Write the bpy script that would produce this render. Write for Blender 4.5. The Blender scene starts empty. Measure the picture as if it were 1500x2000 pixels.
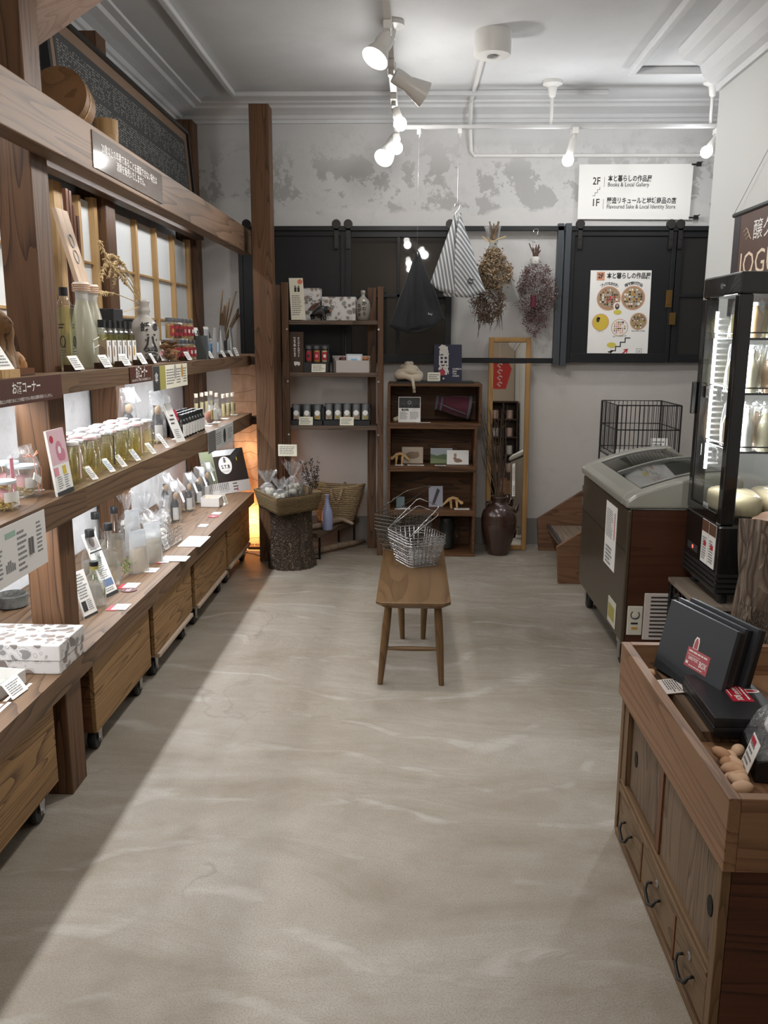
import bpy, math, random
from mathutils import Vector, Matrix, Euler
V=Vector
S=bpy.context.scene
COL=S.collection
# ---------------------------------------------------------------- camera
FPX,CH=1650.0,1.55            # focal length in pixels of a 1500x2000 frame, lens height in metres
_d=V((60,336,FPX)).normalized()               # room depth axis (+Y) seen in camera axes (right, up, forward)
_u=-V((-36,-8100,FPX)); _u=(_u-_d*_u.dot(_d)).normalized()
_r=_u.cross(_d); _r=_r if _r.x>0 else -_r
RM=Matrix((_r,_d,_u))         # camera axes -> room axes
cam=bpy.data.cameras.new('camera'); camo=bpy.data.objects.new('camera',cam); COL.objects.link(camo)
cam.sensor_fit='VERTICAL'; cam.sensor_height=24; cam.lens=FPX*24/2000; cam.clip_start=.05
_R=RM @ Matrix(((1,0,0),(0,1,0),(0,0,-1)))
camo.matrix_world=Matrix.Translation((0,0,CH)) @ _R.to_4x4()
S.camera=camo
CAMP=V((0,0,CH))
def _ray(x,y): return RM @ V((x-750,1000-y,FPX))
def PX(x,y,a): w=_ray(x,y); return CAMP+w*(a/w.x)      # the point of the plane X=a
def PY(x,y,a): w=_ray(x,y); return CAMP+w*(a/w.y)
def PZ(x,y,a): w=_ray(x,y); return CAMP+w*((a-CH)/w.z)
# ---------------------------------------------------------------- world, exposure
W=bpy.data.worlds.new('world'); S.world=W; W.use_nodes=True
W.node_tree.nodes['Background'].inputs[0].default_value=(1,.985,.96,1)
W.node_tree.nodes['Background'].inputs[1].default_value=.13
S.view_settings.view_transform='Standard'; S.view_settings.look='None'
S.view_settings.gamma=1; S.view_settings.use_curve_mapping=False
S.view_settings.exposure=0.0
cy=S.cycles
cy.use_denoising=True; cy.max_bounces=8; cy.transparent_max_bounces=24; cy.diffuse_bounces=4; cy.glossy_bounces=4
cy.transmission_bounces=6; cy.caustics_reflective=False; cy.caustics_refractive=False; cy.sample_clamp_indirect=4
SPOT_W,LED_W,BULB_W=55,28,12
def lamp(name,kind,loc,energy,color=(1,.96,.9),size=.1,rot=None,parent=None,**k):
    l=bpy.data.lights.new(name,kind); l.energy=energy; l.color=color
    if kind=='AREA': l.shape='RECTANGLE'; l.size,l.size_y=size if isinstance(size,tuple) else (size,size)
    elif kind=='SPOT': l.shadow_soft_size=size; l.spot_size=k.get('angle',1.3); l.spot_blend=k.get('blend',.6)
    else: l.shadow_soft_size=size
    o=bpy.data.objects.new(name,l); COL.objects.link(o); o.parent=parent; o.location=loc
    if rot is not None: o.rotation_euler=rot
    return o
random.seed(7)
R=random.random
def U(a,b): return a+(b-a)*R()
# ---------------------------------------------------------------- mesh helpers
class MB:
    def __init__(s): s.v=[];s.f=[];s.M=Matrix()
    def at(s,loc=(0,0,0),rz=0,M=None):
        s.M=M if M is not None else Matrix.Translation(loc)@Matrix.Rotation(rz,4,'Z'); return s
    def add(s,vs,fs):
        n=len(s.v); s.v+=[tuple(s.M@V(p)) for p in vs]; s.f+=[tuple(i+n for i in f) for f in fs]; return s
    def bx(s,x0,x1,y0,y1,z0,z1):
        return s.add([(x0,y0,z0),(x1,y0,z0),(x1,y1,z0),(x0,y1,z0),(x0,y0,z1),(x1,y0,z1),(x1,y1,z1),(x0,y1,z1)],
            [(3,2,1,0),(4,5,6,7),(0,1,5,4),(1,2,6,5),(2,3,7,6),(3,0,4,7)])
    def prism(s,poly,a,b,ax='Y'):
        f={'X':lambda p,t:(t,p[0],p[1]),'Y':lambda p,t:(p[0],t,p[1]),'Z':lambda p,t:(p[0],p[1],t)}[ax]
        n=len(poly); vs=[f(p,a) for p in poly]+[f(p,b) for p in poly]
        return s.add(vs,[tuple(range(n)),tuple(range(2*n-1,n-1,-1))]+[(i,i+n,(i+1)%n+n,(i+1)%n) for i in range(n)])
    def lathe(s,prof,n=16,c=(0,0,0),sx=1,sy=1,cap=True):
        vs=[];fs=[];m=len(prof)
        for r,z in prof:
            for k in range(n):
                a=2*math.pi*k/n; vs.append((c[0]+r*math.cos(a)*sx,c[1]+r*math.sin(a)*sy,c[2]+z))
        for i in range(m-1):
            for k in range(n):
                k2=(k+1)%n; fs.append((i*n+k,i*n+k2,(i+1)*n+k2,(i+1)*n+k))
        if cap:
            if prof[0][0]>1e-5: fs.append(tuple(range(n-1,-1,-1)))
            if prof[-1][0]>1e-5: fs.append(tuple(range((m-1)*n,m*n)))
        return s.add(vs,fs)
    def tube(s,pts,r,n=6,cap=True):
        pts=[V(p) for p in pts]; m=len(pts); rs=r if isinstance(r,(list,tuple)) else [r]*m
        vs=[];fs=[];pa=None
        for i,p in enumerate(pts):
            t=(pts[min(i+1,m-1)]-pts[max(i-1,0)])
            t=t.normalized() if t.length>1e-9 else V((0,0,1))
            if pa is None:
                a=t.cross(V((0,0,1)));  a=a if a.length>.05 else t.cross(V((1,0,0)))
            else:
                a=pa-t*pa.dot(t); a=a if a.length>1e-6 else t.cross(V((1,0,0)))
            a.normalize(); b=t.cross(a); pa=a
            for k in range(n):
                q=2*math.pi*k/n; vs.append(p+(a*math.cos(q)+b*math.sin(q))*rs[i])
        for i in range(m-1):
            for k in range(n):
                k2=(k+1)%n; fs.append((i*n+k,i*n+k2,(i+1)*n+k2,(i+1)*n+k))
        if cap: fs+=[tuple(range(n-1,-1,-1)),tuple(range((m-1)*n,m*n))]
        return s.add(vs,fs)
    def cyl(s,p,q,r,r2=None,n=12): return s.tube([p,q],[r,r if r2 is None else r2],n)
    def sph(s,c,r,n=12,m=8):
        r=(r,r,r) if not isinstance(r,(tuple,list)) else r
        vs=[];fs=[]
        for i in range(m+1):
            a=math.pi*i/m
            for k in range(n):
                b=2*math.pi*k/n; vs.append((c[0]+r[0]*math.sin(a)*math.cos(b),c[1]+r[1]*math.sin(a)*math.sin(b),c[2]-r[2]*math.cos(a)))
        for i in range(m):
            for k in range(n):
                k2=(k+1)%n; fs.append((i*n+k,i*n+k2,(i+1)*n+k2,(i+1)*n+k))
        return s.add(vs,fs)
    def grid(s,fn,nu,nv,closed=False):
        vs=[fn(i/nu,j/nv) for j in range(nv+1) for i in range(nu if closed else nu+1)]
        w=nu if closed else nu+1
        fs=[(j*w+i,j*w+(i+1)%w,(j+1)*w+(i+1)%w,(j+1)*w+i) for j in range(nv) for i in range(nu)]
        return s.add(vs,fs)
    def quad(s,a,b,c,d): return s.add([a,b,c,d],[(0,1,2,3)])
    def disc(s,c,r,n=20,ry=None):   # in local XY
        ry=ry or r
        return s.add([(c[0]+r*math.cos(2*math.pi*k/n),c[1]+ry*math.sin(2*math.pi*k/n),c[2]) for k in range(n)],[tuple(range(n))])
    def build(s,name,mat,parent=None,loc=(0,0,0),rot=(0,0,0),smooth=False,bev=0,M=None,solid=0,sub=0):
        me=bpy.data.meshes.new(name); me.from_pydata(s.v,[],s.f); me.update()
        me.materials.append(mat)
        if smooth:
            me.polygons.foreach_set('use_smooth',[True]*len(me.polygons))
            if smooth!='all': me.set_sharp_from_angle(angle=.9)
        o=bpy.data.objects.new(name,me); COL.objects.link(o); o.parent=parent
        if M is not None: o.matrix_local=M
        else: o.location=loc; o.rotation_euler=rot
        if solid:
            b=o.modifiers.new('solid','SOLIDIFY'); b.thickness=solid; b.offset=0
        if sub: b=o.modifiers.new('sub','SUBSURF'); b.levels=b.render_levels=sub
        if bev:
            b=o.modifiers.new('bevel','BEVEL'); b.width=bev; b.segments=2; b.limit_method='ANGLE'; b.angle_limit=.7
        return o
def B(x0,x1,y0,y1,z0,z1): return MB().bx(x0,x1,y0,y1,z0,z1)
def tag(o,label=None,cat=None,group=None,kind=None):
    if label: o['label']=label
    if cat: o['category']=cat
    if group: o['group']=group
    if kind: o['kind']=kind
    return o
def E_(name,label,cat,loc=(0,0,0),rz=0,group=None,M=None):
    o=bpy.data.objects.new(name,None); COL.objects.link(o); o.empty_display_size=.05
    if M is not None: o.matrix_world=M
    else: o.location=loc; o.rotation_euler=(0,0,rz) if not isinstance(rz,tuple) else rz
    return tag(o,label,cat,group)
def dup(root,loc,rz=0,label=None,group=None,scale=1,M=None):
    def cp(o,par):
        c=o.copy(); COL.objects.link(c); c.parent=par
        for ch in o.children: cp(ch,c)
        return c
    c=cp(root,None)
    if M is not None: c.matrix_world=M
    else: c.location=loc; c.rotation_euler=(0,0,rz); c.scale=(scale,)*3
    if label: c['label']=label
    if group: c['group']=group
    return c
def FR(o,xd,yd):                       # frame: local x along xd, local y along yd, local z out of the face
    x=V(xd).normalized(); y=V(yd); y=(y-x*y.dot(x)).normalized(); z=x.cross(y)
    M=Matrix((x,y,z)).transposed().to_4x4(); M.translation=V(o); return M
BACK=((1,0,0),(0,0,1)); LEFT=((0,1,0),(0,0,1)); RIGHT=((0,-1,0),(0,0,1)); UPL=((0,1,0),(-1,0,0)); UPB=((1,0,0),(0,1,0))
def text(s,h,mat,parent,x=0,y=0,z=.0006,name='lettering',al='CENTER',sx=1,bold=0,rz=0,M=None,space=1,lead=1,fit=None):
    c=bpy.data.curves.new('t','FONT'); c.body=s; c.size=h; c.align_x=al; c.align_y='CENTER'; c.resolution_u=2
    c.offset=bold; c.space_character=space; c.space_line=lead
    ob=bpy.data.objects.new('t',c); COL.objects.link(ob)
    bpy.context.view_layer.update()
    me=bpy.data.meshes.new_from_object(ob.evaluated_get(bpy.context.evaluated_depsgraph_get())); bpy.data.objects.remove(ob)
    me.materials.clear(); me.materials.append(mat)
    if fit:
        xs=[v.co.x for v in me.vertices]; sx=fit/max(1e-6,max(xs)-min(xs))
    o=bpy.data.objects.new(name,me); COL.objects.link(o); o.parent=parent
    L=Matrix.Translation((x,y,z))@Matrix.Rotation(rz,4,'Z')@Matrix.Diagonal((sx,1,1,1))
    o.matrix_local=(M@L) if M is not None else L
    return o
def lines(parent,w,h,n,mat,x=0,y=0,z=.0006,name='printed_lines',M=None,vert=False,th=.45,ragged=.35):
    b=MB()
    for i in range(n):
        t=h/n; yy=y+h/2-(i+.5)*t; ww=w*(1-ragged*R())
        x0=x-w/2
        # broken into words
        p=x0
        while p<x0+ww-1e-6:
            q=min(p+w*U(.08,.25),x0+ww)
            if vert: b.quad((yy-t*th/2,-q,z),(yy+t*th/2,-q,z),(yy+t*th/2,-p,z),(yy-t*th/2,-p,z))
            else: b.quad((p,yy-t*th/2,z),(q,yy-t*th/2,z),(q,yy+t*th/2,z),(p,yy+t*th/2,z))
            p=q+w*.03
    return b.build(name,mat,parent,M=M)
# ---------------------------------------------------------------- materials
_mc={}
def _new(name):
    m=bpy.data.materials.new(name); m.use_nodes=True; nt=m.node_tree; return m,nt,nt.nodes['Principled BSDF']
def N(nt,t,**k):
    n=nt.nodes.new(t)
    for a,b in k.items():
        if a.startswith('i_'): n.inputs[a[2:].replace('_',' ')].default_value=b
        else: setattr(n,a,b)
    return n
def pm(name,c,rough=.5,metal=0,spec=.5,emit=None,es=0,alpha=1,coat=0,sheen=0):
    if name in _mc: return _mc[name]
    m,nt,p=_new(name); p.inputs['Base Color'].default_value=(*c,1); p.inputs['Roughness'].default_value=rough
    p.inputs['Metallic'].default_value=metal; p.inputs['Specular IOR Level'].default_value=spec; p.inputs['Coat Weight'].default_value=coat
    if emit: p.inputs['Emission Color'].default_value=(*emit,1); p.inputs['Emission Strength'].default_value=es
    if alpha<1: p.inputs['Alpha'].default_value=alpha
    if sheen: p.inputs['Sheen Weight'].default_value=sheen
    _mc[name]=m; return m
def ramp(nt,stops,fac):
    r=N(nt,'ShaderNodeValToRGB'); e=r.color_ramp.elements
    while len(e)<len(stops): e.new(.5)
    for i,(p,c) in enumerate(stops): e[i].position=p; e[i].color=(*c,1)
    nt.links.new(fac,r.inputs[0]); return r.outputs[0]
def coords(nt,scale=(1,1,1),rnd=True,rot=(0,0,0)):
    tc=N(nt,'ShaderNodeTexCoord'); mp=N(nt,'ShaderNodeMapping'); mp.inputs['Scale'].default_value=scale; mp.inputs['Rotation'].default_value=rot
    if rnd:
        oi=N(nt,'ShaderNodeObjectInfo'); mu=N(nt,'ShaderNodeMath',operation='MULTIPLY'); mu.inputs[1].default_value=37
        nt.links.new(oi.outputs['Random'],mu.inputs[0]); ad=N(nt,'ShaderNodeVectorMath',operation='ADD')
        nt.links.new(tc.outputs['Object'],ad.inputs[0]); nt.links.new(mu.outputs[0],ad.inputs[1]); nt.links.new(ad.outputs[0],mp.inputs[0])
    else: nt.links.new(tc.outputs['Object'],mp.inputs[0])
    return mp.outputs[0]
def noise(nt,vec,scale,detail=3,rough=.55,dist=0):
    n=N(nt,'ShaderNodeTexNoise'); n.inputs['Scale'].default_value=scale; n.inputs['Detail'].default_value=detail
    n.inputs['Roughness'].default_value=rough; n.inputs['Distortion'].default_value=dist; nt.links.new(vec,n.inputs['Vector']); return n.outputs['Fac']
def mth(nt,op,a,b=None):
    n=N(nt,'ShaderNodeMath',operation=op)
    for i,v in enumerate((a,b)):
        if v is None: continue
        if isinstance(v,(int,float)): n.inputs[i].default_value=v
        else: nt.links.new(v,n.inputs[i])
    return n.outputs[0]
def mixc(nt,f,a,b,blend='MIX'):
    n=N(nt,'ShaderNodeMix',data_type='RGBA',blend_type=blend)
    for i,v in ((0,f),(6,a),(7,b)):
        if isinstance(v,(int,float)): n.inputs[i].default_value=v
        elif isinstance(v,tuple): n.inputs[i].default_value=(*v,1)
        else: nt.links.new(v,n.inputs[i])
    return n.outputs[2]
def bump(nt,p,h,st=.2,d=.01):
    b=N(nt,'ShaderNodeBump'); b.inputs['Strength'].default_value=st; b.inputs['Distance'].default_value=d
    nt.links.new(h,b.inputs['Height']); nt.links.new(b.outputs[0],p.inputs['Normal'])
def wood(name,dark,light,axis='Z',sc=1,ring=26,rough=.55,bst=.12,contrast=1):
    key=name+axis
    if key in _mc: return _mc[key]
    m,nt,p=_new(key); s=[sc]*3; s['XYZ'.index(axis)]=.07*sc
    v=coords(nt,tuple(s)); n1=noise(nt,v,5.5,2,.45,.25)
    rg=mth(nt,'FRACT',mth(nt,'MULTIPLY',n1,ring*1.1)); rg=mth(nt,'POWER',rg,2.6)       # growth rings: slow rise, sharp late-wood line
    s2=[sc]*3; s2['XYZ'.index(axis)]=.025*sc
    fs=noise(nt,coords(nt,tuple(s2)),150,3,.65); big=noise(nt,v,1.6,2)
    f=mth(nt,'ADD',mth(nt,'MULTIPLY',rg,-.40),mth(nt,'ADD',mth(nt,'MULTIPLY',fs,.55),mth(nt,'MULTIPLY',big,.55)))
    mid=tuple((a*.8+b*1.2)/2 for a,b in zip(dark,light))
    c=ramp(nt,[(.12,dark),(.42,mid),(.80,light)],f); nt.links.new(c,p.inputs['Base Color'])
    p.inputs['Roughness'].default_value=rough; p.inputs['Specular IOR Level'].default_value=.35
    bump(nt,p,f,bst,.004); _mc[key]=m; return m
def W_post(a='Z'): return wood('post_wood',(.038,.017,.008),(.165,.083,.039),a,bst=.08)
def W_dark(a='Z'): return wood('dark_wood',(.014,.007,.004),(.075,.036,.018),a,rough=.5)
def W_head(a='Y'): return wood('header_wood',(.095,.053,.029),(.25,.155,.095),a,ring=14,bst=.06)
def W_shelf(a='Y'): return wood('shelf_wood',(.048,.026,.014),(.185,.110,.061),a,ring=16,bst=.06)
def W_crate(a='Y'): return wood('crate_wood',(.085,.042,.017),(.36,.21,.088),a,ring=30,rough=.6,bst=.25)
def W_light(a='Z'): return wood('light_wood',(.34,.19,.07),(.60,.39,.18),a,ring=10,bst=.05)
def W_pale(a='Z'): return wood('pale_wood',(.40,.27,.21),(.58,.44,.37),a,ring=12,bst=.05)
def W_box(a='X'): return wood('box_wood',(.028,.012,.005),(.145,.066,.027),a,ring=22,rough=.55,bst=.2)
def W_tray(a='Y'): return wood('tray_wood',(.140,.068,.034),(.275,.150,.078),a,ring=12,bst=.05)
def W_old(a='Y'): return wood('old_wood',(.06,.031,.014),(.18,.105,.05),a,ring=30,bst=.3)
def W_red(a='Z'): return wood('red_wood',(.05,.016,.006),(.17,.062,.022),a,ring=18,rough=.45,bst=.08)
def W_bench(a='Y'): return wood('bench_wood',(.085,.046,.019),(.155,.088,.038),a,ring=10,rough=.32,bst=.03)
def W_rack(a='Z'): return wood('rack_wood',(.035,.016,.008),(.14,.07,.034),a,ring=20,bst=.12)
def W_stair(a='X'): return wood('stair_wood',(.07,.032,.016),(.20,.105,.055),a,ring=20,bst=.12)
def W_mir(a='Z'): return wood('mirror_frame_wood',(.28,.145,.045),(.46,.27,.10),a,ring=8,bst=.04)
def plaster(name,base,dirt,patch,sc=1,amt=.5):
    m,nt,p=_new(name); v=coords(nt,(1,1,1),False)
    a=noise(nt,v,1.3*sc,5,.62,.3); b=noise(nt,v,5*sc,6,.65); c=noise(nt,v,38,3)
    c1=mixc(nt,ramp(nt,[(.42,(0,0,0)),(.56,(1,1,1))],a),base,patch)
    sp=mth(nt,'MULTIPLY',ramp(nt,[(.52,(0,0,0)),(.66,(1,1,1))],b),amt)
    c2=mixc(nt,sp,c1,dirt); c3=mixc(nt,mth(nt,'MULTIPLY',ramp(nt,[(.6,(0,0,0)),(.8,(1,1,1))],c),.25),c2,dirt)
    nt.links.new(c3,p.inputs['Base Color']); p.inputs['Roughness'].default_value=.85
    bump(nt,p,mth(nt,'ADD',mth(nt,'MULTIPLY',b,.6),mth(nt,'MULTIPLY',c,.25)),.25,.01); return m
def backwall_mat():
    m,nt,p=_new('worn_plaster'); v=coords(nt,(1,1,1),False)
    a=noise(nt,v,1.15,6,.62,.35); b=noise(nt,v,4.5,6,.68,.2); c=noise(nt,v,30,3)
    base=mixc(nt,ramp(nt,[(.35,(0,0,0)),(.65,(1,1,1))],a),(.45,.43,.41),(.56,.55,.54))
    z=N(nt,'ShaderNodeSeparateXYZ'); nt.links.new(v,z.inputs[0])
    # flaked paint band above the doors: bright paint with bare grey patches, frayed edge
    hz=mth(nt,'ADD',z.outputs[2],mth(nt,'MULTIPLY',a,-.55)); 
    up=ramp(nt,[(.0,(0,0,0)),(.03,(1,1,1))],mth(nt,'SUBTRACT',hz,2.18))
    fl=ramp(nt,[(.47,(0,0,0)),(.50,(1,1,1))],b)
    bare=mixc(nt,fl,(.345,.34,.33),(.53,.53,.525))
    topc=mixc(nt,ramp(nt,[(.0,(0,0,0)),(.25,(1,1,1))],mth(nt,'SUBTRACT',z.outputs[2],2.72)),bare,(.60,.60,.60))
    c1=mixc(nt,mth(nt,'MULTIPLY',up,.85),mixc(nt,.5,base,(.62,.61,.60)),topc)
    low=ramp(nt,[(.0,(1,1,1)),(.5,(0,0,0))],mth(nt,'ADD',mth(nt,'SUBTRACT',z.outputs[2],1.2),mth(nt,'MULTIPLY',a,.3)))
    c1=mixc(nt,mth(nt,'MULTIPLY',low,.55),c1,(.47,.415,.37))
    st=mth(nt,'MULTIPLY',ramp(nt,[(.56,(0,0,0)),(.75,(1,1,1))],b),.35); c2=mixc(nt,st,c1,(.33,.31,.29))
    nt.links.new(c2,p.inputs['Base Color']); p.inputs['Roughness'].default_value=.88
    bump(nt,p,mth(nt,'ADD',mth(nt,'MULTIPLY',b,.5),mth(nt,'ADD',mth(nt,'MULTIPLY',c,.2),mth(nt,'MULTIPLY',fl,.08))),.3,.012); return m
def floor_mat():
    m,nt,p=_new('trowelled_concrete'); v=coords(nt,(1,1,1),False)
    a=noise(nt,v,.9,5,.6,.5); v2=coords(nt,(.75,1.9,1),False,(0,0,.2)); b=noise(nt,v2,1.7,5,.62,.9); c=noise(nt,v,210,2,.6); d=noise(nt,v2,5,4,.6,.6)
    c1=ramp(nt,[(.3,(.165,.130,.095)),(.45,(.255,.216,.168)),(.6,(.345,.308,.262)),(.78,(.44,.415,.38))],mth(nt,'ADD',mth(nt,'MULTIPLY',a,.5),mth(nt,'ADD',mth(nt,'MULTIPLY',b,.4),mth(nt,'MULTIPLY',noise(nt,v,9,5,.7),.18))))
    c2=mixc(nt,mth(nt,'MULTIPLY',ramp(nt,[(.38,(1,1,1)),(.56,(0,0,0))],c),.42),c1,(.155,.13,.095))
    # hair-line trowel ridges
    w=N(nt,'ShaderNodeTexWave',wave_type='BANDS',bands_direction='Y'); w.inputs['Scale'].default_value=.9; w.inputs['Distortion'].default_value=22
    w.inputs['Detail'].default_value=3; w.inputs['Detail Scale'].default_value=.55; nt.links.new(v,w.inputs['Vector'])
    rd=mth(nt,'MULTIPLY',ramp(nt,[(.93,(0,0,0)),(.995,(1,1,1))],w.outputs['Fac']),ramp(nt,[(.45,(0,0,0)),(.6,(1,1,1))],d))
    c3=mixc(nt,mth(nt,'MULTIPLY',rd,.20),c2,(.62,.60,.57))
    vo=N(nt,'ShaderNodeTexVoronoi',feature='DISTANCE_TO_EDGE'); vo.inputs['Scale'].default_value=.8
    wp=N(nt,'ShaderNodeVectorMath',operation='MULTIPLY_ADD'); wp.inputs[1].default_value=(1.1,1.1,0); wn=N(nt,'ShaderNodeTexNoise'); wn.inputs['Scale'].default_value=1.6; wn.inputs['Detail'].default_value=5
    nt.links.new(v,wn.inputs['Vector']); nt.links.new(wn.outputs['Color'],wp.inputs[0]); nt.links.new(v,wp.inputs[2]); nt.links.new(wp.outputs[0],vo.inputs['Vector'])
    ck=mth(nt,'MULTIPLY',ramp(nt,[(.0,(1,1,1)),(.006,(0,0,0))],vo.outputs['Distance']),ramp(nt,[(.5,(0,0,0)),(.6,(1,1,1))],a))
    c3=mixc(nt,mth(nt,'MULTIPLY',ck,.45),c3,(.13,.11,.09))
    nt.links.new(c3,p.inputs['Base Color'])
    ro=ramp(nt,[(.3,(.62,.62,.62)),(.7,(.40,.40,.40))],b); nt.links.new(ro,p.inputs['Roughness']); p.inputs['Specular IOR Level'].default_value=.45
    h=mth(nt,'ADD',mth(nt,'MULTIPLY',b,1.0),mth(nt,'ADD',mth(nt,'MULTIPLY',rd,.18),mth(nt,'ADD',mth(nt,'MULTIPLY',d,.3),mth(nt,'MULTIPLY',c,.06))))
    bump(nt,p,h,.42,.03); return m
def glassy(name,tint=(1,1,1),gl=.06,rough=.03,body=0,bc=(1,1,1),bmp=0,bs=14,edge=1.0):
    """clear glass / film as a sheet: transparent, a fresnel gloss, optionally a share of milky body"""
    if name in _mc: return _mc[name]
    m=bpy.data.materials.new(name); m.use_nodes=True; nt=m.node_tree; nt.nodes.clear()
    o=N(nt,'ShaderNodeOutputMaterial'); t=N(nt,'ShaderNodeBsdfTransparent'); t.inputs[0].default_value=(*tint,1)
    g=N(nt,'ShaderNodeBsdfGlossy'); g.inputs['Roughness'].default_value=rough; g.inputs[0].default_value=(1,1,1,1)
    lw=N(nt,'ShaderNodeLayerWeight'); lw.inputs[0].default_value=.25
    f=mth(nt,'MULTIPLY_ADD',lw.outputs['Facing'],.35*edge); nt.nodes[-1].inputs[2].default_value=gl
    src=t.outputs[0]
    if body:
        d=N(nt,'ShaderNodeBsdfDiffuse'); d.inputs[0].default_value=(*bc,1); mx=N(nt,'ShaderNodeMixShader'); mx.inputs[0].default_value=body
        tl=N(nt,'ShaderNodeBsdfTranslucent'); tl.inputs[0].default_value=(*bc,1); m2=N(nt,'ShaderNodeMixShader'); m2.inputs[0].default_value=.5
        nt.links.new(d.outputs[0],m2.inputs[1]); nt.links.new(tl.outputs[0],m2.inputs[2])
        nt.links.new(t.outputs[0],mx.inputs[1]); nt.links.new(m2.outputs[0],mx.inputs[2]); src=mx.outputs[0]
    mm=N(nt,'ShaderNodeMixShader'); nt.links.new(f,mm.inputs[0]); nt.links.new(src,mm.inputs[1]); nt.links.new(g.outputs[0],mm.inputs[2])
    if bmp:
        b=N(nt,'ShaderNodeBump'); b.inputs['Strength'].default_value=bmp; b.inputs['Distance'].default_value=.02
        nt.links.new(noise(nt,coords(nt),bs,3,.6,1.5),b.inputs['Height']); nt.links.new(b.outputs[0],g.inputs['Normal']); nt.links.new(b.outputs[0],lw.inputs['Normal'])
    nt.links.new(mm.outputs[0],o.inputs[0]); _mc[name]=m; return m
GLASS=glassy('bottle_glass',(.97,.98,.975),.05,.04,0,edge=1.2)
PANE=glassy('window_pane',(.55,.58,.60),.10,.06)
CASEG=glassy('display_glass',(.97,.98,.98),.03,.02,edge=.5)
GREEN=glassy('pale_green_liquid',(.86,.87,.68),.03,.1,.10,(.8,.8,.55))
SAKE=glassy('golden_liquid',(.92,.89,.70),.03,.1,.05,(.8,.7,.4))
CLEARL=glassy('clear_liquid',(.94,.94,.91),.03,.06,.08,(.9,.9,.85))
FROST=glassy('frosted_glass',(.8,.8,.70),.05,.25,.62,(.66,.65,.53))
FROSTT=glassy('frosted_clear_glass',(.9,.9,.9),.05,.25,.45,(.8,.82,.82))
FILM=glassy('cellophane',(.95,.96,.97),.10,.12,.13,(.95,.97,1),.9,26)
FILM3=glassy('fridge_bag',(.97,.975,.975),.05,.12,.04,(.95,.96,1),.7,18)
FILM2=glassy('thin_clear_bag',(.96,.97,.97),.06,.15,.10,(.95,.96,1),.7,18)
POUCH=glassy('frosted_pouch',(.93,.94,.95),.06,.25,.36,(.80,.83,.86),.3,20)
WHITE=pm('white_card',(.82,.81,.78),.6); PAPER=pm('paper',(.78,.76,.71),.7); INK=pm('ink',(.03,.03,.03),.7); GREY=pm('grey_ink',(.22,.22,.22),.7)
CREAM=pm('cream_card',(.74,.71,.58),.65); BLACK=pm('black_plastic',(.012,.012,.013),.35); BOARD=pm('black_card',(.016,.017,.020),.5)
REDP=pm('red_print',(.45,.03,.05),.55); PINK=pm('pink_print',(.70,.27,.34),.6); BLUEP=pm('blue_print',(.14,.28,.48),.6); MAROON=pm('maroon_print',(.16,.02,.035),.6)
STEEL=pm('steel',(.55,.55,.55),.3,1); CHROME=pm('chrome_wire',(.50,.50,.50),.25,1); BLKM=pm('black_metal',(.014,.014,.015),.4,.3); IRON=pm('dark_iron',(.03,.028,.026),.45,.6)
DOOR=pm('black_door_paint',(.014,.0145,.016),.45,spec=.25); RUB=pm('black_rubber',(.01,.01,.01),.5); LAMPW=pm('white_lamp_enamel',(.74,.73,.71),.35)
GLOW=pm('lamp_glow',(1,1,1),.5,emit=(1,.97,.92),es=26); LEDM=pm('led_glow',(1,1,1),.5,emit=(1,.98,.95),es=9)
BROWNP=pm('brown_sign',(.075,.022,.012),.5); WHITEP=pm('white_print',(.80,.78,.74),.6); BRASS=pm('old_brass',(.25,.15,.05),.4,.9)
YEL=pm('yellow_print',(.62,.45,.05),.6); GOLDP=pm('ochre_print',(.48,.26,.05),.6); TANP=pm('tan_label',(.50,.38,.26),.65); GREENP=pm('olive_print',(.34,.30,.08),.6)
STRAW=wood('straw',(.34,.23,.10),(.62,.47,.26),'Z',ring=5,bst=0); KRAFT=pm('kraft',(.45,.30,.17),.75); CORD=pm('cord',(.62,.42,.30),.8)
# ---------------------------------------------------------------- the room
CZ=3.15; YB=6.43; XL=-1.72; XR=1.70; YR=5.2
MF=floor_mat(); MWB=backwall_mat()
MWL=plaster('left_plaster',(.66,.67,.69),(.42,.42,.43),(.56,.57,.59),1.6,.5)
MWR=pm('smooth_white_wall',(.53,.535,.52),.75)
MC=plaster('ceiling_paint',(.66,.67,.68),(.55,.56,.57),(.62,.63,.64),.8,.3)
def struct(o,name=None):
    if name: o.name=name
    o['kind']='structure'; return o
struct(B(-2.4,3.2,-3.2,6.7,-.1,0).build('floor',MF))
struct(B(-2.4,3.2,YB,YB+.15,0,3.3).build('wall_back',MWB))
struct(B(XL-.15,XL,-3.2,YB,0,3.3).build('wall_left',MWL))
struct(B(XR,XR+.12,-3.2,YR,0,3.3).build('wall_right',MWR))
struct(B(3.05,3.2,YR,YB,0,3.3).build('wall_stairwell',MWB))
struct(B(-2.4,3.2,-3.2,6.7,CZ,CZ+.1).build('ceiling',MC))
struct(B(XL+.01,3.05,YB-.018,YB,0,.205).build('baseboard_back',pm('grey_baseboard',(.20,.19,.18),.5)))
prof=[(0,3.055),(.025,3.055),(.028,3.075),(.045,3.08),(.06,3.10),(.11,3.112),(.17,3.120),(.185,3.135),(.23,3.138),(.235,CZ),(0,CZ)]
struct(MB().prism([(YB-a,b) for a,b in prof],XL,3.05,'X').build('trim_1',MC))
struct(MB().prism([(XL+a,b) for a,b in prof],-3.2,YB,'Y').build('trim_2',MC))
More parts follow.
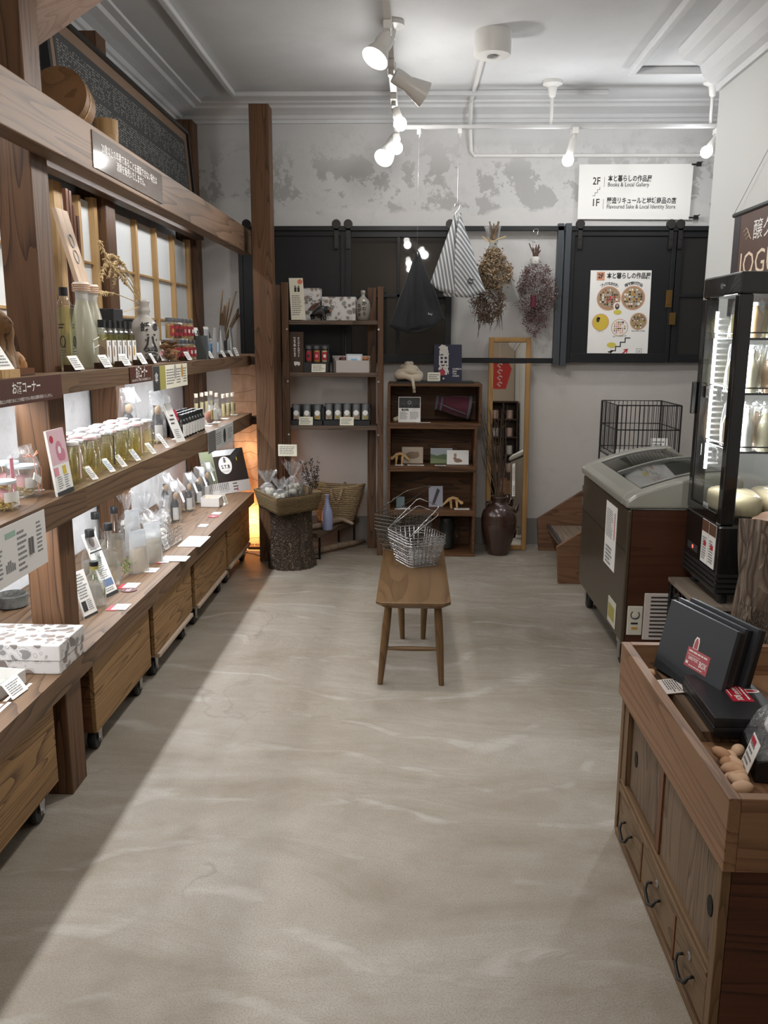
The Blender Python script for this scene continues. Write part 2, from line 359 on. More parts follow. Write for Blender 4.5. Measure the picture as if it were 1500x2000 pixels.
prof2=[(0,2.93),(.02,2.93),(.025,2.96),(.06,2.975),(.10,3.01),(.12,3.06),(.17,3.085),(.22,3.095),(.24,3.12),(.245,CZ),(0,CZ)]
struct(MB().prism([(XR-a,b) for a,b in prof2],-3.2,YR,'Y').build('trim_3',MC))
b=MB().bx(-1.23,1.24,5.96,6.0,3.118,CZ).bx(-1.24,-1.20,-3.2,5.96,3.118,CZ)
struct(b.build('trim_4',MC,bev=.008))
struct(MB().bx(1.26,1.30,-3.2,5.5,3.105,CZ).bx(1.26,2.6,5.5,5.54,3.105,CZ).build('trim_5',MC,bev=.008))
# sliding doors on the back wall
YD=6.375
def pz(x,y): return PY(x,y,YD)
def pbox(x0,y0,x1,y1,d0=0,d1=.04,mb=None,ym=575):      # a box on the door plane from two photograph points
    xm=(x0+x1)/2; a=pz(x0,ym); c=pz(x1,ym); a.z=pz(xm,y0).z; c.z=pz(xm,y1).z; return (mb or MB()).bx(min(a.x,c.x),max(a.x,c.x),YD-d1,YD-d0,min(a.z,c.z),max(a.z,c.z))
def strap(px,par):
    m=MB(); pbox(px-4,487,px+4,437,.04,.05,m,460); a=pz(px,436); m.add([],[]); m.cyl((a.x,YD-.035,a.z-.012),(a.x,YD-.06,a.z-.012),.032,n=16)
    for yy in (482,468,441): q=pz(px,yy); m.cyl((q.x,YD-.05,q.z),(q.x,YD-.056,q.z),.007,n=8)
    m.build('hanger_strap',IRON,par)
DG=pm('dark_glass',(.028,.026,.024),.018,spec=.35)
def dark_door(n,x0,x1,straps,handle):
    e=E_('door_%d'%n,None,None); e['kind']='structure'
    pbox(x0+8,690,x1-8,460,.0,.022).build('panel',DOOR,e)
    m=MB(); pbox(x0,708,x0+8,452,0,.036,m); pbox(x1-8,708,x1,452,0,.036,m); pbox(x0+8,462,x1-8,452,0,.036,m); pbox(x0+8,708,x1-8,690,0,.036,m)
    m.build('frame',DOOR,e,bev=.003)
    for s in straps: strap(s,e)
    if handle:
        a=pz(*handle); m=MB().bx(a.x-.022,a.x+.022,YD-.042,YD-.036,a.z-.06,a.z+.06); m.bx(a.x-.012,a.x+.012,YD-.046,YD-.042,a.z-.04,a.z+.04); m.build('pull',BRASS,e)
def glass_door(n,x0,x1,mx,straps):
    e=E_('door_%d'%n,None,None); e['kind']='structure'
    m=MB(); pbox(x0,708,x0+11,450,0,.03,m); pbox(x1-12,708,x1,450,0,.03,m); pbox(x0+11,464,x1-12,450,0,.03,m); pbox(x0+11,708,x1-12,692,0,.03,m)
    pbox(x0+11,581,x1-12,575,0,.026,m); pbox(mx-3,692,mx+3,464,0,.026,m); m.build('frame',DOOR,e,bev=.002)
    for a,c in ((x0+11,mx-3),(mx+3,x1-12)):
        for t,u in ((464,575),(581,692)):
            pbox(a,u,c,t,.004,.012).build('pane',DG,e)
    for s in straps: strap(s,e)
dark_door(1,469,674,(484,658),None); glass_door(2,676,882,778,(681,879))
dark_door(3,1109,1312,(1131,1307),(1303,584)); glass_door(4,1314,1440,1376,(1325,))
m=MB(); pbox(469,452,1440,443,0,.05,m); pbox(884,709,1083,699,0,.03,m); struct(m.build('trim_6',DOOR,bev=.002))
m=MB(); pbox(1083,712,1094,438,0,.05,m); pbox(1097,714,1108,438,.0,.06,m); struct(m.build('trim_7',pm('blue_grey_steel',(.035,.042,.05),.45)))
# brass lock on the second glazed door
a=pz(1311,622); tag(MB().bx(a.x-.03,a.x+.015,YD-.05,YD-.03,a.z-.045,a.z+.04).build('door_latch',BRASS),'small brass latch on the seam between poster door and glazed door','latch')
# ---------------------------------------------------------------- wall graphics
def panel(name,label,cat,tl,tr,br,bl,Yp,mat,th=.004):
    a,b_,c,d=[PY(*p,Yp) for p in (tl,tr,br,bl)]
    ctr=(a+b_+c+d)/4; M=FR(ctr,b_-a+c-d,a-d+b_-c); e=E_(name,label,cat,M=M); Mi=M.inverted()
    q=[Mi@p for p in (d,c,b_,a)]; m=MB(); m.prism([(p.x,p.y) for p in q],-th,0,'Z'); m.build('board',mat,e)
    w=((b_-a).length+(c-d).length)/2; h=((a-d).length+(b_-c).length)/2
    return e,w,h
e,w,h=panel('floor_guide_sign','large white floor guide sign for 2F and 1F above the doors','sign',(1132,321),(1355,320),(1346,429),(1128,428),YB-.03,WHITE,.012)
text('2F',.07,INK,e,-w*.345,h*.19,bold=.001,fit=w*.066); text('1F',.07,INK,e,-w*.345,-h*.2,bold=.001,fit=w*.058)
text('本と暮らしの作品展',.046,INK,e,-w*.245,h*.235,al='LEFT',bold=.0012,fit=w*.39); text('Books & Local Gallery',.04,INK,e,-w*.245,h*.13,al='LEFT',bold=.0004,fit=w*.365)
text('醸造リキュールと地域商品の店',.046,INK,e,-w*.245,-h*.165,al='LEFT',bold=.0012,fit=w*.615); text('Flavoured Sake & Local Identity Store',.04,INK,e,-w*.245,-h*.27,al='LEFT',bold=.0004,fit=w*.61)
m=MB()
for yy in (.18,-.22): m.quad((-w*.277,h*(yy-.09),.0006),(-w*.274,h*(yy-.09),.0006),(-w*.274,h*(yy+.09),.0006),(-w*.277,h*(yy+.09),.0006))
x0,y0,s=-w*.375,-h*.075,.016
for i in range(3):
    m.quad((x0+i*s,y0+i*s*1.3,.0006),(x0+(i+1)*s,y0+i*s*1.3,.0006),(x0+(i+1)*s,y0+i*s*1.3+.003,.0006),(x0+i*s,y0+i*s*1.3+.003,.0006))
    m.quad((x0+(i+1)*s,y0+i*s*1.3,.0006),(x0+(i+1)*s+.003,y0+i*s*1.3,.0006),(x0+(i+1)*s+.003,y0+(i+1)*s*1.3,.0006),(x0+(i+1)*s,y0+(i+1)*s*1.3,.0006))
m.build('step_mark',INK,e)
for px,py,l in ((1361,321,'upper'),(1355,425,'lower')):
    a=PY(px,py,YB-.045); m=MB().bx(a.x-.035,a.x+.005,a.y-.004,a.y+.004,a.z-.005,a.z+.005); m.bx(a.x,a.x+.03,a.y-.01,a.y+.01,a.z-.012,a.z+.016); m.cyl((a.x+.01,a.y,a.z),(a.x+.04,a.y,a.z+.02),.004,n=6)
    tag(m.build('binder_clip',BLKM),'black clip at the %s right corner of the floor guide sign'%l,'clip')
e,w,h=panel('exhibition_poster','white poster with round photographs and a stair drawing on the black door','poster',(1154,528),(1273,528),(1264,700),(1146,700),YD-.03,WHITE,.005)
ph=h/172; 
def pp(x,y): return ((x-1210)*ph+(614-y)*ph*-.045*0, (614-y)*ph)
m=MB(); x,y=-w*.335,h*.435; m.bx(x-w*.065,x+w*.065,y-.03,y+.03,0,.0005); m.build('printed_badge',pm('salmon_print',(.62,.30,.18),.6),e,bev=0)
text('2F',.045,INK,e,x,y,.0012,bold=.0015,fit=w*.09); text('本と暮らしの作品展',.045,INK,e,w*.125,y,bold=.0014,fit=w*.72)
def arc(s,cx,cy,r,size,flip=1,spread=1.0):
    n=len(s)
    for i,chx in enumerate(s):
        a=(i-(n-1)/2)*spread/n
        text(chx,size,INK,e,cx+r*math.sin(a),cy+flip*r*math.cos(a),rz=-a*flip,bold=.0005)
RP=pm('poster_rim',(.60,.30,.20),.6)
def photo(cx,cy,r,cols,kind):
    MB().disc((cx,cy,.0005),r*1.04,28).build('printed_ring',RP,e)
    groups={}
    g=MB().disc((cx,cy,.0009),r*.96,28); g.build('printed_photo',cols[0],e)
    if kind:
        bs=[MB() for _ in cols[1:]]; st=r/kind
        for i in range(-kind,kind):
            for j in range(-kind,kind):
                ux,uy=cx+(i+.5)*st,cy+(j+.5)*st
                if math.hypot(ux-cx,uy-cy)>r*.82 or R()<.18: continue
                q=random.choice(bs); hw,hh=st*U(.2,.48),st*U(.25,.5); q.quad((ux-hw,uy-hh,.0013),(ux+hw,uy-hh,.0013),(ux+hw,uy+hh,.0013),(ux-hw,uy+hh,.0013))
        for q,c in zip(bs,cols[1:]):
            if q.v: q.build('printed_photo',c,e)
DK=pm('photo_brown',(.09,.05,.03),.6); MD=pm('photo_tan',(.36,.25,.15),.6); GYB=pm('photo_grey',(.35,.38,.38),.6)
photo(-w*.185,h*.185,w*.19,[MD,DK,PAPER,REDP,GYB,INK],5); photo(w*.215,h*.19,w*.19,[MD,DK,PAPER,GYB,INK,GOLDP],5)
arc('ブックスはせがわ',-w*.185,h*.185,w*.235,.026,1,1.25); arc('県内作家の展示会',w*.215,h*.19,w*.235,.026,1,1.25)
photo(-w*.30,-h*.085,w*.135,[YEL],0); photo(w*.02,-h*.145,w*.135,[PAPER,GOLDP,PINK,DK],4); photo(w*.325,-h*.075,w*.135,[MD,DK,PAPER,INK,GREENP],5)
MB().disc((-w*.345,-h*.055,.0014),.012,10,.02).disc((-w*.325,-h*.04,.0014),.008,8).build('printed_cat',INK,e)
m=MB().disc((-w*.03,h*.03,.0018),.03,14,.017).disc((-w*.1,-h*.345,.0018),.034,14,.019); m.build('printed_bubble',pm('poster_yellow',(.62,.52,.08),.6),e)
MB().disc((-w*.04,h*.1,.0016),.028,18).build('printed_ring',WHITEP,e); MB().disc((-w*.04,h*.095,.0019),.016,12,.022).build('printed_portrait',INK,e); MB().disc((-w*.04,h*.105,.0021),.009,12,.012).build('printed_portrait',pm('photo_skin',(.5,.3,.22),.6),e)
text('くまモノ',.014,INK,e,-w*.3,-h*.19); text('暮らしの雑貨小物',.012,INK,e,w*.03,-h*.245,rz=.05); text('食品 雑貨 日用品',.013,INK,e,w*.33,-h*.185)
m=MB(); x0,y0,s=-w*.18,-h*.46,.033; T=.0075
for i in range(5):
    a,c=x0+i*s+ (.02 if i else -.02),y0+i*s*.92
    m.bx(x0+i*s-(.03 if i==0 else 0),x0+(i+1)*s+T/2,c-T/2,c+T/2,.0004,.001)
    if i<4: m.bx(x0+(i+1)*s-T/2,x0+(i+1)*s+T/2,c,c+s*.92+T/2,.0004,.001)
m.build('printed_stairs',INK,e)
m=MB().at(M=Matrix.Translation((w*.13,-h*.42,.0008))@Matrix.Rotation(.75,4,'Z')); m.bx(-.03,.015,-.005,.005,0,.0004); m.prism([(.0,.02),(.0,.011),(.017,.0),(.0,-.011),(.0,-.02),(.03,0)],0,.0004,'Z'); m.build('printed_arrow',REDP,e)
MB().disc((-w*.12,-h*.425,.001),.016,10,.006).disc((-w*.085,-h*.415,.001),.007,8).build('printed_cat',INK,e)
m=MB(); c=(w*.36,-h*.42)
for q in ((-.02,.02,-.022,-.020),(-.02,.02,.020,.022),(-.02,-.018,-.022,.022),(.018,.02,-.022,.022)): m.bx(c[0]+q[0],c[0]+q[1],c[1]+q[2],c[1]+q[3],.0003,.0008)
m.build('printed_logo',INK,e); text('LIS',.026,INK,e,c[0],c[1],sx=.7)
# ---------------------------------------------------------------- ceiling fittings
ZT,YT=2.87,5.78
XT=PZ(775,255,ZT).x
TR=LAMPW
e=E_('lighting_track','white lighting track running from front to back under the ceiling','track',(XT,0,ZT))
MB().bx(-.017,.017,-1.6,5.84,0,.034).build('rail',TR,e,bev=.002)
m=MB()
for y in (-1.2,1.4,3.05,4.62): m.bx(-.02,.02,y-.05,y+.05,-.006,.036)
m.build('rail_joint',pm('beige_joint',(.52,.48,.43),.5),e)
for y in (1.0,4.75): m=MB().cyl((0,y,.034),(0,y,CZ-ZT-.012),.008,n=8); m.lathe([(.0,CZ-ZT),(.06,CZ-ZT),(.06,CZ-ZT-.022),(.02,CZ-ZT-.04),(.012,CZ-ZT-.08)],18,(0,y,0)); m.build('hanger_rod',TR,e,smooth=True)
e=E_('lighting_track','white lighting track running along the back wall on two rods','track',(0,YT,ZT))
xr=PY(1420,252,YT).x
MB().bx(XT+.02,xr+.3,-.015,.015,0,.022).build('rail',pm('rail_white',(.5,.5,.5),.4),e,bev=.002)
for px in (1078,1391):
    x=PY(px,200,YT).x; m=MB().cyl((x,0,.0225),(x,0,CZ-ZT-.05),.011,n=10); m.lathe([(.0,CZ-ZT),(.062,CZ-ZT),(.062,CZ-ZT-.02),(.03,CZ-ZT-.035),(.02,CZ-ZT-.09),(.011,CZ-ZT-.1)],20,(x,0,0)); m.build('hanger_rod',TR,e,smooth=True)
def spot(label,at,lens,kind,power,color=(1,.98,.95)):
    """a lamp on the track: adapter under the rail, short arm, shade or bare bulb, its own light"""
    a=V(at); l=V(lens); d=(l-a).normalized(); L=(l-a).length
    e=E_('track_spotlight',label,'spotlight',a,group='lamps on the ceiling tracks')
    MB().bx(-.018,.018,-.05,.05,-.035,-.001).cyl((0,0,-.03),(0,0,-.06),.014,n=10).build('adapter',TR,e,bev=.003)
    z=d; x=z.cross(V((0,1,.2))); x=x.normalized(); y=z.cross(x); Mr=Matrix((x,y,z)).transposed().to_4x4(); Mr.translation=d*.02+V((0,0,-.05))
    Ls=max(L-.03,.09)
    if kind=='shade':
        MB().lathe([(.0,0),(.036,0),(.038,.02),(.036,Ls*.45),(.040,Ls*.52),(.062,Ls),(.059,Ls),(.036,Ls*.55),(.02,Ls*.5)],24,cap=False).build('lamp_shade',LAMPW,e,M=Mr,smooth=True)
        MB().lathe([(.0,Ls-.004),(.03,Ls-.005),(.052,Ls-.014),(.04,Ls*.6)],24,cap=False).build('bulb',GLOW,e,M=Mr,smooth=True)
        off=Ls+.01
    else:
        MB().lathe([(.0,0),(.022,0),(.024,Ls*.5),(.02,Ls*.55)],16).build('lamp_holder',LAMPW,e,M=Mr,smooth=True)
        MB().sph((0,0,Ls*.55+.03),(.036,.036,.038),18,12).build('bulb',GLOW,e,M=Mr,smooth=True)
        off=Ls*.55+.085
    p=d*(.02+off)+V((0,0,-.05))
    if power:
        q=d.to_track_quat('-Z','Y').to_euler()
        if kind=='shade': lamp('spot_light','SPOT',p,power,color,.045,q,e,angle=1.9,blend=.8)
        else: lamp('bulb_light','POINT',p,power,color,.04,None,e)
def rl(px,py): q=PZ(px,py,ZT); return V((XT,q.y,ZT))
def onY(px,py,y): return PY(px,py,y)
spot('nearest white spotlight with flared shade, aimed left at the shelves',rl(771,45),onY(730,93,3.88),'shade',SPOT_W*1.5)
spot('white spotlight with flared shade aimed to the right',rl(776,120),onY(833,166,4.50),'shade',SPOT_W)
spot('short white spotlight aimed forward, third along the track',rl(777,185),onY(785,232,5.0),'bulb',BULB_W)
spot('round glowing bulb hanging straight under the far track corner',rl(776,238),onY(775,266,5.6),'bulb',BULB_W*.8)
spot('lowest lit spotlight at the far end of the track, aimed left',rl(776,250),onY(748,294,5.58),'shade',SPOT_W*.5)
spot('round bulb on the back track above the hanging bouquets',(PY(1122,262,YT).x,YT,ZT),onY(1104,318,YT-.1),'bulb',BULB_W*.9,(.96,.98,1))
spot('round bulb at the right end of the back track beside the white wall',(PY(1402,262,YT).x,YT,ZT),onY(1372,293,YT-.1),'bulb',BULB_W*.8,(.96,.98,1))
spot('added unseen fill spotlight on the track, aimed ahead over the shop floor',(XT,.6,ZT),(XT+.25,1.0,ZT-.16),'shade',SPOT_W*.7)  # lamp added out of view as fill light for the foreground
for _y,_l in ((-1.2,'farthest behind'),(-.1,'just behind'),(2.3,'overhead before')): spot('added unseen fill bulb on the track, %s the camera'%_l,(XT,_y,ZT),(XT+.03,_y+.03,ZT-.16),'bulb',BULB_W*1.5,(1,.94,.86))  # unseen bulbs put in to brighten the ceiling and warm the foreground
spot('added unseen fill spotlight on the track, aimed at the right counter',(XT,1.7,ZT),(XT+.2,1.9,ZT-.2),'shade',SPOT_W*.6)  # another out-of-view lamp, added as fill for the counter side
a=PZ(963,62,CZ); e=E_('emergency_light','white round emergency light on the ceiling','light',(a.x,a.y,CZ))
MB().lathe([(0,0),(.098,0),(.098,-.11),(.094,-.118),(.0,-.118)],30).build('housing',LAMPW,e,smooth=True)
m=MB().lathe([(.0,-.1185),(.028,-.119),(.03,-.124),(.0,-.128)],16); m.build('lens',STEEL,e,smooth=True)
pts=[V((a.x-.02,a.y+.1,CZ-.008)),V((PZ(925,175,CZ).x,6.18,CZ-.012)),V((PY(918,235,YB).x,YB-.04,3.03)),V((PY(920,298,YB).x,YB-.012,PY(920,296,YB).z)),V((PY(926,305,YB).x,YB-.012,PY(926,305,YB).z)),V((2.9,YB-.012,PY(1400,304,YB).z))]
tag(MB().tube(pts,.013,8).build('cable_conduit',LAMPW),'white cable conduit running down from the emergency light along the wall','conduit')
# ---------------------------------------------------------------- timber frame and shelves along the left wall
XF=-1.14
def beam(name,label,cat,x0,x1,y0,y1,z0,z1,mat,bev=.004): 
    c=V(((x0+x1)/2,(y0+y1)/2,z0)); return tag(B(x0-c.x,x1-c.x,y0-c.y,y1-c.y,0,z1-z0).build(name,mat,loc=c,bev=bev),label,cat)
beam('timber_post','thick brown post rising from the bench through the near shelves','post',-1.34,-1.222,2.80,2.93,.376,CZ-.02,W_post())
beam('short_post','short thick post under the bench board between the first two crates','post',-1.28,-1.165,2.635,2.765,0,.398,W_post())
beam('timber_post','brown post by the woven tray, rising beside the far end of the shelves','post',-1.085,-.955,5.80,5.93,0,PY(490,202,5.80).z,W_post())
XBK=XL+.012
beam('timber_post','short looking post in the far left corner behind the framed picture','post',XBK,-1.57,6.26,6.41,0,3.05,W_post())
beam('timber_post','wall post between the two paper screens, behind the upper left of the framed picture','post',XBK,-1.57,4.44,4.58,0,CZ-.13,W_post())
beam('header_beam','pale brown header beam with a clear notice, over the left shelves','beam',-1.219,XF,.9,6.08,2.125,2.285,W_head())
def board(name,label,cat,z0,z1):
    e=E_(name,label,cat,(XF,3.4,z0)); g=.0015
    o=[[(XBK,.9),(XF,.9),(XF,2.865),(-1.222+g,2.865),(-1.222+g,2.80-g),(-1.34-g,2.80-g),(-1.34-g,2.865),(XBK,2.865)],
       [(XBK,2.865),(-1.34-g,2.865),(-1.34-g,2.93+g),(-1.222+g,2.93+g),(-1.222+g,2.865),(XF,2.865),(XF,5.93),(XBK,5.93),(XBK,4.58+g),(-1.57+g,4.58+g),(-1.57+g,4.44-g),(XBK,4.44-g)]]
    for p in o: MB().prism([(x-XF,y-3.4) for x,y in p],0,z1-z0,'Z').build('plank',W_shelf(),e)
board('shelf_board','thick upper shelf board with bottles, jars and a jug on it','shelf',1.372,1.438)
board('shelf_board','thick middle shelf board with rows of small bottles','shelf',.957,1.043)
board('bench_board','thick low display bench board above the wheeled crates','bench',.40,.475)
for z,l in ((1.372,'upper'),(.957,'middle')): beam('shelf_bracket','dark timber stub joining the %s shelf to the far post'%l,'bracket',-1.3,-1.08,5.932,6.0,z+.004,z+.06,W_dark('X'))
beam('top_board','dark board lying on top of the shoji screens behind the header','board',-1.565,-1.26,.9,6.2,2.29,2.312,W_dark('Y'))
beam('lintel','dark grooved lintel above the shoji screens','lintel',-1.565,-1.50,.9,6.2,2.235,2.289,W_dark('Y'))
beam('sill_rail','brown sill rail under the shoji screens','rail',-1.565,-1.545,2.8,6.2,1.4395,1.47,W_shelf())
# a sloping pale timber high at the left (underside of a stair)
a=PY(84,84,3.16); c=PY(206,-2,3.16); d=(c-a).normalized(); n=V((-d.z,0,d.x))
e=E_('sloping_timber','pale pinkish sloping timber behind the post at the upper left','timber',a)
for k in range(3):
    o0=n*(.068*k); p0=-d*.35; p1=d*.75
    m=MB().prism([((p0+o0).x,(p0+o0).z),((p1+o0).x,(p1+o0).z),((p1+o0+n*.066).x,(p1+o0+n*.066).z),((p0+o0+n*.066).x,(p0+o0+n*.066).z)],-.20,0,'Y'); m.build('plank',W_pale('X'),e,bev=.002)
# shoji screens
XS=-1.64
SH=pm('shoji_paper',(.80,.82,.82),.8)
def shoji(y0,y1,label,muntins):
    z0,z1=1.445,2.24
    e=E_('shoji_screen',label,'screen',(XS,y0,z0),group='paper screens behind the upper shelf')
    L=y1-y0; H=z1-z0
    B(-.004,.0,.03,L-.03,.03,H-.02).build('paper',SH,e)
    for y in (0,L-.045): B(-.012,.03,y,y+.045,0,H).build('stile',W_light(),e)
    for y in muntins: B(-.004,.03,y*L-.015,y*L+.015,.03,H-.02).build('muntin',W_light(),e)
    for z in (1.665,1.915): B(-.002,.012,.045,L-.045,z-z0,z-z0+.012).build('muntin',W_light('Y'),e)
yA=[PX(x,470,XS).y for x in (60,137,206,240,380)]
shoji(3.05,3.95,'near shoji screen partly hidden by the thick post',(.5,)); shoji(3.95,4.43,'shoji screen behind the standing plaque and the frosted bottles',(.52,)); shoji(4.60,6.24,'wide shoji screen behind the ear of rice, with four columns of panes',(.27,.50,.74))
# slender red sticks in front of the screen
for i,px in enumerate((139,145,151,157)):
    q=PX(px,555-i*3,-1.52); t=PX(px-12,[368,372,400,420][i],-1.52)
    tag(MB().bx(-.008,.008,-.012,.012,0,t.z-1.44).build('lattice_stick',W_red(),loc=(q.x,q.y,1.439)),'dark red lattice stick before the shoji screen, number %d from the plaque'%(i+1) if 0 else ['dark red lattice stick standing nearest to the wooden plaque','second dark red lattice stick from the wooden plaque','third dark red lattice stick from the wooden plaque','dark red lattice stick standing farthest from the wooden plaque'][i],'stick',group='red sticks beside the plaque')
# LED strips under the header and the shelves
def led(z,x,label,y0=1.2,y1=5.85,en=LED_W):
    e=E_('led_strip',label,'light',(x,(y0+y1)/2,z)); L=(y1-y0)/2
    B(-.012,.012,-L,L,-.008,0).build('housing',LAMPW,e); B(-.008,.008,-L,L,-.0115,-.008).build('diffuser',LEDM,e)
    lamp('strip_light','AREA',(0,0,-.014),en,(.97,.985,1),(.03,2*L),(0,0,0),e)
led(2.2895,-1.40,'white light strip under the top board, over the upper shelf',en=LED_W*.42)
led(1.372,-1.36,'white light strip under the upper shelf board',en=LED_W)
led(.957,-1.33,'white light strip under the middle shelf board',en=LED_W*1.15)
# printed strips on the shelf edges
def edge_strip(name,label,cat,xa,xb,ytop,ybot,mat,dx=.004,z0=None,z1=None):
    a=PX(xa,ytop[0],XF+dx); b_=PX(xb,ytop[1],XF+dx)
    zt=z1 if z1 else (a.z+b_.z)/2; zb=z0 if z0 else zt-.05
    c=V((XF+dx,(a.y+b_.y)/2,(zt+zb)/2)); e=E_(name,label,cat,M=FR(c,*LEFT)); w,h=abs(b_.y-a.y),zt-zb
    B(-w/2,w/2,-h/2,h/2,-.003,0).build('strip',mat,e); return e,w,h
e,w,h=edge_strip('shelf_edge_sign','large brown shelf edge sign lettered for the sake corner, at the near post','sign',-60,119,(742,730),None,BROWNP,z0=1.362,z1=1.437)
text('お酒コーナー',.036,WHITEP,e,w*.06,.008,bold=.0006,fit=w*.32); text('20歳以上の年齢であることを確認できない場合は酒類を販売いたしません。',.012,WHITEP,e,w*.06,-.024,fit=w*.62)
e,w,h=edge_strip('shelf_edge_sign','smaller brown sake corner sign below the jug on the upper shelf edge','sign',253,297,(716,713),None,BROWNP,z0=1.372,z1=1.437)
text('お酒コーナー',.055,WHITEP,e,0,.006,bold=.0008,fit=w*.5); text('20歳以上の年齢であることを確認できない場合は酒類を販売いたしません。',.011,WHITEP,e,0,-.022,fit=w*.85)
e,w,h=edge_strip('shelf_edge_leaflet','black, green and cream leaflet strip hanging from the upper shelf edge','leaflet',298,365,(716,712),None,CREAM,.006,1.325,1.432)
B(-w/2,-w/2+w*.17,-h/2,h/2,.0003,.0008).build('printed_panel',INK,e); B(-w/2+w*.17,-w/2+w*.33,-h/2,h/2,.0003,.0008).build('printed_panel',GREENP,e)
text('傘',.05,WHITEP,e,-w*.42,0,.0014); lines(e,w*.26,h*.7,6,GREY,w*-.01,0); lines(e,w*.14,h*.7,6,GREY,w*.22,0); lines(e,w*.12,h*.7,6,GREY,w*.42,0)
MB().disc((w*.12,.02,.001),.02,12,.035).build('printed_panel',pm('grey_print',(.35,.34,.33),.6),e); MB().disc((w*.33,.02,.001),.018,12,.033).build('printed_panel',GOLDP,e)
e,w,h=edge_strip('shelf_edge_leaflet','long white leaflet strip hanging at the near end of the middle shelf','leaflet',-40,85,(1000,980),None,pm('sheet_plastic',(.74,.72,.70),.35),.006,.868,1.035)
lines(e,w*.13,h*.6,8,GREY,-w*.3,-.01); lines(e,w*.16,h*.75,8,GREY,w*.08,-.005); lines(e,w*.1,h*.6,8,GREY,w*.38,.01); B(-w*.18,-w*.02,h*.28,h*.38,.0003,.0008).build('printed_panel',pm('mint_print',(.30,.45,.36),.6),e)
m=MB()
for i in range(5): m.bx(-w*.2+i*.012,-w*.2+i*.012+.008,-h*.3,-h*.3+U(.02,.04),.0003,.0008)
for i in range(2): m.tube([(w*.2+.016*i,-.03,.001),(w*.2+.016*i,.02,.001)],.005,6)
m.build('printed_drawing',GREY,e)
e,w,h=edge_strip('shelf_edge_leaflet','grey and white leaflet strip at the far end of the middle shelf edge','leaflet',406,455,(843,821),None,pm('sheet_plastic2',(.60,.61,.60),.4),.006,.925,1.043)
B(-w/2,-w/2+w*.27,-h/2,h/2,.0003,.0008).build('printed_panel',pm('grey_photo',(.16,.15,.14),.6),e); MB().disc((w*.12,0,.001),.035,8,.045).build('printed_panel',INK,e); lines(e,w*.22,h*.6,6,GREY,-w*.1,0); lines(e,w*.22,h*.6,6,GREY,w*.36,0)
# clear notice plate on the header
a=PX(180,262,XF+.004); c=PX(318,385,XF+.004)
e=E_('clear_notice_plate','clear glossy notice plate with white lettering on the header beam','sign',M=FR(((XF+.004),(a.y+c.y)/2,2.205),*LEFT)); w=c.y-a.y
B(-w/2,w/2,-.062,.062,-.003,0).build('plate',pm('clear_plate',(.16,.13,.115),.06,spec=.8,coat=.6),e)
text('20歳以上の年齢であることを確認できない場合は\n酒類を販売いたしません。',.036,WHITEP,e,0,0,.001,fit=w*.8)
# ---------------------------------------------------------------- framed calligraphy leaning over the shelves
br=PY(377,388,5.32); tr=PY(355,258,5.45); 
yv0,yv1=3.72,6.0; zb=2.225; zt=2.80; xb=-1.33; xt=-1.50
t_=PY(355,258,yv1); zt=t_.z; xt=max(t_.x,-1.545); b_=PY(378,388,yv1); zb=2.318; k=(zb-t_.z)/(b_.z-t_.z); xb=xt+(b_.x-xt)*k
H=math.hypot(zt-zb,xt-xb); Wd=yv1-yv0
e=E_('framed_calligraphy','long black framed picture of fine white writing leaning above the shelves','picture',M=FR(((xb+xt)/2,(yv0+yv1)/2,(zb+zt)/2),(0,1,0),(xt-xb,0,zt-zb)))
B(-Wd/2+.02,Wd/2-.02,-H/2+.02,H/2-.02,-.012,0).build('mat_board',pm('brown_mat',(.25,.165,.11),.8),e)
B(-Wd/2+.11,Wd/2-.09,-H/2+.05,H/2-.075,.0005,.002).build('sheet',pm('dark_sheet',(.045,.048,.05),.7),e)
for q in ((-Wd/2,Wd/2,-H/2,-H/2+.02),(-Wd/2,Wd/2,H/2-.02,H/2),(-Wd/2,-Wd/2+.03,-H/2+.02,H/2-.02),(Wd/2-.02,Wd/2,-H/2+.02,H/2-.02)): B(q[0],q[1],q[2],q[3],-.02,.016).build('frame',pm('frame_black',(.012,.012,.013),.3),e)
for k in range(3):
    m=MB(); x=-Wd/2+.14
    while x<Wd/2-.12:
        top=H/2-.11-k*.145; hh=.03+.02*R()+(.05 if R()<.12 else 0)
        y=top
        while y>top-.125 and y>-H/2+.06:
            if R()<.62: m.quad((x,y-.006,.0026),(x+U(.004,.007),y-.006,.0026),(x+.006,y,.0026),(x,y,.0026))
            y-=.0125
            if y<top-hh and R()<.10: break
        x+=.0125
    m.build('tiny_writing',pm('silver_writing',(.50,.48,.44),.7),e)
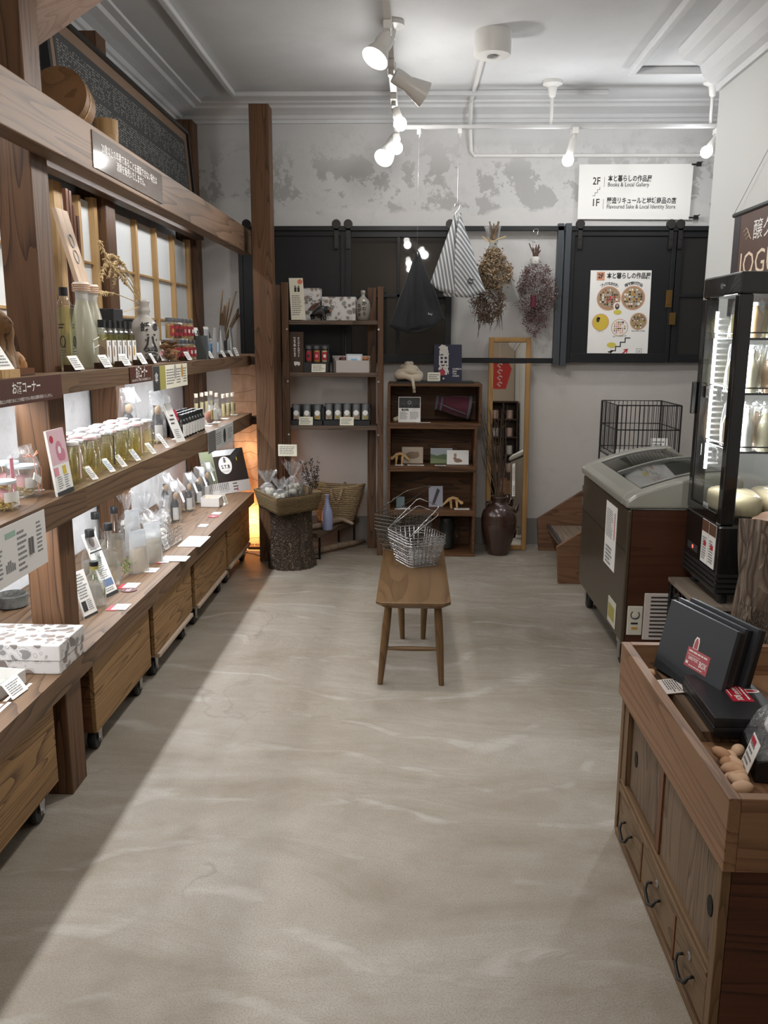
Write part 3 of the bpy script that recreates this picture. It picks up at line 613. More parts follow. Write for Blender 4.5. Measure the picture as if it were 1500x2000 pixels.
# round wooden boxes on the header
a=PZ(152,255,2.29)
def roundbox(name,label,px,py,r,h,Y,mat,lidh):
    c=PY(px,py,Y); e=E_(name,label,'box',(c.x,c.y,2.287))
    MB().lathe([(r*.97,0),(r*.97,h),],28).build('body',mat,e,smooth=True); MB().lathe([(r*1.0,h-lidh),(r,h),(r*.985,h+.004),(0,h+.004)],28,cap=False).build('lid',mat,e,smooth=True)
    MB().lathe([(r*1.006,h-lidh),(r*1.006,h-lidh+.006)],28,cap=False).build('band',STRAW,e); return e
WB=wood('bentwood',(.15,.075,.03),(.26,.14,.062),'Z',ring=5,bst=.02)
e=E_('bentwood_box','round bentwood box standing on edge on the header beam','box',M=Matrix.Translation((-1.35,3.42,2.314+.1145))@Matrix.Rotation(-.16,4,'X')@Matrix.Rotation(math.pi/2-.05,4,'X'))
MB().lathe([(.108,-.05),(.108,.05)],32).build('body',WB,e,smooth=True); MB().lathe([(.113,.01),(.113,.056),(0,.058)],32,cap=False).build('lid',WB,e,smooth=True); MB().lathe([(.1145,.012),(.1145,.02)],32,cap=False).build('band',W_light('X'),e)
e=roundbox('wooden_canister','tall pale wooden canister beside the bentwood box on the header','',0,.05,.16,3.6,WB,.07) if 0 else None
c=PY(212,250,3.72); e=E_('wooden_canister','tall pale wooden canister beside the bentwood box on the header','canister',(-1.33,3.82,2.314))
MB().lathe([(.05,0),(.05,.125)],24).build('body',W_light(),e,smooth=True); MB().lathe([(.0515,.085),(.0515,.148),(0,.15)],24,cap=False).build('lid',W_light(),e,smooth=True)
# ---------------------------------------------------------------- wheeled crates under the bench
def caster(par,x,y,r=.04):
    e=MB().bx(-.03,.03,-.03,.03,r*2+.014,r*2+.018); e.prism([(-.022,r*2+.014),(.022,r*2+.014),(.012,r-.008),(-.012,r-.008)],.021,.024,'X'); 
    e.prism([(-.022,r*2+.014),(.022,r*2+.014),(.012,r-.008),(-.012,r-.008)],-.024,-.021,'X'); e.cyl((-.028,0,r),(.028,0,r),.008,n=10)
    f=e.build('caster',STEEL,par,loc=(x,y,0))
    MB().at(M=Matrix.Rotation(math.pi/2,4,'Y')).lathe([(.014,-.015),(r*.9,-.016),(r,-.011),(r,.011),(r*.9,.016),(.014,.015)],24).build('wheel',RUB,f,loc=(0,0,r),smooth=True)
def crate(label,y0,y1,z0,z1,splits,dolly=False):
    xf=-1.172; D=.36; c=V((xf-D/2,(y0+y1)/2,0)); L=(y1-y0)/2
    e=E_('wheeled_crate',label,'crate',c,group='crates on casters under the bench')
    zs=[z0+(z1-z0)*s for s in splits]
    for i in range(len(zs)-1): B(D/2-.018,D/2,-L,L,zs[i]+.0015,zs[i+1]-.0015).build('plank',W_crate(),e,bev=.002)
    for s in (-1,1):
        for i in range(len(zs)-1): B(-D/2,D/2-.0185,s*L-(.018 if s>0 else 0),s*L+(.018 if s<0 else 0),zs[i]+.0015,zs[i+1]-.0015).build('side_plank',wood('crate_side',(.05,.018,.007),(.16,.066,.028),'X',ring=16),e)
    B(-D/2,-D/2+.018,-L+.019,L-.019,z0,z1).build('back_panel',W_crate(),e)
    B(-D/2,D/2-.019,-L+.02,L-.02,z0,z0+.015).build('bottom_board',W_crate(),e)
    if dolly: B(-D/2,D/2+.012,-L+.03,L-.03,z0-.022,z0-.001).build('dolly_board',wood('dolly_wood',(.36,.27,.20),(.55,.44,.34),'Y',ring=10),e,bev=.004)
    for sx in (-1,1):
        for sy in (-1,1): caster(e,sx*(D/2-.05)+.005,sy*(L-.085))
    return e
def cy_(x,y): return PX(x,y,-1.172)
crate('nearest wheeled crate, cut off by the picture edge, dark streaked boards',1.45,cy_(116,1538).y,.10,.375,(0,.48,1))
crate('wheeled crate with a dark knot, just behind the thick post',cy_(191,1450).y,cy_(297,1320).y,.10,.372,(0,.5,1))
crate('wheeled crate on a pale dolly board, third from the near end',cy_(305,1305).y,cy_(378,1238).y,.125,.372,(0,.36,1),True)
crate('wheeled crate with swirling grain, fourth from the near end',cy_(384,1220).y,cy_(444,1143).y,.125,.362,(0,.34,.64,1),True)
crate('farthest wheeled crate, beside the glowing floor lamp',cy_(447,1142).y,cy_(489,1092).y,.125,.385,(0,.36,.68,1),True)
# ---------------------------------------------------------------- goods on the left shelves
Z1,Z2,Z3=1.4385,1.0435,.4755
def leanM(px,py,z,xf,lean,yaw=0):
    """frame of a card whose foot stands on the shelf of height z in the plane X=xf at the pixel column px"""
    q=PX(px,py,xf); return Matrix.Translation((xf,q.y,z))@Matrix.Rotation(yaw,4,'Z')@FR((0,0,0),(0,1,0),(-math.sin(lean),0,math.cos(lean)))
def card(label,M,w,h,nl=4,mat=WHITE,block=None,name='price_card',cat='card',ink=GREY,red=False):
    e=E_(name,label,cat,M=M)
    B(-w/2,w/2,.001,h,-.0012,0).build('card',mat,e)
    if nl: lines(e,w*.8,h*.7,nl,ink,0,h*.5)
    if red: B(-w*.45,w*.1,h*.82,h*.95,.0004,.001).build('printed_band',REDP,e)
    return e
def up_card(i,px,py,w,h,label,xf=-1.165,z=Z1,lean=.52,blockm=W_dark('Y')):
    e=card(label,leanM(px,py,z+.004,xf,lean),w,h,5)
    # the little wooden block that holds it, upright in room axes
    Mi=e.matrix_world.inverted(); m=MB().at(M=Mi@Matrix.Translation((xf-.022,PX(px,py,xf).y,z)))
    m.prism([(-.022,0),(.012,0),(.012-.02*math.tan(lean)-.002,.022),(-.022,.022)],-w*.42,w*.42,'Y'); m.build('card_holder',blockm,e)
ups=[(157,722,.085,.056,'price card leaning before the square clear bottle'),(213,718,.085,.054,'price card leaning before the frosted bottles'),(251,716,.085,.054,'price card leaning before the small bottles with tan labels'),
 (284,712,.075,.055,'price card leaning at the foot of the jug, left of two'),(304,706,.04,.05,'narrow price card leaning at the foot of the jug, right of two'),
 (372,708,.085,.05,'price card leaning before the spice jars'),(415,704,.085,.045,'price card leaning before the pale blue pouches'),(440,702,.075,.045,'price card leaning before the wide silver pouch'),(454,700,.075,.042,'price card leaning before the narrow silver pouch')]
for i,(a,b_,w,h,l) in enumerate(ups): up_card(i,a,b_,w,h,l)
q=PX(12,728,-1.165); e=card('large price card on a pale block at the near end of the upper shelf',Matrix.Translation((-1.16,q.y,Z1+.02))@FR((0,0,0),(0,1,0),(-.5,0,.85)),.1,.085,6)
m=MB().at(M=e.matrix_world.inverted()@Matrix.Translation((-1.18,q.y,Z1))); m.bx(-.022,.03,-.055,.055,0,.024); m.build('card_holder',W_light('Y'),e)
q=PX(22,700,-1.2); tag(MB().bx(-.002,.002,-.03,.03,0,.075).build('red_tag',MAROON,loc=(-1.205,q.y,Z1),rot=(0,-.2,.5)),'dark red tag behind the large price card','tag')
# gnarled driftwood
q=PX(6,690,-1.27); e=E_('driftwood_ornament','gnarled brown driftwood ornament at the near end of the upper shelf','driftwood',(-1.27,q.y,Z1))
DW=wood('driftwood',(.07,.035,.015),(.30,.17,.08),'Z',ring=20,bst=.5)
def lump(pts,rs,seed):
    random.seed(seed); m=MB()
    def fn(u,v):
        n=len(pts)-1; t=v*n; i=min(int(t),n-1); f=t-i; p=V(pts[i]).lerp(V(pts[i+1]),f); r=rs[i]*(1-f)+rs[i+1]*f
        a=2*math.pi*u; k=1+.22*math.sin(3*a+seed+t*2)+.15*math.sin(5*a-t*3)
        return p+V((math.cos(a)*r*k,math.sin(a)*r*k,0))
    return m.grid(fn,14,len(pts)*3,True)
lump([(0,0,0),(.005,.01,.05),(-.005,.0,.10),(.0,-.01,.16),(.0,-.04,.21)],[.05,.035,.028,.045,.008],3).build('trunk',DW,e,smooth='all')
lump([(.01,.035,.0),(.012,.045,.04),(.012,.05,.07)],[.03,.032,.012],5).build('knot',wood('knot_wood',(.25,.10,.03),(.55,.28,.10),'Z',bst=.4),e,smooth='all')
tag(B(-.02,.02,-.07,.05,0,.022).build('wooden_offcut',W_red('Y'),loc=(-1.2,PX(40,712,-1.2).y,Z1)),'short dark wooden offcut lying against the foot of the thick post','wood')
# plaque
a=PX(108,404,-1.50); c=PX(131,404,-1.50); w=(c.y-a.y); yb=(a.y+c.y)/2; H=a.z-Z1
e=E_('wooden_plaque','tall pale wooden plaque with two rings, leaning behind the bottles','plaque',M=Matrix.Translation((-1.33,yb,Z1))@FR((0,0,0),(0,1,0),(-.17,0,H)))
Hl=math.hypot(.17,H); B(-w/2,w/2,0,Hl,-.02,0).build('board',W_pale('Z') if 0 else wood('plaque_wood',(.40,.28,.19),(.58,.44,.33),'Y',ring=8,bst=.03),e,bev=.002)
m=MB()
for z in (.80,.70): m.tube([(.022*math.cos(t*math.pi/8)-.005,Hl*z+.028*math.sin(t*math.pi/8),.001) for t in range(17)],.003,5)
m.build('printed_rings',GREY,e)
for k,t in enumerate(('新潟県産','コシヒカリ','米麹使用','清酒原料')): text(t,.015,INK,e,.005,Hl*(.50-.045*k),.001,fit=w*.55)
text('傘',.07,INK,e,.02,Hl*.2,.001,bold=.001); text('の',.035,INK,e,.025,Hl*.11,.001)
# square clear bottle with two printed faces
def sqprof(h,a,neck,hn): pass
q=PX(133,716,-1.27); e=E_('square_bottle','clear square bottle of pale green drink with black cap beside the post','bottle',(-1.27,q.y,Z1))
a=.03
def sqbody(m,a,h,sh,neck,nh):
    m.bx(-a,a,-a,a,.0,h); 
    return m
B(-.03,.03,-.03,.03,0,.232).build('glass',GLASS,e,bev=.006); B(-.027,.027,-.027,.027,.006,.222).build('drink',GREEN,e,bev=.004)
MB().lathe([(.028,.232),(.018,.248),(.014,.255),(.014,.27)],16,cap=False).build('neck',GLASS,e,smooth=True); MB().lathe([(.016,.262),(.016,.292),(0,.292)],16).build('cap',BLACK,e)
for M in (FR((.0305,0,.1),*LEFT),FR((0,-.0305,.1),*BACK)):
    lines(e,.03,.022,2,INK,0,.055,M=M); m=MB().at(M=M); m.tube([(.009*math.cos(t*math.pi/8),.02*math.sin(t*math.pi/8),.0008) for t in range(17)],.002,4); m.build('printed_ring',INK,e)
    lines(e,.03,.04,4,GREY,0,-.035,M=M)
# frosted swing bottles
def swing(label,px,xf):
    q=PX(px,716,xf); e=E_('frosted_bottle',label,'bottle',(xf,q.y,Z1))
    MB().lathe([(.045,0),(.052,.008),(.052,.10),(.047,.15),(.034,.21),(.025,.245),(.023,.262)],24,cap=False).build('glass',FROST,e,smooth=True)
    MB().lathe([(.024,.24),(.0235,.285),(.024,.30)],20,cap=False).build('neck',FROSTT,e,smooth=True)
    MB().lathe([(.029,.285),(.030,.288),(.030,.318),(.028,.322),(0,.322)],20).build('cap',WHITEP,e,smooth=True)
    m=MB()
    for k in range(4): m.tube([(.0315*math.cos(t*math.pi/8),.0315*math.sin(t*math.pi/8),.291+.0075*k) for t in range(17)],.003,5)
    m.build('cord_wrap',CORD,e)
    m=MB()
    for z in (.075,.105): m.tube([(.0535*math.cos(t*.5-.35-.2),.0535*math.sin(t*.5-.35-.2)-.0,z+.012*math.sin(t*math.pi/4)) for t in [i*.25 for i in range(9)]],.002,4)
    m.build('printed_rings',WHITEP,e); return e
swing('tall frosted bottle with cord-wrapped neck, nearer of two',168,-1.28); swing('tall frosted bottle with cord-wrapped neck, farther of two',186,-1.30)
# small square bottles with tan labels
def small(label,x,y,kind):
    e=E_('liqueur_bottle',label,'bottle',(x,y,Z1),group='small bottles with black caps on the upper shelf'); a=.023
    B(-a,a,-a,a,0,.135).build('glass',GLASS,e,bev=.004); B(-a+.003,a-.003,-a+.003,a-.003,.005,.128).build('drink',[SAKE,GREEN,SAKE][kind],e)
    MB().lathe([(.022,.135),(.013,.148),(.012,.165)],14,cap=False).build('neck',GLASS,e,smooth=True); MB().lathe([(.0165,.155),(.0165,.185),(0,.185)],16).build('cap',BLACK,e)
    m=MB().bx(-a-.0008,a+.0008,-a-.0012,-a-.0006,.012,.105); m.build('label',TANP,e); B(a+.0006,a+.0012,-a-.0008,a+.0008,.012,.105).build('label',WHITE,e)
    col=[pm('taupe_print',(.33,.24,.18),.6),pm('slate_print',(.30,.31,.34),.6),GOLDP][kind]
    MB().at(M=FR((.003,-a-.0014,.06),*BACK)).disc((0,0,0),.015,14,.022).build('printed_spot',col,e); MB().at(M=FR((a+.0014,-.006,.06),*LEFT)).disc((0,0,0),.010,14,.022).build('printed_spot',col,e)
    text('傘',.02,INK,e,.008,.03,M=FR((a+.0014,0,.06),*LEFT))
y0=PX(206,712,-1.24).y
for r,xf in enumerate((-1.245,-1.315)):
    for k in range(6): small('%s black-capped small bottle with tan label in the %s row'%(['first','second','third','fourth','fifth','sixth'][k],['front','back'][r]),xf,y0+k*.062+r*.0,(k//2)%3)
for (px,top,xf,w,h,l) in ((214,607,-1.42,.12,.245,'taller black gift box behind the small bottles'),(248,622,-1.43,.10,.205,'lower black gift box behind the small bottles, toward the jug')):
    q=PX(px,700,xf); e=E_('black_gift_box',l,'box',(xf,q.y,Z1)); B(-.05,.05,-w/2,w/2,0,h*.62).build('box',BOARD,e); B(-.053,.053,-w/2-.003,w/2+.003,h*.5,h).build('lid',BOARD,e,bev=.002)
# jug and rice ears
q=PX(285,712,-1.33); JX,JY=-1.33,q.y
e=E_('sake_jug','grey stoneware jug with black brush letters, holding ears of rice','jug',(JX,JY,Z1))
STW=pm('stoneware',(.40,.375,.34),.3,coat=.3)
MB().lathe([(.055,0),(.068,.008),(.072,.03),(.072,.15),(.066,.18),(.045,.205),(.032,.217),(.028,.232),(.034,.243),(.03,.252),(.027,.268),(.032,.286),(.03,.298),(.022,.298),(.02,.27)],28,cap=False).build('body',STW,e,smooth='all')
ang=-.95
def onjug(ch,h,dz,da,sz):
    a=ang+da; M=FR((.0735*math.cos(a),.0735*math.sin(a),dz),(-math.sin(a),math.cos(a),0),(0,0,1)); 
    o=text(ch,sz,INK,e,name='brush_letter',M=M,bold=.0016)
    for v in o.data.vertices:      # wrap the letter round the jug
        d=v.co.x/.0735; v.co.z=-(1-math.cos(d))*.0735+.0004*(1); v.co.x=math.sin(d)*.0735
for ch,z,da,sz in (('話',.165,-.25,.045),('者',.168,.5,.035),('三',.125,.15,.07),('八',.085,.1,.08),('番',.035,.15,.075)): onjug(ch,0,z,da,sz)
e=E_('rice_ears','dry ears of rice arching left out of the stoneware jug','dried plant',(JX,JY,Z1+.27))
ears=[((222,468),(205,520)),((215,480),(197,545)),((235,478),(212,540)),((200,505),(196,470)),((190,560),(180,585)),((215,625),(205,628)),((240,545),(205,505)),((228,500),(222,560))]
gm=MB(); random.seed(11)
for i,(c,t) in enumerate(ears):
    c3=PX(*c,-1.36-.02*(i%3)); t3=PX(*t,-1.36-.025*(i%3)); o=V((JX,JY,Z1+.27)); c3-=o; t3-=o
    pts=[]
    for k in range(11):
        s=k/10; pts.append((1-s)**2*V((U(-.004,.004),0,0))+2*s*(1-s)*(c3*1.1+V((0,0,.02)))+s*s*t3)
    MB().tube(pts,[.0022]*8+[.0014]*3,5).build('stalk',STRAW,e)
    for k in range(80):
        s=U(.38,1); p=(1-s)**2*V((0,0,0))+2*s*(1-s)*(c3*1.1+V((0,0,.02)))+s*s*t3
        d=V((U(-1,1),U(-1,1),U(-1.6,.2)))*.014; gm.tube([p,p+d*.5,p+d],[.0014,.0042,.0006],5)
gm.build('rice_grains',STRAW,e)['kind']='stuff'
# yellow and red tag card, chip bowl
e=card('tall yellow, red and white card standing beside the jug',leanM(322,705,Z1+.004,-1.24,.35,-.2),.055,.20,0); B(-.027,.027,.145,.20,.0003,.001).build('printed_panel',YEL,e); B(-.014,.014,.15,.192,.0011,.0016).build('printed_panel',REDP,e); lines(e,.04,.08,5,GREY,0,.095); B(-.018,.018,.02,.05,.0004,.001).build('printed_panel',PINK,e)
q=PX(331,712,-1.23); e=E_('glass_bowl','clear glass bowl of brown bark chips on the upper shelf','bowl',(-1.235,q.y,Z1))
MB().lathe([(.03,0),(.05,.012),(.066,.045),(.068,.05)],24,cap=False).build('bowl',glassy('bowl_glass',(.95,.96,.96),.06,.03),e,smooth=True)
CHP=[wood('bark_chip',(.16,.08,.035),(.36,.21,.10),'X',bst=.1),wood('pale_chip',(.38,.26,.15),(.6,.46,.30),'X',bst=.1)]
random.seed(4)
for k in range(26):
    p=V((U(-.035,.03),U(-.045,.04),.012+k*.0033)); m=MB().at(M=Matrix.Translation(p)@Euler((U(-.6,.6),U(-.5,.5),U(0,3))).to_matrix().to_4x4()); w=U(.02,.05)
    m.grid(lambda u,v,w=w:V(((u-.5)*w*2,(v-.5)*.022*(1-abs(u-.5)),.012*(u-.5)**2)),4,2); m.build('chip',CHP[k%4==0],e,solid=.0015)
# spice jars in two tiers
JC=[(.45,.27,.10),(.20,.06,.03),(.16,.05,.03),(.50,.24,.05),(.50,.28,.10),(.55,.45,.27)]
def spice(label,x,y,z,ci,grp,h=.105,r=.023,face=0.0):
    e=E_('spice_jar',label,'jar',(x,y,z),group=grp); 
    MB().lathe([(r-.002,0),(r,.004),(r,h*.76),(r*.82,h*.83)],16,cap=False).build('glass',GLASS,e,smooth=True)
    MB().lathe([(0,.003),(r-.003,.003),(r-.003,h*.72),(0,h*.72)],14).build('powder',pm('powder_%d'%ci,JC[ci],.9),e)
    MB().lathe([(r*.88,h*.81),(r*.88,h*.97),(r*.8,h),(0,h)],16).build('cap',pm('grey_cap',(.10,.10,.105),.35),e,smooth=True)
    m=MB(); m.grid(lambda u,v:V(((r+.0006)*math.cos(face+(u-.5)*1.5),(r+.0006)*math.sin(face+(u-.5)*1.5),h*(.15+.48*v))),6,1); m.build('label',pm('red_label',(.38,.02,.035),.5),e)
    m=MB(); m.grid(lambda u,v:V(((r+.001)*math.cos(face+(u-.5)*.7),(r+.001)*math.sin(face+(u-.5)*.7),h*(.3+.18*v))),4,1); m.build('label_print',[GOLDP,INK,INK,PINK,WHITEP,WHITEP][ci],e)
y0=PX(340,700,-1.225).y
NM=['first','second','third','fourth','fifth','sixth','seventh','eighth','ninth','tenth','eleventh','twelfth']
for t in range(2):
    for k in range(6): spice('%s spice jar from the jug in the %s tier'%(NM[k],['lower','upper'][t]),-1.235-.05*t*.2,y0+.01+k*.078,Z1+(.112 if t else .001),k,'spice jars in two tiers',face=-.35)
e=E_('jar_riser','clear riser shelf under the upper tier of spice jars','stand',(-1.25,y0+.2,Z1)); B(-.05,.045,-.24,.26,.1065,.1095).build('top',CASEG,e); B(-.09,-.086,-.24,.26,0,.1095).build('back',CASEG,e)
for k in range(6): spice('%s jar of the row behind the lower spice jars'%NM[k],-1.31,y0+.01+k*.078,Z1+.001,(k+2)%6,'spice jars in two tiers',face=-.35)
# pouches
def pouch(name,label,px,py,xf,w,d,h,mat,z=Z1,band=None,rz=0,cat='pouch',fill=None):
    q=PX(px,py,xf) if z!=Z3 else PZ(px,py,z); e=E_(name,label,cat,(q.x if z==Z3 else xf,q.y,z),rz)
    def fn(u,v):
        a=2*math.pi*u; tk=d*(1-v**1.6)*.5+.0015; ww=w/2*(1-.06*v)
        c,s=math.cos(a),math.sin(a); c=math.copysign(abs(c)**.55,c); s=math.copysign(abs(s)**.8,s)
        k=1+.05*math.sin(7*a+9*v)
        return V((tk*s*k,ww*c,h*v))
    MB().grid(fn,20,8,True).build('film',mat,e,smooth='all')
    B(-.002,.002,-w/2*.95,w/2*.95,h*.97,h*1.05).build('top_seal',mat,e)
    if band: B(d*.5+.001,d*.5+.002,-w*.3,w*.3,h*.2,h*.55).build('label',band,e)
    if fill:
        def f2(u,v):
            a=2*math.pi*u; tk=d*(1-(v*.62)**1.6)*.45; c,s=math.cos(a),math.sin(a); k=1+.1*math.sin(9*a+20*v)
            return V((tk*s*k,w*.44*c*k,.004+h*.6*v))
        MB().grid(f2,16,6,True).build('contents',fill,e,smooth='all')
    return e
SILV=pm('silver_pouch',(.50,.52,.53),.3,.5)
pouch('clear_pouch','pale blue clear pouch, nearest of the far pouches',405,704,-1.24,.12,.04,.16,POUCH,band=BLUEP)
pouch('clear_pouch','clear pouch with pale blue print standing before the dried leaves',421,704,-1.2,.07,.03,.17,POUCH,band=pm('pale_blue',(.45,.58,.72),.6))
pouch('silver_pouch','wide silver grey pouch near the far end of the upper shelf',436,702,-1.27,.13,.04,.19,SILV,band=INK)
pouch('silver_pouch','narrow silver pouch at the far end of the upper shelf',452,700,-1.24,.07,.03,.18,SILV,band=None)
q=PX(396,705,-1.2); tag(B(-.03,.03,-.02,.02,0,.13).build('grey_box',pm('slate_box',(.10,.12,.13),.5),loc=(-1.2,q.y,Z1)),'slate grey narrow box between the spice jars and the pouches','box')
for px,py,w,h,l in ((372,690,.05,.22,'tilted white card rising behind the spice jars'),(398,690,.05,.19,'tilted card with a dark corner behind the far spice jars'),(418,690,.06,.20,'tilted cream card rising behind the clear pouches')):
    e=card(l,leanM(px,py,Z1+.002,-1.36,.3,-.3),w,h,5); B(w*.1,w*.45,h*.6,h*.9,.0004,.001).build('printed_panel',INK,e)
q=PX(465,698,-1.18); e=card('small white tent card at the far end of the upper shelf',leanM(465,698,Z1+.002,-1.17,.4),.10,.06,3)
q=PX(434,690,-1.36); e=E_('dried_leaves','spray of long dry brown leaves behind the silver pouches','dried plant',(-1.38,q.y,Z1))
random.seed(3)
for k in range(11):
    t=PX(U(432,476),U(566,612),-1.30)-V((-1.38,q.y,Z1)); w=U(.010,.017); mid=t*.5+V((U(-.02,.02),U(-.03,.02),.035)); sd=t.cross(V((1,0,0))).normalized()
    def fn(u,v,t=t,mid=mid,w=w,sd=sd): p=2*v*(1-v)*mid+v*v*t; return p+sd*((u-.5)*2*w*math.sin(math.pi*min(.12+v*.9,1)))+V((.006*math.cos(u*6),0,0))
    MB().grid(fn,3,9).build('leaf',wood('dry_leaf',(.14,.085,.045),(.36,.25,.15),'Z',ring=6,bst=.1),e,smooth='all',solid=.0012)
e=E_('slim_flask','slim clear flask holding the spray of dry leaves','vase',(-1.38,q.y,Z1)); MB().lathe([(.02,0),(.022,.005),(.021,.06),(.014,.09)],14,cap=False).build('glass',GLASS,e,smooth=True)
# ------------------------------------------------ middle shelf
PTOP=[pm('lid_pink',(.72,.52,.53),.4),pm('lid_white',(.76,.74,.73),.4),pm('lid_silver',(.70,.70,.70),.3,.7)]
def cup(label,x,y,k):
    e=E_('small_bottle',label,'bottle',(x,y,Z2),group='small clear bottles on the middle shelf'); h=.15
    MB().lathe([(.022,0),(.026,.004),(.027,.085),(.018,.112),(.0165,.135)],16,cap=False).build('glass',GLASS,e,smooth=True)
    MB().lathe([(0,.004),(.0245,.005),(.025,.084),(.018,.105),(0,.106)],14).build('drink',SAKE,e,smooth=True)
    m=MB().lathe([(.018,.134),(.025,.138),(.026,.146),(.022,.15),(0,.15)],16); m.build('lid',PTOP[k%3],e,smooth=True)
    if k%4==1: B(.0272,.0278,-.006,.006,.02,.135).build('seal_strip',PTOP[0] if k%8==1 else INK,e)
y0=PX(152,934,-1.19).y; y9=PX(296,876,-1.19).y; random.seed(5); k=0
for r in range(3):
    for c in range(11):
        y=y0+(y9-y0)*(c//2*2+(c%2)*.75)/10+r*.03; k+=1
        cup('%s small clear bottle of golden drink from the near end, %s row'%(NM[c],['front','middle','back'][r]),-1.205-.066*r-(c%2)*.008,y,k+r)
for i,(px,py) in enumerate(((187,927),(221,910),(244,899),(271,887),(302,877))):
    e=card('narrow white tag leaning on the small clear bottles, %s from the near end'%NM[i],leanM(px,py,Z2+.003,-1.155,.72,-.3),.035,.062 if i!=1 else .066,6,ink=BLUEP if i%2 else GREY)
e=card('narrow white tag leaning on the wrapped black bottle',leanM(328,866,Z2+.003,-1.155,.7,-.3),.03,.085,6)
# pink placard
yb0,yb1=PX(116,952,-1.15).y,PX(147,937,-1.15).y
e=E_('pink_placard','white and pink placard standing in front of the thick post on the middle shelf','placard',M=Matrix.Translation((-1.156,(yb0+yb1)/2,Z2))@FR((0,0,0),(0,1,0),(-.12,0,1))); w=yb1-yb0; h=.215
B(-w/2,w/2,0,h,-.008,0).build('board',WHITE,e); B(-w/2,w/2,h*.47,h,.0002,.0008).build('printed_panel',pm('placard_pink',(.70,.47,.52),.6),e); B(-w/2,w/2,0,h*.06,.0002,.001).build('printed_panel',INK,e)
m=MB().disc((w*.05,h*.66,.0012),w*.2,14,h*.16).disc((w*.2,h*.6,.0013),w*.16,12,h*.1); m.build('printed_drawing',pm('placard_rose',(.55,.2,.28),.6),e); MB().disc((-w*.3,h*.86,.0012),w*.11,12,h*.06).build('printed_drawing',REDP,e); MB().disc((w*.05,h*.68,.0016),w*.09,12,h*.06).build('printed_drawing',WHITEP,e)
B(-w*.45,-w*.2,h*.3,h*.43,.0004,.001).build('printed_panel',PINK,e); B(w*.05,w*.25,h*.3,h*.43,.0004,.001).build('printed_panel',YEL,e); lines(e,w*.3,h*.2,6,GREY,-w*.2,h*.19); lines(e,w*.3,h*.25,7,GREY,w*.2,h*.17)
# jars with straw at the near end
def strawjar(label,px,py,xf,h,r,tied):
    q=PX(px,py,xf); e=E_('gift_jar',label,'jar',(xf,q.y,Z2))
    MB().lathe([(r*.9,0),(r,.006),(r,h*.78),(r*.92,h*.84)],20,cap=False).build('glass',GLASS,e,smooth=True)
    MB().lathe([(r*.97,h*.82),(r*1.0,h*.86),(r*.98,h*.9),(0,h*.9)],20).build('lid',pm('pale_blue_lid',(.62,.70,.74),.35),e,smooth=True)
    random.seed(int(px)); m=MB()
    for k in range(90):
        p=V((U(-.6,.6)*r,U(-.6,.6)*r,U(.006,h*.3))); d=V((U(-1,1),U(-1,1),U(-.4,.4))).normalized()*r*.45; m.tube([p-d,p+V((0,0,.004)),p+d],.0012,3,False)
    m.build('straw_filling',pm('gold_straw',(.62,.45,.14),.7),e)['kind']='stuff'
    MB().lathe([(0,h*.3),(r*.55,h*.3),(r*.6,h*.5),(r*.3,h*.62),(0,h*.64)],14).build('sweet',pm('pink_sweet',(.66,.35,.37),.6),e,smooth=True)
    m=MB().grid(lambda u,v:V(((r+.0008)*math.cos(-.4+(u-.5)*1.3),(r+.0008)*math.sin(-.4+(u-.5)*1.3),h*(.28+.3*v))),6,1); m.build('label',PAPER,e)
    if tied:
        def fn(u,v):
            a=2*math.pi*u; rr=r*(1.1+.04*math.sin(5*a)) if v<.72 else r*(1.1+(v-.72)*1.6); fl=1 if v<.7 else max(.12,1-(v-.7)*3.2)
            return V((rr*math.cos(a)*fl,rr*math.sin(a),v*h*1.42))
        MB().grid(fn,22,12,True).build('clear_bag',FILM2,e,smooth='all')
        m=MB().tube([(r*.3,-.02,h*1.16),(r*.75,0,h*1.12),(r*.3,.02,h*1.16)],.002,5); m.tube([(r*.78,0,h*1.12),(r*1.15,-.02,h*.7),(r*1.16,-.012,h*.12)],.0016,5); m.tube([(r*.78,0,h*1.12),(r*1.15,.015,h*.8),(r*1.14,.01,h*.05)],.0016,5)
        m.tube([(r*.78,0,h*1.12),(r*.8,-.03,h*1.25),(r*.7,-.04,h*1.2),(r*.78,0,h*1.12),(r*.8,.03,h*1.27),(r*.7,.045,h*1.2),(r*.78,0,h*1.12)],.0018,5); m.build('ribbon',pm('salmon_cord',(.68,.30,.20),.6),e)
        B(-.002,.002,-.012,.012,0,.05).build('gift_tag',WHITE,e,loc=(r*1.19,.0,h*.45),rot=(1.1,0,0))
    return e
strawjar('gift jar of straw wrapped in a tied clear bag beside the thick post',48,962,-1.27,.115,.047,True)
strawjar('gift jar with pale blue lid at the picture edge, shorter one',6,975,-1.23,.10,.042,False)
strawjar('gift jar with pale blue lid behind the shorter one at the picture edge',14,950,-1.33,.125,.042,False)
q=PX(30,935,-1.32); B_=E_('pink_ribbon_strip','pink paper strip hanging between the gift jars','strip',(-1.22,PX(22,900,-1.22).y,Z2)); B(-.001,.001,-.011,.011,.04,.15).build('strip',PINK,B_); B(-.001,.0012,-.03,.03,0,.042).build('foot',WHITE,B_)
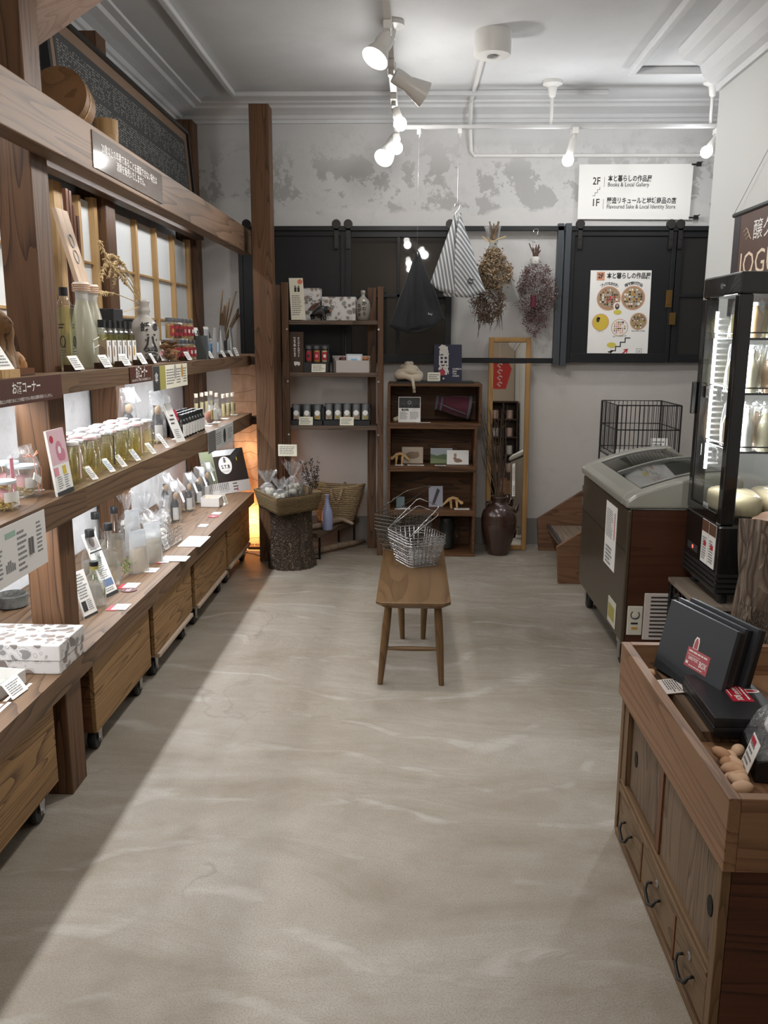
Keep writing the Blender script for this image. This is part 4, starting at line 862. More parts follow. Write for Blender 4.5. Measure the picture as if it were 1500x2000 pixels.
def flat(label,px,py,z,w,d,mat=WHITE,name='price_card',rz=0,nl=4,cat='card',dz=0,th=.0014,red=False,ink=GREY):
    q=PZ(px,py,z); e=E_(name,label,cat,M=Matrix.Translation((q.x,q.y,z+dz))@Matrix.Rotation(rz,4,'Z')@FR((0,0,0),*UPL))
    B(-w/2,w/2,-d/2,d/2,0,th).build('card',mat,e)
    if nl: lines(e,w*.75,d*.6,nl,ink,0,0,th+.0004)
    if red: B(-w/2-.012,w/2-.02,d*.1,d/2+.018,-.0001,.0008).build('red_backing',REDP,e)
    return e
flat('price card lying flat before the tied gift jar',74,955,Z2,.075,.06); flat('price card lying flat at the picture edge on the middle shelf',38,968,Z2,.075,.06)
# wrapped bottles
def wrapped(label,loc,h,w,rz,bottlemat=BLACK,tagc=True,z=None,kraft=True,grp=None):
    e=E_('wrapped_bottle',label,'bottle',loc,rz,group=grp); r=w*.3
    MB().lathe([(r*.9,0),(r,.006),(r,h*.42),(r*.45,h*.56),(r*.38,h*.66),(r*.45,h*.665),(r*.45,h*.72),(0,h*.72)],18).build('bottle',bottlemat,e,smooth=True)
    MB().grid(lambda u,v:V(((r+.001)*math.cos(-.6+(u-.5)*1.5),(r+.001)*math.sin(-.6+(u-.5)*1.5),h*(.05+.3*v))),6,1).build('label',pm('bottle_label',(.62,.61,.58),.6),e)
    sd=random.random()*9
    def fn(u,v):
        a=2*math.pi*u; c,s=math.cos(a),math.sin(a); tk=w*.5*(1-v**2.2)+.003; k=1+.05*math.sin(6*a+8*v+sd)+.03*math.sin(13*a-5*v)
        return V((tk*s*k*.9,w*.5*c*(1-.04*v)*k,h*v))
    MB().grid(fn,24,12,True).build('clear_bag',FILM2,e,smooth='all')
    def fn2(u,v): return V((.006+.042*math.sin(v*1.6)+.010*math.sin(u*8+sd+v*3),(u-.5)*w*(1.05-.25*v)+.006*math.sin(v*5+sd),h*(1.0-.27*v+.03*math.sin(u*5+sd))))
    MB().grid(fn2,10,7).build('folded_top',POUCH,e,smooth='all')
    if kraft: MB().sph((.01,0,h*.62),(r*.5,r*.7,h*.10),12,8).build('kraft_twist',KRAFT,e,smooth='all')
    if tagc: 
        t=B(-.001,.001,-.014,.014,-.07,0).build('hang_tag',WHITE,e,loc=(w*.42,.01,h*.74),rot=(0,-.35,.3))
    m=MB()
    for k in range(26):
        a=U(0,6.3); p=V((w*.33*math.cos(a),w*.38*math.sin(a),U(.004,h*.08))); d=V((U(-1,1),U(-1,1),U(0,.5)))*.016; m.tube([p-d,p,p+d],.001,3,False)
    m.build('straw_filling',pm('gold_straw',(.62,.45,.14),.7),e)['kind']='stuff'; return e
random.seed(8)
q=PX(252,870,-1.42); wrapped('dark bottle in a clear bag behind the small clear bottles',(-1.42,q.y,Z2),.27,.11,-.3,tagc=False)
q=PX(308,864,-1.27); wrapped('dark bottle in a clear bag with a white folded top beside the white leaning card',(-1.27,q.y,Z2),.26,.10,-.3)
yb=PX(352,852,-1.165).y
e=card('tall white card with a red seal leaning before the dark bottles',Matrix.Translation((-1.16,yb,Z2+.002))@Matrix.Rotation(-.25,4,'Z')@FR((0,0,0),(0,1,0),(-.42,0,1)),.085,.205,0,name='tall_card'); lines(e,.05,.06,3,INK,0,.12); lines(e,.05,.05,5,GREY,0,.045)
MB().disc((.05,.15,-.001),.022,16).disc((.045,.125,-.001),.018,16).build('red_seal',pm('seal_red',(.42,.02,.05),.5),e)
DB=pm('dark_bottle',(.010,.009,.009),.12,coat=.4)
y0=PX(361,846,-1.19).y
for r in range(4):
    for c in range(8):
        if r==3 and c>4: continue
        x,y=-1.205-.048*r,y0+c*.058+r*.012; e=E_('dark_bottle','%s small black sauce bottle from the white leaning card, %s row'%(NM[c],['front','second','third','back'][r]),'bottle',(x,y,Z2),group='small black bottles on the middle shelf')
        MB().lathe([(.019,0),(.021,.004),(.021,.075),(.011,.092),(.010,.10)],12).build('bottle',DB,e,smooth=True); MB().lathe([(.0125,.098),(.0125,.122),(0,.123)],12).build('cap',BLACK,e)
        if r==0: MB().grid(lambda u,v:V((.0216*math.cos(-.45+(u-.5)*1.2),.0216*math.sin(-.45+(u-.5)*1.2),.01+.062*v)),5,1).build('label',WHITE,e)
q=PX(412,828,-1.22); e=E_('snack_packet','clear packet of red brown snack with a striped band','packet',(-1.235,PX(411,826,-1.235).y,Z2),-.3)
MB().grid(lambda u,v:V((.035*math.sin(2*math.pi*u)*(1-v**2)+.002*math.sin(u*30),.06*math.cos(2*math.pi*u),.09*v)),18,6,True).build('film',FILM2,e,smooth='all')
MB().sph((0,0,.042),(.022,.048,.036),12,8).build('snack',pm('red_snack',(.30,.07,.03),.8),e); B(.026,.029,-.03,.03,.03,.09).build('label',GREENP,e); B(.0285,.0305,-.012,.03,.03,.09).build('label',WHITE,e)
for i,(px,xf) in enumerate(((412,-1.36),(424,-1.26))): pouch('clear_pouch',['clear pouch of white powder behind the snack packet','clear pouch of white powder beside the slim vials'][i],px,822-i*4,xf,.11,.04,.125,FILM2,z=Z2,fill=pm('white_powder',(.72,.71,.66),.9),band=WHITE)
y0=PX(391,812,-1.42).y; random.seed(2)
for i,(px,xf) in enumerate(((384,-1.45),(395,-1.44),(404,-1.43),(413,-1.42),(424,-1.33),(437,-1.26),(446,-1.25),(455,-1.235))):
    q=PX(px,812-i,xf); e=E_('slim_vial','slim corked vial, %s from the near end of the far vials'%NM[i],'vial',(xf,q.y,Z2),group='slim vials at the far end of the middle shelf')
    MB().lathe([(.013,0),(.0145,.003),(.0145,.11),(.011,.12),(.011,.13)],14,cap=False).build('glass',GLASS,e,smooth=True); MB().lathe([(.0125,.125),(.013,.15),(0,.15)],12).build('stopper',pm('cork',(.60,.52,.42),.7),e)
    MB().lathe([(0,.003),(.0125,.003),(.0125,.085),(0,.085)],12).build('seasoning',pm('seasoning',(.50,.43,.24),.9),e); B(.0147,.0153,-.006,.006,.03,.075).build('label',INK,e)
for i,(px,py,l) in enumerate(((347,857,'beside the white leaning card'),(379,845,'before the first black bottles'),(392,838,'before the middle black bottles'),(406,832,'before the last black bottles'),(422,825,'before the snack packet'),(439,818,'before the white pouches'),(457,810,'before the far vials'))): flat('small white price card lying flat '+l,px,py,Z2,.075,.045,nl=3)
# ------------------------------------------------ low bench
GP=None
def giftpaper():
    m,nt,p=_new('patterned_paper'); v=coords(nt,(1,1,1))
    vo=N(nt,'ShaderNodeTexVoronoi',feature='F1',distance='EUCLIDEAN'); vo.inputs['Scale'].default_value=27; vo.inputs['Randomness'].default_value=.9
    ns=N(nt,'ShaderNodeTexNoise'); ns.inputs['Scale'].default_value=16; mx=N(nt,'ShaderNodeVectorMath',operation='MULTIPLY_ADD'); mx.inputs[1].default_value=(.05,.05,.05)
    nt.links.new(v,ns.inputs['Vector']); nt.links.new(ns.outputs['Color'],mx.inputs[0]); nt.links.new(v,mx.inputs[2]); nt.links.new(mx.outputs[0],vo.inputs['Vector'])
    body=ramp(nt,[(.012,(1,1,1)),(.0145,(0,0,0)),(.016,(.0,0,0)),(.0165,(.8,.8,.8)),(.018,(0,0,0))],vo.outputs['Distance'])
    body=ramp(nt,[(.40,(1,1,1)),(.44,(0,0,0)),(.50,(0,0,0)),(.51,(.8,.8,.8)),(.56,(0,0,0))],vo.outputs['Distance'])
    sep=N(nt,'ShaderNodeSeparateColor'); nt.links.new(vo.outputs['Color'],sep.inputs[0])
    gc=ramp(nt,[(0,(.17,.155,.15)),(.5,(.24,.185,.155)),(1,(.23,.23,.23))],sep.outputs[0])
    nt.links.new(mixc(nt,body,(.60,.58,.57),gc),p.inputs['Base Color']); p.inputs['Roughness'].default_value=.45; return m
GP=giftpaper()
a=PZ(123,1321,Z3); c=PZ(165,1272,Z3)
def gift(label,loc,sx,sy,sz,rz=0):
    e=E_('gift_box',label,'box',loc,rz); B(-sx,0,0,sy,0,sz).build('wrapped_box',GP,e,bev=.003)
    m=MB().prism([(0,0),(sz*.5,0),(sz*.5,sz*.5)],.0004,.001,'X') if 0 else MB().prism([(.0,.0),(.0,sz),(sz*.55,sz*.5)],.0005,.0012,'X'); m.build('paper_fold',GP,e); return e
hb=.063
gift('patterned gift box, lower of the two stacked on the near bench',(-1.142,2.555,Z3),.36,.205,.045); gift('patterned gift box, upper of the two stacked on the near bench',(-1.138,2.552,Z3+.0455),.37,.208,.055,.0)
# cutlery tray
t=PZ(53,1300,Z3+.05)
e=E_('white_tray','shallow white tray of small items at the picture edge on the bench','tray',(t.x,t.y-.02,Z3),-.12)
for q in ((-.26,.0,-.21,-.206),(-.26,0,0,.004),(-.004,0,-.206,0),(-.26,-.256,-.206,0),(-.15,-.146,-.206,0)): B(q[0],q[1],q[2],q[3],.002,.045).build('rim',pm('white_box',(.70,.68,.66),.5),e)
B(-.26,0,-.21,.004,0,.002).build('base',pm('white_box',(.70,.68,.66),.5),e)
for k in range(7):
    M=Matrix.Translation((-.03-.032*k,-.1+.02*(k%2),.012)); m=MB().at(M=M); m.cyl((0,-.075,0),(0,.03,0),.005,n=8).sph((0,.045,.002),(.012,.022,.006),10,6); m.build('spoon',pm('celadon',(.40,.44,.36),.3),e,smooth=True)
e=card('white sign card leaning on the white tray',Matrix.Translation((PZ(38,1358,Z3).x+.005,PZ(38,1358,Z3).y,Z3+.003))@Matrix.Rotation(-.1,4,'Z')@FR((0,0,0),(0,1,0),(-.6,0,.8)),.085,.06,6)
m=MB(); 
e=E_('bench_lettering','two lines of small white lettering on the near bench edge','lettering',M=Matrix.Translation((XF-.075,(PZ(40,1415,Z3).y),Z3+.0003))@FR((0,0,0),*UPL))
lines(e,.62,.035,2,WHITEP,.0,0,.0004,th=.62,ragged=.15,name='printed_lines')
# placards
def placard(label,px,py,w,h,lean,yaw,xf):
    q=PX(px,py,xf); e=E_('placard',label,'placard',M=Matrix.Translation((xf,q.y,Z3))@Matrix.Rotation(yaw,4,'Z')@FR((0,0,0),(0,1,0),(-math.sin(lean),0,math.cos(lean))))
    B(-w/2,w/2,0,h,-.006,0).build('board',WHITE,e); B(-w/2,w/2,0,h*.05,.0002,.001).build('printed_band',INK,e); return e,w,h
e,w,h=placard('white text placard beside the thick post on the bench',179,1203,.085,.185,.30,-.25,PZ(179,1203,Z3).x)
lines(e,w*.75,h*.55,9,GREY,0,h*.68); B(-w*.4,-w*.08,h*.14,h*.36,.0004,.001).build('printed_photo',INK,e); lines(e,w*.4,h*.25,6,GREY,w*.2,h*.25)
e,w,h=placard('tall placard with bird photograph between the clear bottles',220,1162,.085,.285,.36,-.25,PZ(220,1162,Z3).x)
B(-w*.42,w*.42,h*.74,h*.96,.0004,.001).build('printed_photo',pm('grey_photo2',(.38,.35,.34),.6),e); MB().disc((-w*.05,h*.85,.0014),w*.2,12,h*.08).build('printed_photo',pm('bird_dark',(.15,.12,.11),.6),e); B(-w/2,w/2,h*.69,h*.71,.0004,.001).build('printed_band',INK,e)
B(-w*.35,w*.4,h*.15,h*.26,.0004,.001).build('printed_photo',pm('sea_photo',(.13,.19,.32),.6),e); lines(e,w*.8,h*.28,9,GREY,0,h*.42); lines(e,w*.7,h*.06,2,GREY,0,h*.1)
m=MB(); random.seed(6)
for k in range(40): a_=U(0,6.28); r_=U(.005,.024); m.tube([(0,h*.6,.002),(r_*math.cos(a_),h*.6+r_*math.sin(a_)*1.3,.002)],.0007,3,False)
m.build('printed_branch',pm('branch_grey',(.25,.28,.27),.6),e)
# gin bottles
def gin(label,px,ybase,xf,s=1.0,small=False):
    q=PX(px,ybase,xf); e=E_('clear_bottle',label,'bottle',(xf,q.y,Z3)); h=.285*s; r=.04*s if not small else .036
    if small:
        MB().lathe([(.036,0),(.04,.006),(.04,.115),(.034,.128),(.0175,.14),(.016,.172)],24,cap=False).build('glass',GLASS,e,smooth=True); MB().lathe([(0,.008),(.037,.008),(.037,.10),(0,.10)],22).build('drink',CLEARL,e,smooth=True)
        MB().lathe([(.018,.172),(.018,.19),(0,.19)],16).build('cap',BLACK,e); MB().lathe([(.0175,.158),(.0175,.172)],16,cap=False).build('seal',GREENP,e)
        MB().grid(lambda u,v:V((.0408*math.cos(-.6+(u-.5)*2.2),.0408*math.sin(-.6+(u-.5)*2.2),.012+.095*v)),8,1).build('label',glassy('frost_label',(.85,.87,.86),.05,.3,.35,(.7,.72,.72)),e)
        m=MB()
        for k in range(14): m.tube([(.041,-.01,.06),(.0415,-.01+U(-.012,.012),.06+U(-.02,.025))],.001,3,False)
        m.build('printed_sprig',pm('sprig_green',(.20,.24,.06),.7),e)
    else:
        MB().lathe([(r*.92,0),(r,.008),(r,.165*s),(r*.82,.19*s),(r*.42,.212*s),(.0155,.225*s),(.015,.262*s)],24,cap=False).build('glass',GLASS,e,smooth=True); MB().lathe([(0,.01),(r*.93,.01),(r*.93,.15*s),(0,.15*s)],22).build('drink',CLEARL,e,smooth=True)
        MB().lathe([(.0195,.256*s),(.0195,.283*s),(.018,.287*s),(0,.287*s)],18).build('cap',BLACK,e,smooth=True)
        B(r+.0005,r+.0015,-.018,.018,.03,.11).build('label',glassy('frost_label',(.85,.87,.86),.05,.3,.35,(.7,.72,.72)),e)
    return e
gin('clear black-capped bottle, front left of the four on the bench',176,1060,-1.36); gin('clear black-capped bottle, back left of the four on the bench',189,1060,-1.47); gin('clear black-capped bottle, front right of the four on the bench',212,1060,-1.33); gin('clear black-capped bottle, back right of the four on the bench',226,1060,-1.43)
q=PZ(186,1186,Z3); gin('shorter clear bottle with a green sprig label between the two placards',185,1130,q.x,small=True)
# green sprigs
def sprig(label,px,py,n,L,seed):
    q=PZ(px,py,Z3); e=E_('green_sprig',label,'sprig',(q.x,q.y,Z3+.004)); random.seed(seed)
    main=[V((0,-L*.5,.0)),V((.01,-L*.2,.03)),V((.015,L*.15,.035)),V((.02,L*.5,.012))]; MB().tube(main,.0016,5).build('twig',pm('twig',(.10,.08,.05),.8),e)
    m=MB()
    for k in range(n):
        t=U(.1,1)*3; i=min(int(t),2); p=main[i].lerp(main[i+1],t-i); d=V((U(-1,1),U(-1,1),U(.0,1.2))).normalized()*U(.02,.05); m.tube([p,p+d],.0008,3,False)
        for j in range(7): s=U(.3,1); o=p+d*s; m.tube([o,o+V((U(-1,1),U(-1,1),U(-.2,1)))*.012],[.0016,.0004],3,False)
    m.build('needles',pm('juniper_green',(.14,.22,.06),.7),e)['kind']='stuff'
sprig('green juniper sprig lying before the rice pouches',252,1120,34,.26,1); sprig('green juniper sprig standing before the nearest clear bottle beside the post',172,1150,16,.1,2)
# pouches of rice and crumpled bags
RICE=wood('dried_flakes',(.50,.38,.24),(.72,.62,.46),'X',sc=8,bst=.8)
pouch('rice_pouch','frosted pouch of rice with an oval label beside the clear bottles',272,1117,-1.3,.105,.055,.19,POUCH,z=Z3,fill=pm('rice_fill',(.58,.45,.30),.9),rz=-.5)
pouch('rice_pouch','frosted pouch of pale flakes, front most of the pouches',300,1098,-1.3,.095,.055,.19,POUCH,z=Z3,fill=RICE,rz=-.8)
pouch('rice_pouch','white pouch behind the rice pouches',262,1082,-1.4,.11,.05,.22,POUCH,z=Z3,rz=-.4)
def crumple(label,px,py,r,h,seed,fill,z=Z3,dz=0,loc=None,name='tied_bag',group=None):
    q=V(loc) if loc else PZ(px,py,z); random.seed(seed); e=E_(name,label,'bag',(q.x,q.y,z+dz),group=group); ph=[U(0,6) for _ in range(6)]
    def fn(u,v):
        a=2*math.pi*u; 
        if v<.62: t=v/.62; rr=r*(math.sin(math.pi*(.22+.74*t)))**.7
        else: t=(v-.62)/.38; rr=r*(.16+.75*t)
        k=1+.10*math.sin(5*a+ph[0]+4*v)+.07*math.sin(11*a+ph[1])+ (.18*math.sin(9*a+ph[2]) if v>.62 else 0)+.05*math.sin(23*a+ph[4]+9*v)
        return V((rr*k*math.cos(a),rr*k*math.sin(a),h*v+.012*math.sin(7*a+ph[3])*v))
    MB().grid(fn,40,16,True).build('cellophane',FILM,e,smooth=True)
    MB().lathe([(r*.2,h*.6),(r*.22,h*.62),(r*.2,h*.64)],12,cap=False).build('tie',WHITEP,e,smooth=True)
    m=MB()
    for k in range(9): m.sph((U(-.5,.5)*r,U(-.5,.5)*r,U(.18,.42)*h),(r*.3,r*.25,r*.25),8,5)
    m.build('contents',fill,e,smooth='all')['kind']='stuff'; return e
WF=pm('white_sweets',(.72,.69,.60),.7)
for i,(px,py,r,h) in enumerate(((250,1052,.05,.25),(287,1040,.05,.22),(318,1034,.045,.19))): crumple('tied clear bag of white sweets behind the pouches, %s from the near end'%NM[i],px,py,r,h,20+i,WF)
# wire basket with bags
a=PZ(316,1080,Z3); 
e=E_('wire_basket','steel wire basket of tied sweet bags on the bench','basket',(a.x-.0,a.y+.0,Z3),-.1)
def wirebox(e,w,d,h,nx,ny,nz,r,mat,taper=0,name='wire'):
    for k in range(nz+1):
        z=h*k/nz+r; s=1-taper*(1-k/nz); p=[(0+w*(1-s)/2,d*(1-s)/2,z),(w-w*(1-s)/2,d*(1-s)/2,z),(w-w*(1-s)/2,d-d*(1-s)/2,z),(w*(1-s)/2,d-d*(1-s)/2,z)]
        MB().tube(p+[p[0]],r*(1.6 if k==nz else 1),5).build(name,mat,e)
    m=[]
    b0=1-taper
    def q(u,v,z,s): return ((u-.5)*w*s+w/2,(v-.5)*d*s+d/2,z)
    for k in range(nx+1): u=k/nx; MB().tube([q(u,0,h,1),q(u,0,r,b0),q(u,1,r,b0),q(u,1,h,1)],r*.8,4).build(name,mat,e)
    for k in range(ny+1): v=k/ny; MB().tube([q(0,v,h,1),q(0,v,r,b0),q(1,v,r,b0),q(1,v,h,1)],r*.8,4).build(name,mat,e)
wirebox(e,.14,.30,.085,6,12,4,.0013,STEEL)
e.location.x-=.14
for i,(dx,dy) in enumerate(((-.085,.075),(-.06,.2))): crumple('tied bag of white sweets in the wire basket, %s one'%['nearer','farther'][i],0,0,.052,.17,30+i,WF,loc=(a.x+dx,a.y+dy,0),dz=.004)
e=card('white price card on the front of the wire basket',Matrix.Translation((a.x+.012,a.y+.07,Z3+.002))@Matrix.Rotation(-.1,4,'Z')@FR((0,0,0),(0,1,0),(-.35,0,1)),.06,.075,6)
random.seed(15)
for i,(px,py) in enumerate(((333,1000),(352,1018),(378,998),(397,984),(412,972))):
    q=PZ(px,py,Z3); wrapped('tagged black bottle in a clear bag, %s from the wire basket'%NM[i],(q.x-.03,q.y,Z3),.25,.085,-.4,grp='wrapped black bottles on the bench')
# photograph board
BL,BR=PZ(410,970,Z3),PZ(493,956,Z3); TRp=PY(475,872,BR.y+.06); TLp=PY(393,885,BL.y+.06)
xd=(BR-BL); yd=((TRp+TLp)-(BR+BL))/2; M=FR((BL+BR)/2+V((-.005,-.02,.002)),xd,yd); w=xd.length; h=yd.length
e=E_('photo_board','photograph board of a dark house marked S.T.B at the bench end','board',M=M)
B(-w/2,w/2,0,h,-.006,0).build('board',WHITE,e); B(-w/2,w/2,h*.26,h,.0002,.0008).build('printed_photo',pm('photo_dark',(.028,.02,.016),.5),e); B(-w/2,w/2,0,h*.26,.0002,.0008).build('printed_photo',pm('photo_snow',(.55,.52,.50),.6),e)
B(-w/2,-w*.22,h*.26,h*.99,.0009,.0014).build('printed_photo',pm('photo_green',(.16,.18,.11),.6),e)
m=MB()
for k in range(12): x=-w*.48+k*w*.042; m.quad((x,h*.1,.0016),(x+.004,h*.1,.0016),(x+.006,h*U(.5,.8),.0016),(x+.002,h*U(.5,.8),.0016))
m.build('printed_fence',INK,e); m=MB().prism([(-w*.22,h*.86),(w*.18,h*.86),(w*.34,h*.99),(-w*.22,h*.99)],.001,.0014,'Z'); m.build('printed_photo',pm('photo_sky',(.60,.62,.64),.6),e)
MB().prism([(w*.1,h*.75),(w*.36,h*.99),(w*.5,h*.99),(w*.22,h*.72)],.0015,.002,'Z').build('printed_roof',INK,e)
MB().disc((w*.02,h*.64,.0022),w*.15,24,h*.20).build('printed_badge',WHITEP,e); text('S.T.B',.036,INK,e,w*.02,h*.60,.0028,bold=.0012,fit=w*.2); 
m=MB()
for i in range(3): m.bx(w*.02-.013,w*.02+.013,h*.71+i*.011,h*.71+i*.011+.006,.0024,.0028)
m.bx(w*.02-.003,w*.02+.003,h*.70,h*.83,.0024,.0028); m.build('printed_logo',INK,e); lines(e,w*.2,h*.05,2,GREY,w*.02,h*.5,.0026)
MB().bx(w*.3,w*.315,h*.72,h*.8,.0012,.0018).build('printed_lamp',YEL,e); lines(e,w*.26,h*.2,6,GREY,-w*.1,h*.14,.0012,vert=False); lines(e,w*.12,h*.2,3,INK,w*.16,h*.14,.0012); B(w*.18,w*.2,h*.03,h*.11,.001,.0014).build('printed_seal',REDP,e)
# open white box with label
q=PZ(428,991,Z3); e=E_('open_white_box','open white box of brown snacks before the photograph board','box',(q.x-.12,q.y,Z3),.0)
for s in ((-.0,.12,0,.003),(-.0,.12,.115,.118),(.117,.12,.003,.115),(0,.003,.003,.115)): B(s[0],s[1],s[2],s[3],0,.06).build('side',pm('white_box',(.70,.68,.66),.5),e)
B(0,.12,0,.118,0,.002).build('base',pm('white_box',(.70,.68,.66),.5),e)
m=MB(); random.seed(9)
for k in range(24): m.sph((U(.02,.1),U(.02,.1),U(.02,.05)),(.014,.012,.009),7,4)
m.build('snacks',pm('golden_snack',(.55,.38,.16),.8),e)['kind']='stuff'
card('cream label card leaning on the open white box',Matrix.Translation((q.x+.03,q.y+.10,Z3+.002))@Matrix.Rotation(-.2,4,'Z')@FR((0,0,0),(0,1,0),(-.35,0,1)),.045,.07,5,CREAM)
for px,py,w,d,l,r_ in ((237,1186,.075,.06,'before the shorter clear bottle',1),(257,1144,.075,.06,'beside the maroon coaster',1),(297,1114,.075,.055,'before the green sprig',0),(322,1096,.07,.05,'before the flakes pouch',1),(397,1027,.075,.05,'below the wire basket',0),(423,1003,.075,.05,'beside the red coaster',0),(434,985,.08,.05,'beside the open white box',0)): flat('small white price card lying on the bench '+l,px,py,Z3,w,d,nl=3,red=bool(r_),dz=.001)
def coaster(label,px,py,mat):
    q=PZ(px,py,Z3); e=E_('round_coaster',label,'coaster',(q.x,q.y,Z3)); MB().lathe([(0,0),(.034,0),(.034,.003),(0,.003)],24).build('disc',mat,e); lines(e,.04,.02,2,WHITEP,0,0,.0034,M=Matrix.Rotation(math.pi/2,4,'Z'))
coaster('maroon round coaster on the bench edge',252,1153,pm('maroon_coaster',(.10,.035,.04),.5)); coaster('red round coaster on the bench edge near the far cards',417,1009,pm('red_coaster',(.33,.03,.05),.5))
flat('large white leaflet lying on the bench beside the wire basket',380,1058,Z3,.24,.12,nl=5,name='leaflet',cat='leaflet',dz=.0015); flat('open booklet with a flower photograph on the bench',342,1092,Z3,.10,.13,pm('photo_paper',(.50,.50,.47),.4),nl=0,name='booklet',cat='booklet',dz=.001,th=.003)
q=PZ(50,1200,Z3); e=E_('stone_bowl','rough dark stone bowl on the bench behind the thick post','bowl',(q.x-.1,q.y+.1,Z3)); MB().lathe([(.05,0),(.06,.006),(.062,.05),(.055,.055),(.046,.045),(.042,.02),(0,.018)],24).build('bowl',plaster('stone',(.07,.07,.065),(.02,.02,.02),(.12,.12,.11),20),e,smooth=True)
# ---------------------------------------------------------------- far end of the shop: rack, box shelf, mirror, urn
def wx(px,py,y): return PY(px,py,y).x
YF=6.02
rz=[PY(650,y,YF).z for y in (626,728,832)]
xl,xr_=wx(564,700,YF),wx(738,700,YF)
e=E_('wooden_rack','tall dark wooden rack with three shelves at the back wall','rack',((xl+xr_)/2,YF,0)); cx=(xl+xr_)/2
def rackpost(px0,px1,py,y,d,top): 
    a,b_=wx(px0,py,y)-cx,wx(px1,py,y)-cx; B(a,b_,y-YF,y-YF+d,0,PY(px0,top,y).z).build('post',W_rack(),e,bev=.002)
rackpost(551.5,563.5,700,YF-.02,.05,551); rackpost(737.5,748.5,700,YF-.02,.06,560); rackpost(538,549,700,6.24,.05,556); rackpost(718,734,700,6.22,.05,562)
for z in rz: B(xl-cx+.002,xr_-cx-.002,.0,.19,z-.028,z).build('shelf',wood('rack_shelf',(.05,.032,.022),(.16,.11,.08),'X',ring=14),e,bev=.002)
for z in rz: 
    m=MB()
    for x in (xl-cx-.006,xr_-cx+.006): m.cyl((x,-.026,z-.06),(x,-.02,z-.06),.007,n=8)
    m.build('bolt',STEEL,e)
# top of the rack
e,w,h=panel('tall_sign_card','tall cream card with a red seal and a gift drawing, on top of the rack','card',(564,543),(591,543),(597,624.5),(569,624.5),YF+.03,CREAM,.006)
MB().disc((w*.22,h*.41,.0008),w*.18,16).build('printed_seal',pm('coral_print',(.62,.18,.12),.6),e)
m=MB()
for s in (-1,1): m.bx(s*w*.11-w*.08,s*w*.11+w*.08,h*.17,h*.28,.0004,.001).prism([(s*w*.05,h*.29),(s*w*.2,h*.29),(s*w*.12,h*.33)],.0004,.001,'Z')
m.build('printed_gifts',INK,e); lines(e,w*.75,h*.5,10,GREY,0,-h*.15)
def gbox(label,x0,y0,x1,y1,y,d,name='gift_box'):
    a,b_=PY(x0,y1,y),PY(x1,y0,y); ee=E_(name,label,'box',((a.x+b_.x)/2,y,a.z)); W_=(b_.x-a.x)/2
    B(-W_,W_,0,d,0,b_.z-a.z).build('wrapped_box',GP,ee,bev=.002); return ee,W_,b_.z-a.z
zt=rz[0]+.001
def onz(ee,z): ee.location.z=z+.0006
ee,_,_h=gbox('patterned gift box behind the carved bear, lower of two','590',0,0,0,1,1) if 0 else gbox('patterned gift box behind the carved bear, lower of two',588,586,626,625,YF+.10,.13); onz(ee,zt)
e2,_,_=gbox('patterned gift box behind the carved bear, upper of two',589,562,625,586,YF+.105,.12); onz(e2,zt+_h+.001)
ee,W_,_h=gbox('large patterned gift box beside the stoneware flask on the rack',629,581,694.5,627,YF+.05,.14); onz(ee,zt)
# carved bear
q=PY(624,625,YF+.03); e=E_('carved_bear','small black carved bear figure on top of the rack','figurine',(q.x,YF+.03,zt))
def skin(name,nodes,edges,mat,par,sub=2):
    me=bpy.data.meshes.new(name); me.from_pydata([n[:3] for n in nodes],edges,[]); o=bpy.data.objects.new(name,me); COL.objects.link(o); o.parent=par; me.materials.append(mat)
    md=o.modifiers.new('skin','SKIN'); md.use_smooth_shade=True
    sv=me.skin_vertices[0].data if me.skin_vertices else None
    if sv is None:
        bpy.context.view_layer.objects.active=o; bpy.ops.mesh.customdata_skin_add(); sv=me.skin_vertices[0].data
    for i,n in enumerate(nodes): r=n[3]; sv[i].radius=(r,r) if not isinstance(r,tuple) else r
    sv[0].use_root=True; s=o.modifiers.new('sub','SUBSURF'); s.levels=s.render_levels=sub; return o
BEAR=pm('black_carving',(.012,.011,.011),.38)
nodes=[(-.045,0,.062,.032),(0,0,.070,.036),(.035,0,.072,.028),(.058,-.004,.074,.022),(.078,-.008,.066,.014),(.088,-.010,.058,.008),
 (-.048,-.02,.035,.014),(-.05,-.022,.008,.012),(-.048,.02,.035,.014),(-.05,.022,.008,.012),(.03,-.02,.04,.013),(.036,-.024,.008,.011),(.03,.02,.04,.013),(.042,.022,.008,.011),(.055,-.016,.096,.006),(.055,.012,.096,.006),(.052,-.026,.007,.008)]
skin('body',nodes,[(0,1),(1,2),(2,3),(3,4),(4,5),(0,6),(6,7),(0,8),(8,9),(2,10),(10,11),(2,12),(12,13),(3,14),(3,15),(11,16)],BEAR,e)
MB().sph((.080,-.019,.066),(.008,.004,.010),8,6).build('muzzle_patch',pm('raw_wood_patch',(.40,.20,.10),.6),e,smooth='all')
MB().sph((.070,-.0225,.078),(.003,.002,.003),6,4).build('eye',pm('eye_white',(.6,.55,.45),.3),e)
e=E_('dried_fish','brown dried leaf shaped fish leaning behind the carved bear','ornament',(PY(614,600,YF+.085).x,YF+.085,zt)); 
MB().grid(lambda u,v:V(((v-.5)*.09,.006*math.sin(u*6.28)*math.sin(3.14*v),.10+(v-.5)*.055+(u-.5)*.035*math.sin(3.14*min(v*1.1,1)))),6,8).build('body',pm('fish_brown',(.16,.085,.06),.6),e,smooth='all',solid=.003)
MB().tube([(0,0,0),(0,0,.1)],.0015,5).build('pin',IRON,e)
